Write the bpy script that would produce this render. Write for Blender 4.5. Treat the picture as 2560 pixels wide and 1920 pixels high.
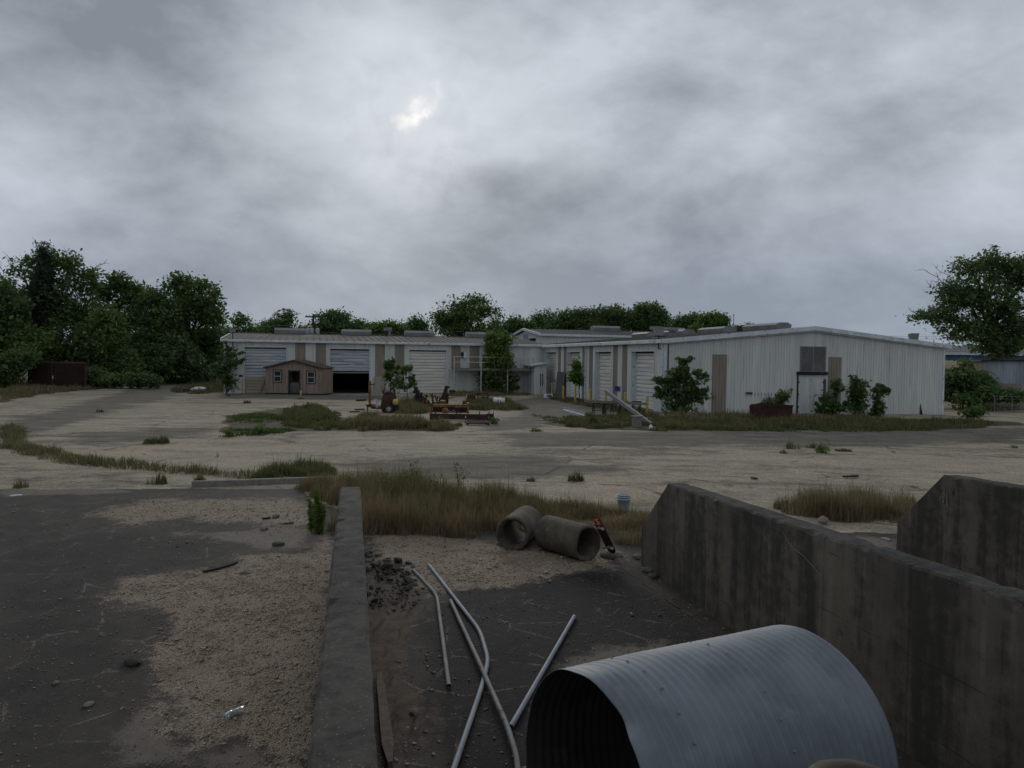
import bpy, bmesh, math, random
import numpy as np
from mathutils import Vector, Matrix

for o in list(bpy.data.objects):
    bpy.data.objects.remove(o)
scene = bpy.context.scene
col = scene.collection
R_ = math.radians

# ------------------------------------------------------------------ camera
FPX = 1862.0; CAMH = 3.5; PITCH = R_(1.94); ROLL = R_(0.7)
FW = np.array([0, math.cos(PITCH), -math.sin(PITCH)])
_r0 = np.array([1.0, 0, 0]); _u0 = np.array([0, math.sin(PITCH), math.cos(PITCH)])
RT = math.cos(ROLL) * _r0 + math.sin(ROLL) * _u0
UP = math.cos(ROLL) * _u0 - math.sin(ROLL) * _r0
CAM = np.array([0, 0, CAMH])
cam_data = bpy.data.cameras.new('camera')
cam = bpy.data.objects.new('camera', cam_data)
col.objects.link(cam)
cam_data.sensor_fit = 'HORIZONTAL'
cam_data.sensor_width = 36.0
cam_data.lens = 36.0 * FPX / 2560.0
cam_data.clip_start = 0.05
cam_data.clip_end = 6000
cam.matrix_world = Matrix(((RT[0], UP[0], -FW[0], CAM[0]), (RT[1], UP[1], -FW[1], CAM[1]),
                           (RT[2], UP[2], -FW[2], CAM[2]), (0, 0, 0, 1)))
scene.camera = cam
scene.render.resolution_x = 1024
scene.render.resolution_y = 768

def ray(px, py):
    return FW + RT * (px - 1280) / FPX + UP * (960 - py) / FPX

# ------------------------------------------------------------------ sky
sun_dir = ray(1040, 290); sun_dir = sun_dir / np.linalg.norm(sun_dir)
SUN_EL = math.asin(sun_dir[2]); SUN_AZ = math.atan2(sun_dir[0], sun_dir[1])
world = bpy.data.worlds.new('World'); scene.world = world; world.use_nodes = True
WT = world.node_tree; WT.nodes.clear()

class NT:
    """tiny node-tree helper"""
    def __init__(s, t): s.t = t
    def n(s, kind, **kw):
        nd = s.t.nodes.new(kind)
        for k, v in kw.items():
            setattr(nd, k, v)
        return nd
    def put(s, sock, v):
        if v is None: return
        if hasattr(v, 'is_output') or isinstance(v, bpy.types.NodeSocket):
            s.t.links.new(v, sock)
        else:
            if isinstance(v, (tuple, list)) and len(v) == 3 and sock.type == 'RGBA': v = (*v, 1)
            sock.default_value = v
    def math(s, op, a, b=None, clamp=False):
        nd = s.n('ShaderNodeMath', operation=op); nd.use_clamp = clamp
        s.put(nd.inputs[0], a); s.put(nd.inputs[1], b)
        return nd.outputs[0]
    def vmath(s, op, a, b=None):
        nd = s.n('ShaderNodeVectorMath', operation=op)
        s.put(nd.inputs[0], a); s.put(nd.inputs[1], b)
        return nd
    def mix(s, f, a, b, mode='MIX'):
        nd = s.n('ShaderNodeMix', data_type='RGBA', blend_type=mode)
        nd.clamp_factor = True
        s.put(nd.inputs[0], f); s.put(nd.inputs[6], a); s.put(nd.inputs[7], b)
        return nd.outputs[2]
    def ramp(s, x, lo, hi, smooth=True):
        nd = s.n('ShaderNodeMapRange'); nd.interpolation_type = 'SMOOTHSTEP' if smooth else 'LINEAR'
        s.put(nd.inputs[0], x); s.put(nd.inputs[1], lo); s.put(nd.inputs[2], hi)
        return nd.outputs[0]
    def noise(s, vec, scale, detail=4, rough=.55, dist=0.0, out='Fac'):
        nd = s.n('ShaderNodeTexNoise')
        s.put(nd.inputs['Vector'], vec); nd.inputs['Scale'].default_value = scale
        nd.inputs['Detail'].default_value = detail; nd.inputs['Roughness'].default_value = rough
        nd.inputs['Distortion'].default_value = dist
        return nd.outputs[out]
    def voro(s, vec, scale, feature='F1', out='Distance'):
        nd = s.n('ShaderNodeTexVoronoi', feature=feature)
        s.put(nd.inputs['Vector'], vec); nd.inputs['Scale'].default_value = scale
        return nd.outputs[out]
    def mapping(s, vec, scale=(1, 1, 1), loc=(0, 0, 0), rot=(0, 0, 0)):
        nd = s.n('ShaderNodeMapping')
        s.put(nd.inputs[0], vec); nd.inputs[1].default_value = loc; nd.inputs[2].default_value = rot; nd.inputs[3].default_value = scale
        return nd.outputs[0]

w = NT(WT)
tc = w.n('ShaderNodeTexCoord').outputs['Generated']
dirn = w.vmath('NORMALIZE', tc).outputs[0]
sep = w.n('ShaderNodeSeparateXYZ'); WT.links.new(dirn, sep.inputs[0])
zc = w.math('MAXIMUM', sep.outputs[2], 0.0)
zz = w.math('ADD', zc, 0.26)
comb = w.n('ShaderNodeCombineXYZ')
w.put(comb.inputs[0], w.math('DIVIDE', sep.outputs[0], zz)); w.put(comb.inputs[1], w.math('DIVIDE', sep.outputs[1], zz))
cp = comb.outputs[0]
SKY_OFF = (4.6, 6.0, 7.3); SKY_OFF2 = (0.6, 6.5, 2.2)
sv = w.mapping(dirn, (2.6, 2.6, 4.6), SKY_OFF, (0, R_(24), 0))
n1 = w.noise(sv, 1.0, 10, 0.55, 0.12)
n2 = w.noise(w.mapping(dirn, (5.5, 5.5, 10.0), (3.0, 7.0, 1.0), (0, R_(30), 0)), 1.0, 9, 0.58, 0.15)
n3 = w.noise(w.mapping(dirn, (1.1, 1.1, 2.2), SKY_OFF2, (0, R_(18), 0)), 1.0, 2, 0.5, 0.3)
cl = w.math('ADD', w.math('ADD', w.math('MULTIPLY', n1, 0.62), w.math('MULTIPLY', n2, 0.30)), w.math('MULTIPLY', n3, 0.50))
lum = w.ramp(cl, 0.60, 0.83, False)
cloud = w.mix(lum, (2.4, 2.68, 3.12), (5.9, 6.45, 7.15))
hz = w.ramp(zc, 0.26, 0.0)
cloud = w.mix(w.math('MULTIPLY', hz, 0.5), cloud, (2.95, 3.75, 4.8))
dot = w.vmath('DOT_PRODUCT', dirn, tuple(sun_dir)).outputs['Value']
n4 = w.noise(dirn, 24.0, 6, 0.55, 0.2)
sa = w.vmath('DOT_PRODUCT', dirn, tuple(math.cos(.5) * RT - math.sin(.5) * UP)).outputs['Value']
sa0 = float(np.dot(sun_dir, math.cos(.5) * RT - math.sin(.5) * UP))
sb = w.vmath('DOT_PRODUCT', dirn, tuple(math.cos(.5) * UP + math.sin(.5) * RT)).outputs['Value']
sb0 = float(np.dot(sun_dir, math.cos(.5) * UP + math.sin(.5) * RT))
qa = w.math('POWER', w.math('DIVIDE', w.math('SUBTRACT', sa, sa0), 0.020), 2.0)
qb = w.math('POWER', w.math('DIVIDE', w.math('SUBTRACT', sb, sb0), 0.040), 2.0)
rad2 = w.math('ADD', w.math('SQRT', w.math('ADD', qa, qb)), w.math('MULTIPLY', w.math('SUBTRACT', n4, 0.5), 5.0))
gate = w.ramp(dot, .992, .9985)
core = w.math('MULTIPLY', w.math('POWER', w.ramp(rad2, 1.5, -0.7), 2.0), gate)
glow = w.math('MULTIPLY', w.ramp(dot, 0.965, 1.0), w.ramp(n1, .3, .6))
halo = w.math('MULTIPLY', w.ramp(dot, 0.990, 0.9998), w.ramp(n4, .2, .65))
cloud = w.mix(w.math('MULTIPLY', glow, 0.22), cloud, (7.0, 7.5, 8.2))
cloud = w.mix(w.math('MULTIPLY', halo, 0.5), cloud, (7.8, 8.2, 8.8))
cloud = w.mix(core, cloud, (12.0, 11.7, 11.2))
skyn = w.n('ShaderNodeTexSky', sky_type='NISHITA')
skyn.sun_disc = False; skyn.sun_elevation = SUN_EL; skyn.sun_rotation = SUN_AZ
fin = w.mix(0.985, skyn.outputs[0], cloud)
bg = w.n('ShaderNodeBackground'); w.put(bg.inputs[0], fin); bg.inputs[1].default_value = 0.095
outw = w.n('ShaderNodeOutputWorld'); WT.links.new(bg.outputs[0], outw.inputs[0])

sun_l = bpy.data.lights.new('sun', 'SUN'); sun_l.energy = 0.7; sun_l.angle = R_(18); sun_l.color = (1, 0.96, 0.9)
sun_o = bpy.data.objects.new('sun', sun_l); col.objects.link(sun_o)
sun_o.rotation_euler = Vector(-sun_dir).to_track_quat('-Z', 'Y').to_euler()
sun_o.location = (0, 0, 60)
vs = scene.view_settings
vs.view_transform = 'Standard'; vs.look = 'None'; vs.exposure = 0.0; vs.gamma = 1.0; vs.use_curve_mapping = False

# ------------------------------------------------------------------ helpers
rng = np.random.default_rng(7)
random.seed(7)
DROP = 0.014
def gz(x, y=0):
    return -DROP * np.clip(np.asarray(x, float) - 9, 0, 24)
def G(px, py, dz=0.0):
    """ground point seen at a pixel"""
    d = ray(px, py); z = dz
    for _ in range(8):
        t = (z - CAMH) / d[2]; p = CAM + d * t; z = dz + float(gz(p[0]))
    return Vector(p)
def AY(px, py, Y):
    """point seen at a pixel at forward distance Y"""
    d = ray(px, py); return Vector(CAM + d * (Y / d[1]))
def on_ground(px, Y):
    """ground point in the column of a pixel near the horizon at forward distance Y"""
    x = AY(px, 897 + 0.0122 * (px - 1280), Y).x
    return Vector((x, Y, float(gz(x))))

class MB:
    def __init__(s): s.v = []; s.f = []
    def add(s, vs, fs):
        b = len(s.v); s.v += [tuple(v) for v in vs]; s.f += [tuple(i + b for i in f) for f in fs]; return s
    def box(s, x0, x1, y0, y1, z0, z1, M=None):
        vs = [(x, y, z) for z in (z0, z1) for y in (y0, y1) for x in (x0, x1)]
        if M is not None: vs = [M @ Vector(v) for v in vs]
        return s.add(vs, [(0, 2, 3, 1), (4, 5, 7, 6), (0, 1, 5, 4), (2, 6, 7, 3), (0, 4, 6, 2), (1, 3, 7, 5)])
    def bar(s, a, b, w=.05, h=None, up=(0, 0, 1)):
        a = Vector(a); b = Vector(b); h = h or w; d = (b - a).normalized(); u = Vector(up)
        if abs(d.dot(u)) > .97: u = Vector((1, 0, 0))
        r = d.cross(u).normalized() * w / 2; u = r.cross(d).normalized() * h / 2
        vs = [p + i * r + j * u for p in (a, b) for i, j in ((-1, -1), (1, -1), (1, 1), (-1, 1))]
        return s.add(vs, [(0, 3, 2, 1), (4, 5, 6, 7), (0, 1, 5, 4), (1, 2, 6, 5), (2, 3, 7, 6), (3, 0, 4, 7)])
    def tube(s, pts, rad, n=8, cap=True):
        pts = [Vector(p) for p in pts]
        rad = [rad] * len(pts) if not hasattr(rad, '__len__') else rad
        d0 = (pts[1] - pts[0]).normalized()
        u = Vector((0, 0, 1)) if abs(d0.z) < .9 else Vector((1, 0, 0))
        r = d0.cross(u).normalized(); vs = []
        for i, p in enumerate(pts):
            d = (pts[min(i + 1, len(pts) - 1)] - pts[max(i - 1, 0)]).normalized()
            r = (r - d * r.dot(d)).normalized(); q = d.cross(r)
            vs += [p + (r * math.cos(2 * math.pi * k / n) + q * math.sin(2 * math.pi * k / n)) * rad[i] for k in range(n)]
        fs = [(i * n + k, i * n + (k + 1) % n, (i + 1) * n + (k + 1) % n, (i + 1) * n + k) for i in range(len(pts) - 1) for k in range(n)]
        if cap:
            fs += [tuple(range(n - 1, -1, -1)), tuple((len(pts) - 1) * n + k for k in range(n))]
        return s.add(vs, fs)
    def lathe(s, prof, n=24, M=None, close=False):
        """prof: list of (r, z) revolved about local z"""
        vs = [(r * math.cos(2 * math.pi * k / n), r * math.sin(2 * math.pi * k / n), z) for r, z in prof for k in range(n)]
        if M is not None: vs = [M @ Vector(v) for v in vs]
        m = len(prof); rngi = range(m if close else m - 1)
        fs = [(i * n + k, i * n + (k + 1) % n, ((i + 1) % m) * n + (k + 1) % n, ((i + 1) % m) * n + k) for i in rngi for k in range(n)]
        return s.add(vs, fs)
    def prism(s, poly, M0, d):
        """poly in local xy plane through M0, extruded along local z by d"""
        n = len(poly)
        vs = [M0 @ Vector((x, y, 0)) for x, y in poly] + [M0 @ Vector((x, y, d)) for x, y in poly]
        fs = [tuple(range(n - 1, -1, -1)), tuple(range(n, 2 * n))] + [(i, (i + 1) % n, n + (i + 1) % n, n + i) for i in range(n)]
        return s.add(vs, fs)
    def mesh(s, name, m=None, smooth=False):
        me = bpy.data.meshes.new(name); me.from_pydata(s.v, [], s.f)
        if m: me.materials.append(m)
        if smooth: me.polygons.foreach_set('use_smooth', [True] * len(me.polygons))
        me.update(); return me
    def build(s, name, m=None, parent=None, smooth=False, bevel=0, loc=None):
        return link(name, s.mesh(name, m, smooth), parent, bevel, loc)

def link(name, me, parent=None, bevel=0, loc=None):
    o = bpy.data.objects.new(name, me); col.objects.link(o)
    if parent is not None: o.parent = parent
    if loc is not None: o.location = loc
    if bevel:
        md = o.modifiers.new('bevel', 'BEVEL'); md.width = bevel; md.segments = 2; md.limit_method = 'ANGLE'
    return o
def tag(o, label, cat, group=None):
    o['label'] = label; o['category'] = cat
    if group: o['group'] = group
    return o
def thing(name, label, cat, loc=(0, 0, 0), rz=0.0, group=None):
    o = bpy.data.objects.new(name, None); col.objects.link(o)
    o.location = loc; o.rotation_euler = (0, 0, rz); o.empty_display_size = .3
    return tag(o, label, cat, group)
def np_mesh(name, V, F, m=None, attrs=None, smooth=False):
    """V (n,3), F (m,k) -> mesh, quick"""
    me = bpy.data.meshes.new(name); V = np.asarray(V, np.float32); F = np.asarray(F, np.int32)
    k = F.shape[1]
    me.vertices.add(len(V)); me.vertices.foreach_set('co', V.ravel())
    me.loops.add(F.size); me.loops.foreach_set('vertex_index', F.ravel())
    me.polygons.add(len(F)); me.polygons.foreach_set('loop_start', np.arange(0, F.size, k, dtype=np.int32))
    if smooth: me.polygons.foreach_set('use_smooth', np.ones(len(F), bool))
    for nm, a in (attrs or {}).items():
        at = me.attributes.new(nm, 'FLOAT', 'POINT'); at.data.foreach_set('value', np.asarray(a, np.float32))
    if m: me.materials.append(m)
    me.update(calc_edges=True); me.validate(); return me

# value noise in numpy (fbm)
def _hash(ix, iy, seed):
    h = (ix.astype(np.int64) * 374761393 + iy.astype(np.int64) * 668265263 + seed * 974634777) & 0x7fffffff
    h = ((h ^ (h >> 13)) * 1274126177) & 0x7fffffff
    return ((h ^ (h >> 16)) & 0xffff) / 65535.0
def vnoise(x, y, seed=0):
    x = np.asarray(x, float); y = np.asarray(y, float)
    ix = np.floor(x); iy = np.floor(y); fx = x - ix; fy = y - iy
    fx = fx * fx * (3 - 2 * fx); fy = fy * fy * (3 - 2 * fy)
    a = _hash(ix, iy, seed); b = _hash(ix + 1, iy, seed); c = _hash(ix, iy + 1, seed); d = _hash(ix + 1, iy + 1, seed)
    return (a + (b - a) * fx) * (1 - fy) + (c + (d - c) * fx) * fy
def fbm(x, y, seed=0, oct=4):
    s = 0; a = .5; t = 0
    for i in range(oct):
        s = s + a * vnoise(x * 2 ** i, y * 2 ** i, seed + i * 17); t += a; a *= .5
    return s / t
def sdist(poly, x, y):
    """signed distance to polygon, negative inside"""
    x = np.asarray(x, float); y = np.asarray(y, float)
    d = np.full(x.shape, 1e9); ins = np.zeros(x.shape, bool); n = len(poly)
    for i in range(n):
        ax, ay = poly[i]; bx, by = poly[(i + 1) % n]
        ex, ey = bx - ax, by - ay
        t = np.clip(((x - ax) * ex + (y - ay) * ey) / (ex * ex + ey * ey + 1e-12), 0, 1)
        d = np.minimum(d, np.hypot(x - ax - t * ex, y - ay - t * ey))
        c = ((ay > y) != (by > y)) & (x < (bx - ax) * (y - ay) / (by - ay + 1e-12) + ax)
        ins ^= c
    return np.where(ins, -d, d)
def gpoly(pts): return [tuple(G(*p)[:2]) for p in pts]

# ------------------------------------------------------------------ materials
def new_mat(name):
    m = bpy.data.materials.new(name); m.use_nodes = True
    t = m.node_tree; b = t.nodes['Principled BSDF']
    return m, NT(t), b
def mk(name, c1, c2, scale=3.0, rough=.8, metal=0.0, bump=.0, stretch=(1, 1, 1), lo=.35, hi=.65, c3=None, s3=9.0, lo3=.55, hi3=.7, vary=0.0, coord='Object', spec=.3):
    m, n, b = new_mat(name)
    tcn = n.n('ShaderNodeTexCoord'); v = tcn.outputs[coord]
    if coord == 'Object':
        oi = n.n('ShaderNodeObjectInfo')
        v = n.vmath('ADD', v, oi.outputs['Location']).outputs[0]
    mv = n.mapping(v, stretch)
    f1 = n.noise(mv, scale, 6, .6)
    c = n.mix(n.ramp(f1, lo, hi), c1, c2)
    if c3 is not None:
        c = n.mix(n.ramp(n.noise(n.mapping(v, stretch, (5, 3, 1)), s3, 5, .65), lo3, hi3), c, c3)
    if vary:
        oi2 = n.n('ShaderNodeObjectInfo')
        k = n.math('ADD', n.math('MULTIPLY', oi2.outputs['Random'], vary), 1 - vary / 2)
        mm = n.n('ShaderNodeVectorMath', operation='SCALE'); n.put(mm.inputs[0], c); n.put(mm.inputs['Scale'], k); c = mm.outputs[0]
    n.put(b.inputs['Base Color'], c); b.inputs['Roughness'].default_value = rough; b.inputs['Metallic'].default_value = metal
    b.inputs['Specular IOR Level'].default_value = spec
    if bump:
        bp = n.n('ShaderNodeBump'); bp.inputs['Strength'].default_value = bump; bp.inputs['Distance'].default_value = .02
        n.put(bp.inputs['Height'], n.noise(v, scale * 9, 6, .65)); n.t.links.new(bp.outputs[0], b.inputs['Normal'])
    return m

M = {}
M['panel'] = mk('white_sheet_metal', (.66, .67, .64), (.56, .57, .545), .5, .55, c3=(.36, .34, .30), s3=1.1, lo3=.54, hi3=.8, stretch=(4, 4, .3), vary=.09)
M['panel_tan'] = mk('tan_sheet_metal', (.29, .255, .20), (.225, .198, .155), .7, .6, c3=(.14, .12, .10), s3=1.2, lo3=.58, hi3=.8, stretch=(3, 3, .5), vary=.1)
M['panel_pale'] = mk('bluish_sheet_metal', (.36, .40, .46), (.26, .28, .32), .6, .55, c3=(.14, .12, .10), s3=1.0, lo3=.6, hi3=.8, stretch=(3, 3, .4), vary=.1)
M['trim'] = mk('white_trim', (.66, .70, .74), (.54, .58, .61), 1.0, .5, c3=(.3, .3, .3), s3=3)
M['roof'] = mk('weathered_roof_metal', (.185, .17, .145), (.145, .134, .115), .5, .95, spec=.05, c3=(.16, .15, .13), s3=1.5, vary=.12)
M['roof_grey'] = mk('grey_roof_metal', (.17, .168, .158), (.13, .13, .124), .5, .95, spec=.05, c3=(.13, .12, .11), s3=1.5, vary=.12)
M['vent'] = mk('grey_vent_metal', (.25, .25, .25), (.19, .19, .19), 1.0, .6)
M['door'] = mk('roll_door_white', (.76, .73, .64), (.62, .60, .54), 1.0, .55, stretch=(.4, .4, 6), c3=(.42, .45, .50), s3=.7, lo3=.5, hi3=.7)
M['door_grey'] = mk('roll_door_bluish', (.56, .58, .59), (.42, .44, .46), 1.0, .55, stretch=(.4, .4, 5), c3=(.20, .24, .33), s3=1.1, lo3=.5, hi3=.66)
M['door_tan'] = mk('roll_door_tan', (.42, .36, .24), (.34, .29, .2), 1.0, .6, stretch=(.4, .4, 4))
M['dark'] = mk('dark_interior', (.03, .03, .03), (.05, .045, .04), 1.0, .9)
M['frame_dark'] = mk('dark_rusty_steel', (.034, .025, .022), (.02, .016, .015), 3.0, .8, c3=(.10, .045, .025), s3=5)
M['blue'] = mk('blue_paint', (.012, .03, .17), (.016, .04, .21), 2.0, .6)
M['yellow'] = mk('yellow_bollard_paint', (.50, .36, .08), (.42, .30, .10), 3.0, .6, c3=(.22, .17, .10), s3=5)
M['yellow_m'] = mk('yellow_machine_paint', (.30, .155, .022), (.20, .10, .022), 3.0, .6, c3=(.09, .04, .02), s3=6, lo3=.44, hi3=.58)
M['rust'] = mk('dark_rust', (.062, .034, .024), (.038, .021, .016), 4.0, .85, c3=(.10, .05, .03), s3=9, bump=.3)
M['rust_red'] = mk('rust_red', (.065, .026, .02), (.045, .02, .016), 2.0, .85, c3=(.12, .06, .035), s3=5, bump=.2)
M['black'] = mk('black_rubber', (.018, .018, .018), (.03, .028, .026), 5, .85)
M['hose_blue'] = mk('blue_hose', (.12, .22, .48), (.2, .3, .5), 5, .5)
M['wheel'] = mk('pale_wheel', (.4, .38, .34), (.28, .25, .2), 6, .6)
M['galv'] = mk('galvanised_steel', (.25, .275, .31), (.19, .21, .235), 2.5, .65, .0, c3=(.13, .09, .065), s3=4, lo3=.6, hi3=.72, spec=.5)
M['galv_dull'] = mk('weathered_galvanised_pipe', (.22, .22, .215), (.165, .16, .15), 5, .7, .0, c3=(.12, .08, .05), s3=7, lo3=.55, hi3=.7)
M['alu'] = mk('aluminium_channel', (.55, .55, .53), (.45, .44, .42), 2, .45, .3)
M['conc_pipe'] = mk('weathered_concrete_pipe', (.115, .095, .07), (.07, .058, .042), 3, .92, bump=.5, c3=(.16, .135, .10), s3=6, lo3=.55, hi3=.75)
M['block'] = mk('concrete_block', (.24, .22, .19), (.17, .155, .135), 5, .92, bump=.4)
M['plastic'] = mk('white_plastic', (.62, .64, .66), (.5, .52, .54), 3, .45, c3=(.4, .38, .34), s3=5)
M['bucket'] = mk('pale_blue_plastic', (.36, .42, .47), (.29, .34, .39), 3, .5)
M['shed'] = mk('tan_wood_siding', (.29, .225, .18), (.225, .172, .135), 1.5, .85, stretch=(4, 4, .5), c3=(.1, .075, .06), s3=3, bump=.2, vary=.1)
M['shed_roof'] = mk('brown_shingle', (.11, .085, .066), (.06, .046, .038), 6, .9, vary=.15)
M['shed_trim'] = mk('dark_brown_trim', (.07, .055, .045), (.05, .04, .034), 4, .85)
M['shed_frame'] = mk('aluminium_window_frame', (.45, .45, .44), (.36, .36, .35), 3, .5)
M['wood'] = mk('weathered_wood', (.13, .10, .075), (.085, .066, .05), 3, .9, stretch=(4, 4, 1), bump=.3)
M['wood_dark'] = mk('black_rotten_wood', (.02, .019, .018), (.035, .032, .03), 5, .9, bump=.5)
M['plywood'] = mk('grey_weathered_board', (.12, .115, .115), (.07, .068, .07), 3, .9, stretch=(3, 3, .8), c3=(.18, .17, .16), s3=6)
M['bark'] = mk('tree_bark', (.055, .045, .036), (.035, .029, .024), 4, .95, stretch=(3, 3, .6))
M['bare'] = mk('bare_twig_bark', (.13, .11, .095), (.09, .078, .068), 4, .95)
M['pole'] = mk('utility_pole_wood', (.06, .048, .04), (.04, .034, .03), 3, .95)
M['transformer'] = mk('transformer_grey', (.38, .40, .41), (.30, .32, .33), 3, .5)
M['rock'] = mk('broken_concrete', (.17, .155, .13), (.09, .083, .072), 6, .92, bump=.4, vary=.5)
M['asph_chunk'] = mk('broken_asphalt', (.085, .078, .068), (.04, .037, .033), 8, .95, bump=.5, vary=.4)
M['mulch'] = mk('rope_fibre', (.17, .15, .12), (.1, .085, .07), 9, .9)
M['red'] = mk('red_deck_print', (.42, .05, .025), (.34, .04, .02), 3, .5)
M['glass'] = None
def mk_glass():
    m, n, b = new_mat('window_glass')
    b.inputs['Base Color'].default_value = (.02, .022, .025, 1); b.inputs['Roughness'].default_value = .08
    b.inputs['Specular IOR Level'].default_value = .5
    return m
M['glass'] = mk_glass()
def mk_clear():
    m, n, b = new_mat('clear_plastic')
    b.inputs['Base Color'].default_value = (.75, .8, .8, 1); b.inputs['Roughness'].default_value = .15
    b.inputs['Transmission Weight'].default_value = .75; b.inputs['IOR'].default_value = 1.2
    return m
M['clear'] = mk_clear()

def mk_leaf(name, ca, cb, cc, trans=.42):
    m, n, b = new_mat(name)
    t = m.node_tree
    at = n.n('ShaderNodeAttribute'); at.attribute_name = 'tint'
    c = n.mix(n.ramp(at.outputs['Fac'], 0, .6, False), ca, cb)
    c = n.mix(n.ramp(at.outputs['Fac'], .6, 1.0, False), c, cc)
    n.put(b.inputs['Base Color'], c); b.inputs['Roughness'].default_value = .6; b.inputs['Specular IOR Level'].default_value = .25
    tr = n.n('ShaderNodeBsdfTranslucent'); 
    n.put(tr.inputs[0], n.mix(.5, c, (.10, .16, .02)))
    mx = n.n('ShaderNodeMixShader'); mx.inputs[0].default_value = trans
    t.links.new(b.outputs[0], mx.inputs[1]); t.links.new(tr.outputs[0], mx.inputs[2])
    t.links.new(mx.outputs[0], t.nodes['Material Output'].inputs[0])
    return m
M['leaf'] = mk_leaf('leaf_deep_green', (0.068, 0.111, 0.048), (0.119, 0.186, 0.068), (0.203, 0.279, 0.101))
M['leaf_mid'] = mk_leaf('leaf_mid_green', (0.078, 0.124, 0.044), (0.132, 0.198, 0.066), (0.210, 0.277, 0.090))
M['leaf_yel'] = mk_leaf('leaf_yellow_green', (0.076, 0.127, 0.035), (0.145, 0.221, 0.051), (0.228, 0.310, 0.076))
M['leaf_pine'] = mk_leaf('leaf_dark_needle', (0.025, 0.045, 0.025), (0.039, 0.063, 0.034), (0.056, 0.084, 0.042), .15)
M['grass_dry'] = mk_leaf('grass_dry', (.12, .10, .055), (.20, .155, .09), (.29, .225, .13), .35)
M['grass_red'] = mk_leaf('grass_reddish_straw', (.135, .097, .055), (.235, .152, .098), (.33, .235, .15), .35)
M['grass_mix'] = mk_leaf('grass_olive', (.07, .078, .032), (.135, .118, .06), (.23, .18, .105), .35)
M['grass_green'] = mk_leaf('grass_green', (.04, .07, .02), (.07, .11, .03), (.11, .15, .045), .3)

def mk_ground():
    """yard: pale worn aggregate with darker tarry areas (attr 'dark') and soil (attr 'soil')"""
    m, n, b = new_mat('worn_yard_surface')
    geo = n.n('ShaderNodeNewGeometry'); P = geo.outputs['Position']
    ad = n.n('ShaderNodeAttribute'); ad.attribute_name = 'dark'
    so = n.n('ShaderNodeAttribute'); so.attribute_name = 'soil'
    big = n.noise(n.mapping(P, (.10, .28, 1)), 1.0, 6, .6, .5)
    mid = n.noise(n.mapping(P, (.5, 1.1, 1), (3, 8, 0)), 1.0, 6, .65, .3)
    fine = n.noise(P, 14, 3, .7)
    speck = n.voro(P, 28.0)
    g1 = n.noise(P, 3.2, 5, .7, .3); g2 = n.noise(P, 11.0, 4, .75)
    pale = n.mix(n.ramp(mid, .3, .7), (0.3281, 0.2786, 0.2015), (0.2268, 0.1963, 0.1459))
    pale = n.mix(n.math('MULTIPLY', n.ramp(n.noise(n.mapping(P, (.13, .2, 1), (9, 1, 0)), 1.0, 4, .6), .5, .68), .8), pale, (0.3570, 0.2805, 0.2041))
    dk = n.mix(n.ramp(mid, .35, .65), (0.1496, 0.1328, 0.1042), (0.0888, 0.0795, 0.0634))
    f = n.math('ADD', n.math('MULTIPLY', big, .9), n.math('MULTIPLY', mid, .5))
    f = n.math('ADD', f, n.math('SUBTRACT', ad.outputs['Fac'], .5))
    f = n.math('ADD', f, n.math('MULTIPLY', n.math('SUBTRACT', g1, .5), .55))
    f = n.math('ADD', f, n.math('MULTIPLY', n.math('SUBTRACT', g2, .5), .5))
    c = n.mix(n.ramp(f, .56, .88), pale, dk)
    gr_ = n.math('ADD', n.math('MULTIPLY', n.ramp(g2, .3, .7), .5), n.math('MULTIPLY', n.ramp(fine, .3, .7), .6))
    sc = n.n('ShaderNodeVectorMath', operation='SCALE'); n.put(sc.inputs[0], c); n.put(sc.inputs['Scale'], n.math('ADD', gr_, .48)); c = sc.outputs[0]
    c = n.mix(n.math('MULTIPLY', n.ramp(speck, .30, .12), .35), c, n.mix(.55, c, (0.0483, 0.0421, 0.0347)))
    # hairline joints and cracks
    cr = n.voro(n.mapping(P, (.16, .22, 1), (0, 0, 0), (0, 0, R_(14))), 1.0, 'DISTANCE_TO_EDGE')
    wv = n.noise(P, 1.2, 4)
    crk = n.math('MULTIPLY', n.ramp(cr, .012, .002), n.ramp(wv, .45, .6))
    c = n.mix(n.math('MULTIPLY', crk, .8), c, (0.0483, 0.0421, 0.0330))
    soil = n.mix(n.ramp(mid, .35, .65), (0.0820, 0.0636, 0.0391), (0.0531, 0.0468, 0.0261))
    sf = n.ramp(n.math('ADD', so.outputs['Fac'], n.math('MULTIPLY', n.math('SUBTRACT', fine, .5), .7)), .35, .65)
    c = n.mix(sf, c, soil)
    n.put(b.inputs['Base Color'], c); b.inputs['Roughness'].default_value = .95; b.inputs['Specular IOR Level'].default_value = .15
    bp = n.n('ShaderNodeBump'); bp.inputs['Strength'].default_value = .5; bp.inputs['Distance'].default_value = .03
    n.put(bp.inputs['Height'], n.noise(P, 9, 6, .7)); n.t.links.new(bp.outputs[0], b.inputs['Normal'])
    return m
M['ground'] = mk_ground()

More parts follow.
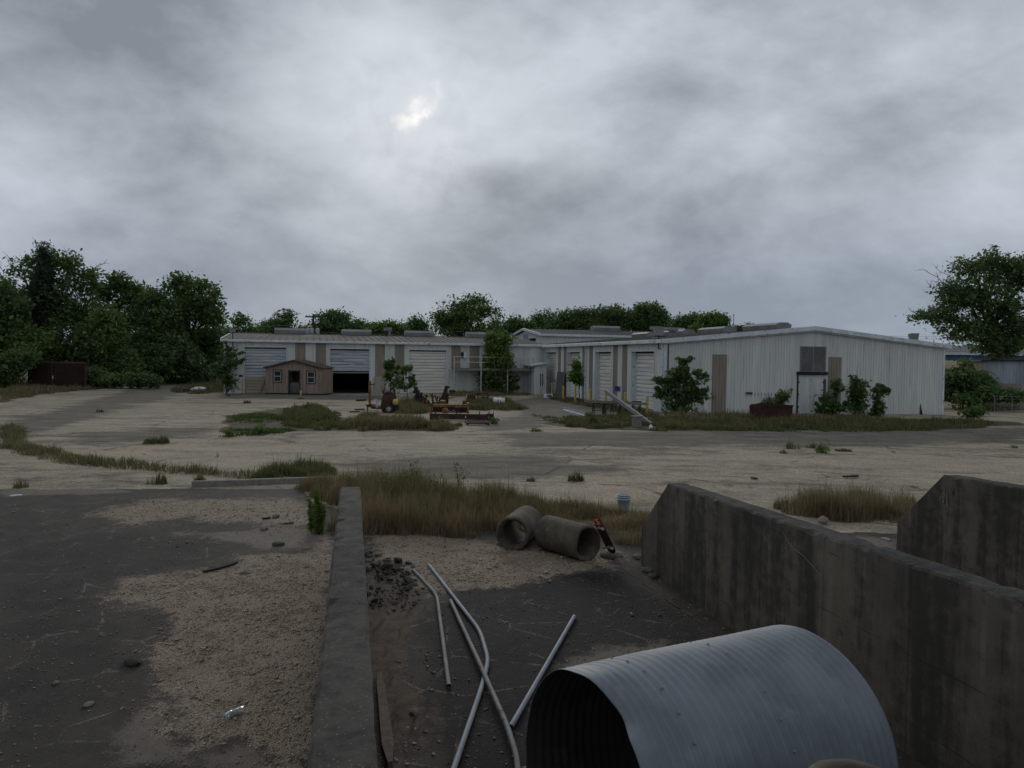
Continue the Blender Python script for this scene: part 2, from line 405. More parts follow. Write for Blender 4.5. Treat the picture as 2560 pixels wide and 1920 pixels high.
def mk_slab():
    """black-stained slab in front: attr gravel (pale fine stone), dirt (brown), pale (bare concrete)"""
    m, n, b = new_mat('black_stained_slab')
    geo = n.n('ShaderNodeNewGeometry'); P = geo.outputs['Position']
    def A(nm):
        a = n.n('ShaderNodeAttribute'); a.attribute_name = nm; return a.outputs['Fac']
    mid = n.noise(P, 1.6, 6, .6, .6); fine = n.noise(P, 45, 4, .7); f2 = n.noise(P, 7, 6, .65, .4)
    blk = n.mix(n.ramp(mid, .3, .7), (0.0318, 0.0269, 0.0228), (0.0530, 0.0446, 0.0367))
    blk = n.mix(n.ramp(n.math('ADD', A('black'), n.math('MULTIPLY', n.math('SUBTRACT', f2, .5), .5)), .25, .75), blk, n.mix(n.ramp(mid, .3, .7), (0.0098, 0.0086, 0.0081), (0.0165, 0.0144, 0.0133)))
    blk = n.mix(n.math('MULTIPLY', n.ramp(f2, .56, .74), .6), blk, (0.0795, 0.0662, 0.0537))
    cv = n.voro(n.mapping(P, (1, 1, 1), (2, 5, 0)), 1.15, 'DISTANCE_TO_EDGE')
    wob = n.noise(P, 5, 5, .7)
    cv2 = n.math('ADD', cv, n.math('MULTIPLY', n.math('SUBTRACT', wob, .5), .16))
    vein = n.math('MULTIPLY', n.ramp(n.math('ABSOLUTE', cv2), .012, .003), n.ramp(mid, .42, .62))
    blk = n.mix(n.math('MULTIPLY', vein, .7), blk, (0.2014, 0.1680, 0.1386))
    sp = n.voro(P, 60.0); blk = n.mix(n.math('MULTIPLY', n.ramp(sp, .2, .08), n.ramp(f2, .45, .6)), blk, (0.2120, 0.1728, 0.1342))
    bare = n.mix(n.ramp(f2, .3, .7), (0.1590, 0.1325, 0.1056), (0.1060, 0.0883, 0.0716))
    jit = n.math('ADD', n.math('MULTIPLY', n.math('SUBTRACT', f2, .5), .9), n.math('MULTIPLY', n.math('SUBTRACT', fine, .5), .8))
    c = n.mix(n.ramp(n.math('ADD', A('pale'), jit), .35, .7), blk, bare)
    dirt = n.mix(n.ramp(f2, .35, .65), (0.0477, 0.0317, 0.0206), (0.0954, 0.0653, 0.0430))
    dirt = n.mix(n.ramp(n.noise(n.mapping(P, (9, 1.2, 1), (0, 0, 0), (0, 0, R_(-12))), 1.0, 4, .6), .52, .62), dirt, (0.0265, 0.0182, 0.0125))
    c = n.mix(n.ramp(n.math('ADD', A('dirt'), jit), .3, .7), c, dirt)
    gs = n.voro(P, 85.0, 'F1', 'Color')
    sg = n.n('ShaderNodeSeparateColor'); n.t.links.new(gs, sg.inputs[0])
    gv = n.mix(sg.outputs[0], (0.2332, 0.1776, 0.1252), (0.3922, 0.3120, 0.2325))
    gv = n.mix(n.ramp(n.voro(P, 85.0), .35, .75), gv, (0.0742, 0.0557, 0.0402))
    gv = n.mix(n.ramp(mid, .45, .75), gv, n.mix(.5, gv, (0.1272, 0.0883, 0.0581)))
    c = n.mix(n.ramp(n.math('ADD', A('gravel'), n.math('MULTIPLY', jit, 1.2)), .36, .66), c, gv)
    n.put(b.inputs['Base Color'], c); b.inputs['Roughness'].default_value = .85; b.inputs['Specular IOR Level'].default_value = .2
    bp = n.n('ShaderNodeBump'); bp.inputs['Strength'].default_value = .6; bp.inputs['Distance'].default_value = .015
    n.put(bp.inputs['Height'], n.math('ADD', fine, n.math('MULTIPLY', f2, .6))); n.t.links.new(bp.outputs[0], b.inputs['Normal'])
    return m
M['slab'] = mk_slab()

def mk_bin_concrete():
    """old formed concrete, black algae running down from the top, bare drips, pour lines"""
    m, n, b = new_mat('stained_concrete_wall')
    tcn = n.n('ShaderNodeTexCoord'); P = tcn.outputs['Object']
    geo = n.n('ShaderNodeNewGeometry')
    sp = n.n('ShaderNodeSeparateXYZ'); n.t.links.new(geo.outputs['Normal'], sp.inputs[0])
    big = n.noise(P, .8, 6, .6, .5); fine = n.noise(P, 30, 5, .7); f2 = n.noise(P, 6, 6, .65)
    streak = n.math('ADD', n.math('MULTIPLY', n.noise(n.mapping(P, (2.0, 2.0, .35)), 1.0, 8, .7, .8), .6), n.math('MULTIPLY', big, .4))
    streak2 = n.noise(n.mapping(P, (9, 9, .5), (4, 0, 2)), 1.0, 5, .65)
    sA = n.noise(n.mapping(P, (1.6, 1.6, .16)), 1.0, 7, .62, .5)
    sB = n.noise(n.mapping(P, (7.5, 7.5, .35), (4, 0, 2)), 1.0, 6, .62, .2)
    base = n.mix(n.ramp(big, .35, .65), (0.1513, 0.1303, 0.1001), (0.1009, 0.0868, 0.0677))
    base = n.mix(n.math('MULTIPLY', n.ramp(sB, .5, .64), .5), base, (0.2118, 0.1833, 0.1391))
    s2 = n.n('ShaderNodeSeparateXYZ'); n.t.links.new(P, s2.inputs[0])
    stn = n.math('ADD', n.math('MULTIPLY', sA, .62), n.math('MULTIPLY', sB, .30))
    stn = n.math('ADD', stn, n.math('MULTIPLY', n.math('SUBTRACT', f2, .5), .30))
    c = n.mix(n.math('MULTIPLY', n.ramp(stn, .40, .55), .88), base, (0.0424, 0.0386, 0.0334))
    c = n.mix(n.math('MULTIPLY', n.ramp(f2, .6, .75), .5), c, (0.0504, 0.0444, 0.0371))
    # board joints left by the formwork
    fr = n.math('FRACT', n.math('DIVIDE', n.math('ADD', s2.outputs[0], n.math('MULTIPLY', n.math('SUBTRACT', f2, .5), .02)), 1.22))
    jn = n.math('MULTIPLY', n.ramp(n.math('ABSOLUTE', n.math('SUBTRACT', fr, .5)), .010, .004), n.ramp(big, .3, .6))
    c = n.mix(n.math('MULTIPLY', jn, .7), c, (0.0353, 0.0309, 0.0260))
    fz = n.math('FRACT', n.math('DIVIDE', n.math('ADD', s2.outputs[2], n.math('MULTIPLY', n.math('SUBTRACT', big, .5), .05)), .61))
    jz = n.math('MULTIPLY', n.ramp(n.math('ABSOLUTE', n.math('SUBTRACT', fz, .5)), .016, .006), n.ramp(n.noise(P, 1.7, 4), .48, .6))
    c = n.mix(n.math('MULTIPLY', jz, .6), c, (0.0353, 0.0309, 0.0260))
    # weathered top: black lichen with pale exposed stones
    top = n.mix(n.ramp(n.math('ADD', n.math('MULTIPLY', f2, .6), n.math('MULTIPLY', big, .4)), .38, .62), (0.0660, 0.0598, 0.0515), (0.0223, 0.0207, 0.0196))
    stv = n.voro(P, 46.0, 'F1', 'Color'); ss = n.n('ShaderNodeSeparateColor'); n.t.links.new(stv, ss.inputs[0])
    stone = n.math('MULTIPLY', n.ramp(n.voro(P, 46.0), .32, .18), n.ramp(n.math('ADD', ss.outputs[0], n.math('MULTIPLY', n.noise(P, 2.4, 5, .7), 1.6)), 1.32, 1.6))
    top = n.mix(n.math('MULTIPLY', stone, .75), top, (0.1715, 0.1467, 0.1187))
    c = n.mix(n.ramp(sp.outputs[2], .5, .8), c, top)
    n.put(b.inputs['Base Color'], c); b.inputs['Roughness'].default_value = .9; b.inputs['Specular IOR Level'].default_value = .2
    bp = n.n('ShaderNodeBump'); bp.inputs['Strength'].default_value = .45; bp.inputs['Distance'].default_value = .012
    n.put(bp.inputs['Height'], n.math('ADD', fine, n.math('MULTIPLY', f2, 1.5))); n.t.links.new(bp.outputs[0], b.inputs['Normal'])
    return m
M['bin'] = mk_bin_concrete()
def mk_pebble():
    m, n, b = new_mat('pebbles')
    at = n.n('ShaderNodeAttribute'); at.attribute_name = 'tint'
    c = n.mix(n.ramp(at.outputs['Fac'], 0, .5, False), (0.1019, 0.0784, 0.0562), (0.2752, 0.2126, 0.1541))
    c = n.mix(n.ramp(at.outputs['Fac'], .5, 1, False), c, (0.4281, 0.3544, 0.2810))
    n.put(b.inputs['Base Color'], c); b.inputs['Roughness'].default_value = .85
    return m
M['pebble'] = mk_pebble()

# ------------------------------------------------------------------ ground sheet
PX_DARK = [  # tarry / wet looking areas of the yard, as seen
    [(0, 1062), (160, 1020), (440, 950), (560, 960), (420, 990), (200, 1048), (60, 1090), (0, 1120)],
    [(1290, 1084), (2560, 1072), (2560, 1108), (1900, 1116), (1300, 1112)],
    [(1240, 1010), (1400, 985), (1560, 1010), (1640, 1032), (1500, 1046), (1330, 1040)],
    [(560, 984), (1000, 990), (960, 1000), (560, 996)],
    [(900, 1150), (1300, 1140), (1500, 1175), (1320, 1205), (1000, 1190)],
    [(1180, 1055), (1330, 1044), (1400, 1060), (1250, 1075)],
    [(200, 1085), (480, 1075), (500, 1090), (230, 1105)],
]
PX_SOIL = [
    [(0, 975), (250, 962), (430, 950), (420, 940), (0, 940)],
    [(0, 1008), (100, 985), (270, 972), (250, 960), (0, 960)],
    [(560, 1040), (700, 1020), (800, 1018), (860, 1045), (1000, 1040), (1140, 1068), (1130, 1078), (880, 1076), (560, 1086)],
    [(1000, 1010), (1070, 1005), (1075, 1030), (1010, 1034)],
    [(1170, 1005), (1300, 1012), (1300, 1026), (1180, 1024)],
    [(1330, 1050), (1560, 1056), (1700, 1040), (2370, 1048), (2560, 1055), (2560, 1062), (2350, 1076), (1700, 1078), (1420, 1070)],
]
DARKP = [gpoly(p) for p in PX_DARK]; SOILP = [gpoly(p) for p in PX_SOIL]
xs = np.concatenate([[-3000, -1200, -500, -250, -150, -110, -90, -75], np.arange(-62, 62.1, .4), [75, 90, 110, 150, 250, 500, 1200, 3000]])
ys = np.concatenate([[-800, -200, -60, -20, -5], np.arange(0, 84.1, .3), [88, 95, 105, 120, 150, 200, 300, 500, 900, 1800, 4000]])
XX, YY = np.meshgrid(xs, ys)
ZZ = gz(XX) + (fbm(XX * .25, YY * .25, 3) - .5) * .05 * (YY > 22)
ZZ = np.where(YY < 21, gz(XX) - .012, ZZ)
dark = np.zeros(XX.shape); soil = np.zeros(XX.shape)
for p in DARKP:
    d = sdist(p, XX, YY) + (fbm(XX * .4, YY * .8, 5) - .5) * 2.0
    dark = np.maximum(dark, np.clip(.5 - d / 1.6, 0, 1))
for p in SOILP:
    d = sdist(p, XX, YY) + (fbm(XX * .7, YY * .7, 9) - .5) * 1.6
    soil = np.maximum(soil, np.clip(.5 - d / .8, 0, 1))
far = np.clip((YY - 82) / 6, 0, 1); soil = np.maximum(soil, far)
soil = np.maximum(soil, np.clip((np.abs(XX) - 52) / 6, 0, 1))
nx, ny = len(xs), len(ys)
I = np.arange(nx * ny).reshape(ny, nx)
F = np.stack([I[:-1, :-1], I[:-1, 1:], I[1:, 1:], I[1:, :-1]], -1).reshape(-1, 4)
me = np_mesh('ground', np.stack([XX, YY, ZZ], -1).reshape(-1, 3), F, M['ground'], {'dark': (.42 + .38 * dark).ravel(), 'soil': soil.ravel()}, True)
gr = link('ground', me); gr['kind'] = 'structure'

# ------------------------------------------------------------------ stained slab of the storage bins
def z2(pts): return [(760 + .458 * x, 1160 + .458 * y) for x, y in pts]
def z1(pts): return [(.494 * x, 1100 + .494 * y) for x, y in pts]
GRAV = [gpoly(z1([(550, 755), (650, 700), (1000, 690), (1250, 600), (1480, 590), (1700, 500), (1680, 800), (1630, 1300), (1560, 1700), (1310, 1700), (1290, 1590), (1180, 1540), (1000, 1580), (880, 1480), (830, 1380), (860, 1250), (790, 1150), (870, 1000), (830, 920), (750, 870), (600, 850)])),
        gpoly(z1([(520, 370), (700, 320), (900, 300), (1550, 310), (1580, 440), (1300, 425), (900, 405), (600, 430)])),
        gpoly(z2([(330, 400), (700, 370), (1030, 440), (1300, 480), (1700, 480), (1750, 530), (1560, 590), (1250, 640), (900, 690), (740, 730), (640, 760), (600, 700), (560, 560), (400, 470)])),
        ]
DIRT = [gpoly(z2([(330, 480), (560, 540), (640, 760), (560, 860), (560, 1100), (640, 1300), (650, 1659), (380, 1680), (400, 1000), (350, 830)]))]
PALE = [gpoly(z1([(640, 1659), (700, 1420), (830, 1350), (900, 1500), (1000, 1600), (1290, 1560), (1300, 1659)])),
        gpoly(z1([(900, 480), (1500, 450), (1660, 470), (1660, 560), (1400, 560)])),
        gpoly(z2([(1290, 1320), (1500, 1080), (1700, 1010), (1960, 985), (1960, 1030), (1600, 1080)])),
        gpoly([(1780, 1290), (2000, 1330), (2260, 1350), (2260, 1400), (1960, 1380)]),
        gpoly(z1([(0, 240), (700, 260), (700, 270), (0, 290)]))]
FOOT = [(-22, 1.0), (12, 1.0), (12, 15.4), (3.6, 15.0), (2.2, 14.9), (-2.0, 15.3), (-3.2, 15.0), (-3.7, 16.7), (-5.0, 18.2), (-5.5, 19.55), (-13, 18.87), (-22, 18.1)]
sx = np.arange(-22, 12.01, .07); sy = np.arange(1.0, 19.7, .07)
SX, SY = np.meshgrid(sx, sy)
def gravel_at(x, y):
    v = np.zeros(np.shape(x))
    wob = (fbm(np.asarray(x) * 2.2, np.asarray(y) * 2.2, 21) - .5) * .7
    for i, p in enumerate(GRAV):
        d = sdist(p, x, y) + wob * (1.0 if i != 1 else 1.6)
        v = np.maximum(v, np.clip(.5 - d / (.8 if i != 1 else 1.6), 0, 1))
    return v
grv = gravel_at(SX, SY)
dirt = np.zeros(SX.shape); pale = np.zeros(SX.shape)
for p in DIRT: dirt = np.maximum(dirt, np.clip(.5 - (sdist(p, SX, SY) + (fbm(SX * 2, SY * 2, 31) - .5) * .8) / .5, 0, 1))
for p in PALE: pale = np.maximum(pale, np.clip(.5 - (sdist(p, SX, SY) + (fbm(SX * 2, SY * 2, 33) - .5) * .7) / .7, 0, 1))
BLACK = [gpoly(z2([(560, 860), (760, 730), (900, 700), (1250, 650), (1560, 600), (1760, 600), (2100, 900), (2600, 1400), (2600, 1800), (700, 1800), (660, 1200)])), gpoly(z1([(0, 560), (400, 480), (900, 470), (1250, 500), (1200, 590), (900, 660), (560, 720), (500, 800), (700, 900), (700, 1100), (560, 1300), (300, 1600), (0, 1700)]))]
black = np.zeros(SX.shape)
for i, p in enumerate(BLACK): black = np.maximum(black, (1.0 if i == 0 else .45) * np.clip(.5 - (sdist(p, SX, SY) + (fbm(SX * 1.6, SY * 1.6, 37) - .5) * .8) / .6, 0, 1))
foot = sdist(FOOT, SX, SY) + (fbm(SX * 1.5, SY * 1.5, 41) - .5) * .25
SZ = .008 + (fbm(SX * .6, SY * .6, 11) - .5) * .03 + grv * .02 * fbm(SX * 6, SY * 6, 12) + dirt * .04 * (fbm(SX * 2.0, SY * .5, 14)) + .012
I = np.arange(SX.size).reshape(SX.shape)
F = np.stack([I[:-1, :-1], I[:-1, 1:], I[1:, 1:], I[1:, :-1]], -1).reshape(-1, 4)
keep = (foot.ravel()[F] < 0).all(1); F = F[keep]
used = np.unique(F); remap = np.full(SX.size, -1); remap[used] = np.arange(len(used)); F = remap[F]
me = np_mesh('slab', np.stack([SX, SY, SZ], -1).reshape(-1, 3)[used], F, M['slab'], {'gravel': grv.ravel()[used], 'dirt': dirt.ravel()[used], 'pale': pale.ravel()[used], 'black': black.ravel()[used]}, True)
sl = link('concrete_slab', me); sl['kind'] = 'structure'

# pebbles lying loose on the slab
_oct = np.array([(1, 0, 0), (0, 1, 0), (-1, 0, 0), (0, -1, 0), (0, 0, .62), (0, 0, -.5)], float)
_of = np.array([(0, 1, 4), (1, 2, 4), (2, 3, 4), (3, 0, 4), (1, 0, 5), (2, 1, 5), (3, 2, 5), (0, 3, 5)])
def pebble_mesh(name, x, y, z, s, tint, mat_, jag=.35):
    n = len(x); a = rng.uniform(0, 6.28, n); c, s_ = np.cos(a), np.sin(a)
    b = _oct[None] * (1 + rng.uniform(-jag, jag, (n, 6, 1))) * np.stack([s * rng.uniform(.8, 1.5, n), s * rng.uniform(.6, 1.0, n), s * rng.uniform(.6, 1.1, n)], -1)[:, None, :]
    b += rng.normal(0, .12, (n, 6, 3)) * s[:, None, None]
    X = b[..., 0] * c[:, None] - b[..., 1] * s_[:, None] + x[:, None]; Y = b[..., 0] * s_[:, None] + b[..., 1] * c[:, None] + y[:, None]; Z = b[..., 2] + z[:, None]
    V = np.stack([X, Y, Z], -1).reshape(-1, 3); F = (_of[None] + 6 * np.arange(n)[:, None, None]).reshape(-1, 3)
    return np_mesh(name, V, F, mat_, {'tint': np.repeat(tint, 6)})
def slab_z(x, y):
    return .02 + (fbm(x * .6, y * .6, 11) - .5) * .03
pxs, pys = [], []
cand = 620000
cx = rng.uniform(-13, 3.5, cand); cy = 3.2 + (19.5 - 3.2) * rng.beta(1.0, 1.9, cand)
gv = gravel_at(cx, cy)
dr = np.zeros(cand)
for p in DIRT: dr = np.maximum(dr, sdist(p, cx, cy) < 0)
prob = .022 + .035 * (fbm(cx * .8, cy * .8, 51) > .56) + .75 * gv ** 2 + .4 * dr
inview = np.abs(cx) < cy * .75 + .5
k = (rng.random(cand) < prob) & (sdist(FOOT, cx, cy) < -.1) & inview
x, y = cx[k], cy[k]; s = rng.lognormal(math.log(.0056), .5, k.sum()) * (1 + .02 * y)
gg = gv[k]
tint = np.clip(rng.normal(.5, .24, k.sum()) - .15 * (gg < .3), 0, 1)
me = pebble_mesh('loose_gravel', x, y, slab_z(x, y) + s * .3 + gg * .008, s, tint, M['pebble'])
o = link('loose_gravel', me); o['kind'] = 'stuff'; o['label'] = 'pale loose gravel scattered over the dark slab'; o['category'] = 'gravel'

# ------------------------------------------------------------------ concrete bin walls
def bin_wall(label, near, far, zn, zf, thick=.30, cham=(1.0, .72)):
    """left face runs near->far on plan; top slopes zn->zf; far end cut down to a nose"""
    near = Vector((*near, 0)); far = Vector((*far, 0)); d = (far - near); L = d.length; d.normalize(); r = Vector((d.y, -d.x, 0))
    t = thing('concrete_bin_wall', label, 'wall', near, 0)
    ang = math.atan2(d.y, d.x)
    t.rotation_euler = (0, 0, ang)
    # local: x along, y to the left, thickness to -y
    nxw = int(L / .12); V = []; 
    prof = lambda x: zn + (zf - zn) * x / L if x <= L - cham[0] else (zn + (zf - zn) * (L - cham[0]) / L) + (cham[1] - (zn + (zf - zn) * (L - cham[0]) / L)) * (x - L + cham[0]) / cham[0]
    nz = 12; ny = 4; X = np.concatenate([np.linspace(0, L - cham[0], nxw), np.linspace(L - cham[0] + .1, L, 9)])
    bev = .022
    ring = []
    for i, x in enumerate(X):
        top = prof(x); pts = []
        for j in range(nz): pts.append((0, -.05 + (top - bev + .05) * j / (nz - 1)))
        for j in range(ny): pts.append((-bev - (thick - 2 * bev) * j / (ny - 1), top))
        for j in range(nz): pts.append((-thick, top - bev - (top - bev + .05) * j / (nz - 1)))
        ring.append([(x, yy, zz) for yy, zz in pts])
    A = np.array(ring); m = A.shape[1]
    nzv = (fbm(A[..., 0] * 5 + A[..., 1] * 3, A[..., 2] * 5 + A[..., 1] * 9, 61) - .5)
    chip = np.clip(fbm(A[..., 0] * 7, A[..., 2] * 2 + A[..., 1] * 11, 67) - .62, 0, 1)
    A[..., 1] += nzv * .018
    edge = np.zeros(m); edge[nz - 2:nz + 1] = 1; edge[nz + ny - 1:nz + ny + 2] = 1
    A[..., 2] += nzv * .02 * (A[..., 2] > .3) - chip * .16 * edge[None]
    n = len(X); I = np.arange(n * m).reshape(n, m)
    F = [tuple(q) for q in np.stack([I[:-1, :-1], I[1:, :-1], I[1:, 1:], I[:-1, 1:]], -1).reshape(-1, 4)]
    F += [tuple(I[0, ::1]), tuple(I[-1, ::-1])]
    me = bpy.data.meshes.new('wall_body'); me.from_pydata([tuple(v) for v in A.reshape(-1, 3)], [], F); me.materials.append(M['bin']); me.update()
    link('wall_body', me, t)
    return t
dB = Vector((1.38, -6.21)).normalized()
def wpt(X0, Y0, Y): return (X0 + dB.x / dB.y * (Y - Y0), Y)
BW = []
BW.append(bin_wall('dark concrete bin wall running toward the camera left of the bent poles', (-.45, 1.2), (-2.79, 12.2), 1.79, 1.50))
BW.append(bin_wall('stained concrete bin wall with sloping nose beside the corrugated culvert', wpt(2.23, 12.55, 1.2), wpt(2.23, 12.55, 12.55), 1.86, 1.56))
BW.append(bin_wall('concrete bin wall at the right picture edge with white bird streak near its nose', wpt(6.85, 13.1, 3.0), wpt(6.85, 13.1, 13.1), 1.92, 1.66))

# ------------------------------------------------------------------ buildings
TH = R_(15.0)
UV = Vector((math.cos(TH), math.sin(TH), 0)); VV = Vector((-math.sin(TH), math.cos(TH), 0))
A1 = Vector((-26.5, 68.6, 0)); N2 = Vector((10.3, 50.5, 0))
def s_u(O, px):      # distance along u from O where a pixel column meets that line
    k = (px - 1280) / FPX; return (k * O.y - O.x) / (UV.x - k * UV.y)
def t_v(O, px):
    k = (px - 1280) / FPX; return (k * O.y - O.x) / (VV.x - k * VV.y)
def z_at(pt, py):    # height at plan point pt that shows at picture row py
    px = 1280 + FPX * pt.x / pt.y
    return AY(px, py, pt.y).z

RIB = .23
_pc = {}
def panel_mesh(w, ha, hb, rib=RIB, dep=.032):
    key = (round(w, 3), round(ha, 3), round(hb, 3), rib)
    if key in _pc: return _pc[key]
    n = max(1, int(round(w / rib))); p = w / n; prof = []
    for i in range(n):
        b = i * p
        prof += [(b, 0), (b + p * .36, 0), (b + p * .44, -dep), (b + p * .60, -dep), (b + p * .68, 0)]
    prof.append((w, 0)); vs = []
    for x, y in prof: vs += [(x, y, 0), (x, y, ha + (hb - ha) * x / w)]
    fs = [(2 * i, 2 * i + 2, 2 * i + 3, 2 * i + 1) for i in range(len(prof) - 1)]
    me = bpy.data.meshes.new('wall_panel'); me.from_pydata(vs, [], fs); me.materials.append(None); me.update()
    _pc[key] = me; return me
def wall_panels(parent, origin, phi, L, ztop, zbase, openings=(), stripes=(), mat_='panel', cell=.92, name='wall_panel', rib=RIB):
    origin = Vector(origin)
    ed = set([0, L] + list(np.arange(cell, L - .2, cell)))
    for o in list(openings) + list(stripes): ed |= {o[0], o[1]}
    ed = sorted(e for e in ed if -1e-6 <= e <= L + 1e-6); e2 = [ed[0]]
    hard = set([0, L]); [hard.update((o[0], o[1])) for o in list(openings) + list(stripes)]
    for e in ed[1:]:
        if e - e2[-1] < .22 and e not in hard: continue
        if e - e2[-1] < .22 and e2[-1] not in hard: e2[-1] = e; continue
        e2.append(e)
    ca, sa = math.cos(phi), math.sin(phi)
    for a0, a1 in zip(e2[:-1], e2[1:]):
        if a1 - a0 < .02: continue
        mid = (a0 + a1) / 2; zs = [(zbase(mid), 1e3, mat_)]
        for st in stripes:
            if st[0] <= mid <= st[1]: zs = [(zbase(mid), st[2], mat_), (st[2], st[3], st[4]), (st[3], 1e3, mat_)]
        for z0, z1, mm in zs:
            segs = [(z0, z1)]
            for op in openings:
                if op[0] <= mid <= op[1]:
                    ns = []
                    for b0, b1 in segs:
                        if b0 < op[2]: ns.append((b0, min(b1, op[2])))
                        if b1 > op[3]: ns.append((max(b0, op[3]), b1))
                    segs = ns
            for b0, b1 in segs:
                ta, tb = min(b1, ztop(a0)), min(b1, ztop(a1))
                if max(ta, tb) - b0 < .04: continue
                me_ = panel_mesh(a1 - a0, ta - b0, tb - b0, rib)
                key = (me_.name, mm)
                o = bpy.data.objects.new(name, me_); col.objects.link(o); o.parent = parent
                o.location = origin + Vector((ca * a0, sa * a0, b0)); o.rotation_euler = (0, 0, phi)
                if len(me_.materials) == 0: me_.materials.append(None)
                o.material_slots[0].link = 'OBJECT'; o.material_slots[0].material = M[mm]

def roll_door(parent, origin, phi, a0, a1, zb, ztop_, recess, mat_, zcurt=None, low=None, label=None, slat=.285):
    """door in wall frame: curtain set back by recess, jambs, header; curtain down to zcurt"""
    origin = Vector(origin); ca, sa = math.cos(phi), math.sin(phi)
    d = bpy.data.objects.new('roll_up_door', None); col.objects.link(d); d.parent = parent
    d.location = origin + Vector((ca * a0, sa * a0, zb)); d.rotation_euler = (0, 0, phi)
    if label: d['label'] = label
    w_ = a1 - a0; h = ztop_ - zb
    m = MB(); m.box(-.06, 0, -.045, recess + .05, 0, h + .06); m.build('jamb', M['trim'], d)
    m = MB(); m.box(w_, w_ + .06, -.045, recess + .05, 0, h + .06); m.build('jamb', M['trim'], d)
    m = MB(); m.box(0, w_, -.043, recess + .05, h, h + .058); m.build('header', M['trim'], d)
    m = MB(); m.box(.003, w_ - .003, recess - .09, recess + .04, h - .12, h - .002); m.build('hood', M['frame_dark'], d)
    nsl = int(h / slat); sh = h / nsl
    g = .018
    pr = [(.02, g * .5), (-.03, g), (-.042, sh * .5), (-.03, sh - g), (.02, sh - g * .5)]
    vs = []; 
    for y, z in pr: vs += [(0.004, y, z), (w_ - .004, y, z)]
    fs = [(2 * i, 2 * i + 1, 2 * i + 3, 2 * i + 2) for i in range(len(pr) - 1)]
    me_ = bpy.data.meshes.new('slat'); me_.from_pydata(vs, [], fs); me_.materials.append(M[mat_]); me_.update()
    me_l = None
    zlo = 0 if zcurt is None else zcurt - zb
    m = MB(); m.box(.002, w_ - .002, recess + .03, recess + .045, zlo, h - .1); m.build('gap_shade_sheet', M['dark'], d)  # dark sheet added behind the slats, standing in for shade in their gaps
    if low: me_l = me_.copy(); me_l.materials.clear(); me_l.materials.append(M[low[1]])
    for i in range(nsl):
        z = i * sh
        if zcurt is not None and z + zb < zcurt - sh * .5: continue
        use = me_l if (low and z + zb + sh * .5 < low[0]) else me_
        o = link('slat', use, d); o.location = (0, recess, z)
    if zcurt is not None:
        m = MB(); m.box(.01, w_ - .01, recess - .04, recess + .01, zcurt - zb - .07, zcurt - zb + .03); m.build('bottom_bar', M['galv'], d)
    return d
def downspout(parent, x, y, ztop_, dx=.0, r=.05):
    m = MB(); m.tube([(x, y, .02), (x, y, ztop_ - .3), (x + dx * .02, y + .0, ztop_)], r, 8); return m.build('downspout', M['trim'], parent)

# --- left wing: long low workshop facing the yard
W1L = s_u(A1, 1360); W1D = 20.0; EA1 = 5.02; RG1 = 5.86
W1 = thing('workshop_building', 'long white metal workshop wing on the left with three roll-up doors', 'building', A1, TH)
def s1(zx, z3=False): return s_u(A1, (880 if z3 else 520) + zx * .217)
def z1h(s, zy): return z_at(A1 + UV * s, 720 + zy * .217)
d1 = (s1(420), s1(897)); d2 = (s1(1405), s1(1857)); d3 = (s1(657, 1), s1(1083, 1))
h1 = z1h(d1[0], 681); h2 = z1h(d2[0], 700); h3 = z1h(d3[0], 714)
WT1 = EA1 - .22
st = []
for a, b, z0, z1_ in [(1000, 1122, 0, WT1), (1238, 1357, 0, WT1), (1922, 2037, 0, WT1)]:
    st.append((s1(a), s1(b), .0, WT1, 'panel_tan'))
st.append((s1(488, 1), s1(600, 1), z1h(s1(500, 1), 1100), WT1, 'panel_tan'))
st.append((s1(1140, 1), s1(1248, 1), 2.5, WT1, 'panel_tan')); st.append((s1(1350, 1), s1(1465, 1), 2.5, WT1, 'panel_tan'))
wall_panels(W1, (0, 0, 0), 0, W1L, lambda a: WT1, lambda a: -.02, [(d1[0], d1[1], -1, h1), (d2[0], d2[1], -1, h2), (d3[0], d3[1], -1, h3)], st)
roll_door(W1, (0, 0, 0), 0, d1[0], d1[1], 0, h1, .22, 'door_grey', low=(z1h(d1[0], 1047), 'door_tan'), label='faded roll-up door with tan lower slats behind the shed')
roll_door(W1, (0, 0, 0), 0, d2[0], d2[1], 0, h2, .22, 'door_grey', zcurt=z1h(d2[0], 972), label='half raised roll-up door above a dark opening')
roll_door(W1, (0, 0, 0), 0, d3[0], d3[1], 0, h3, .22, 'door', label='closed cream roll-up door behind the yellow machines')
# end walls, back wall and inside
gab1 = lambda a: WT1 + (RG1 - EA1) * min(a, W1D - a) / (W1D / 2)
wall_panels(W1, (0, W1D, 0), -math.pi / 2, W1D, gab1, lambda a: -.02, (), ())
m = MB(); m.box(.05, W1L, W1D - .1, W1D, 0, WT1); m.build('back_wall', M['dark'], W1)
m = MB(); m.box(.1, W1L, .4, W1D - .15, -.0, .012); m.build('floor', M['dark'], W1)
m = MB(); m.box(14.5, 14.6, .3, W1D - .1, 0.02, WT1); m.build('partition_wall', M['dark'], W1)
m = MB(); m.box(d1[1] + .3, d1[1] + .4, .3, W1D - .1, 0.02, WT1); m.build('partition_wall', M['dark'], W1)
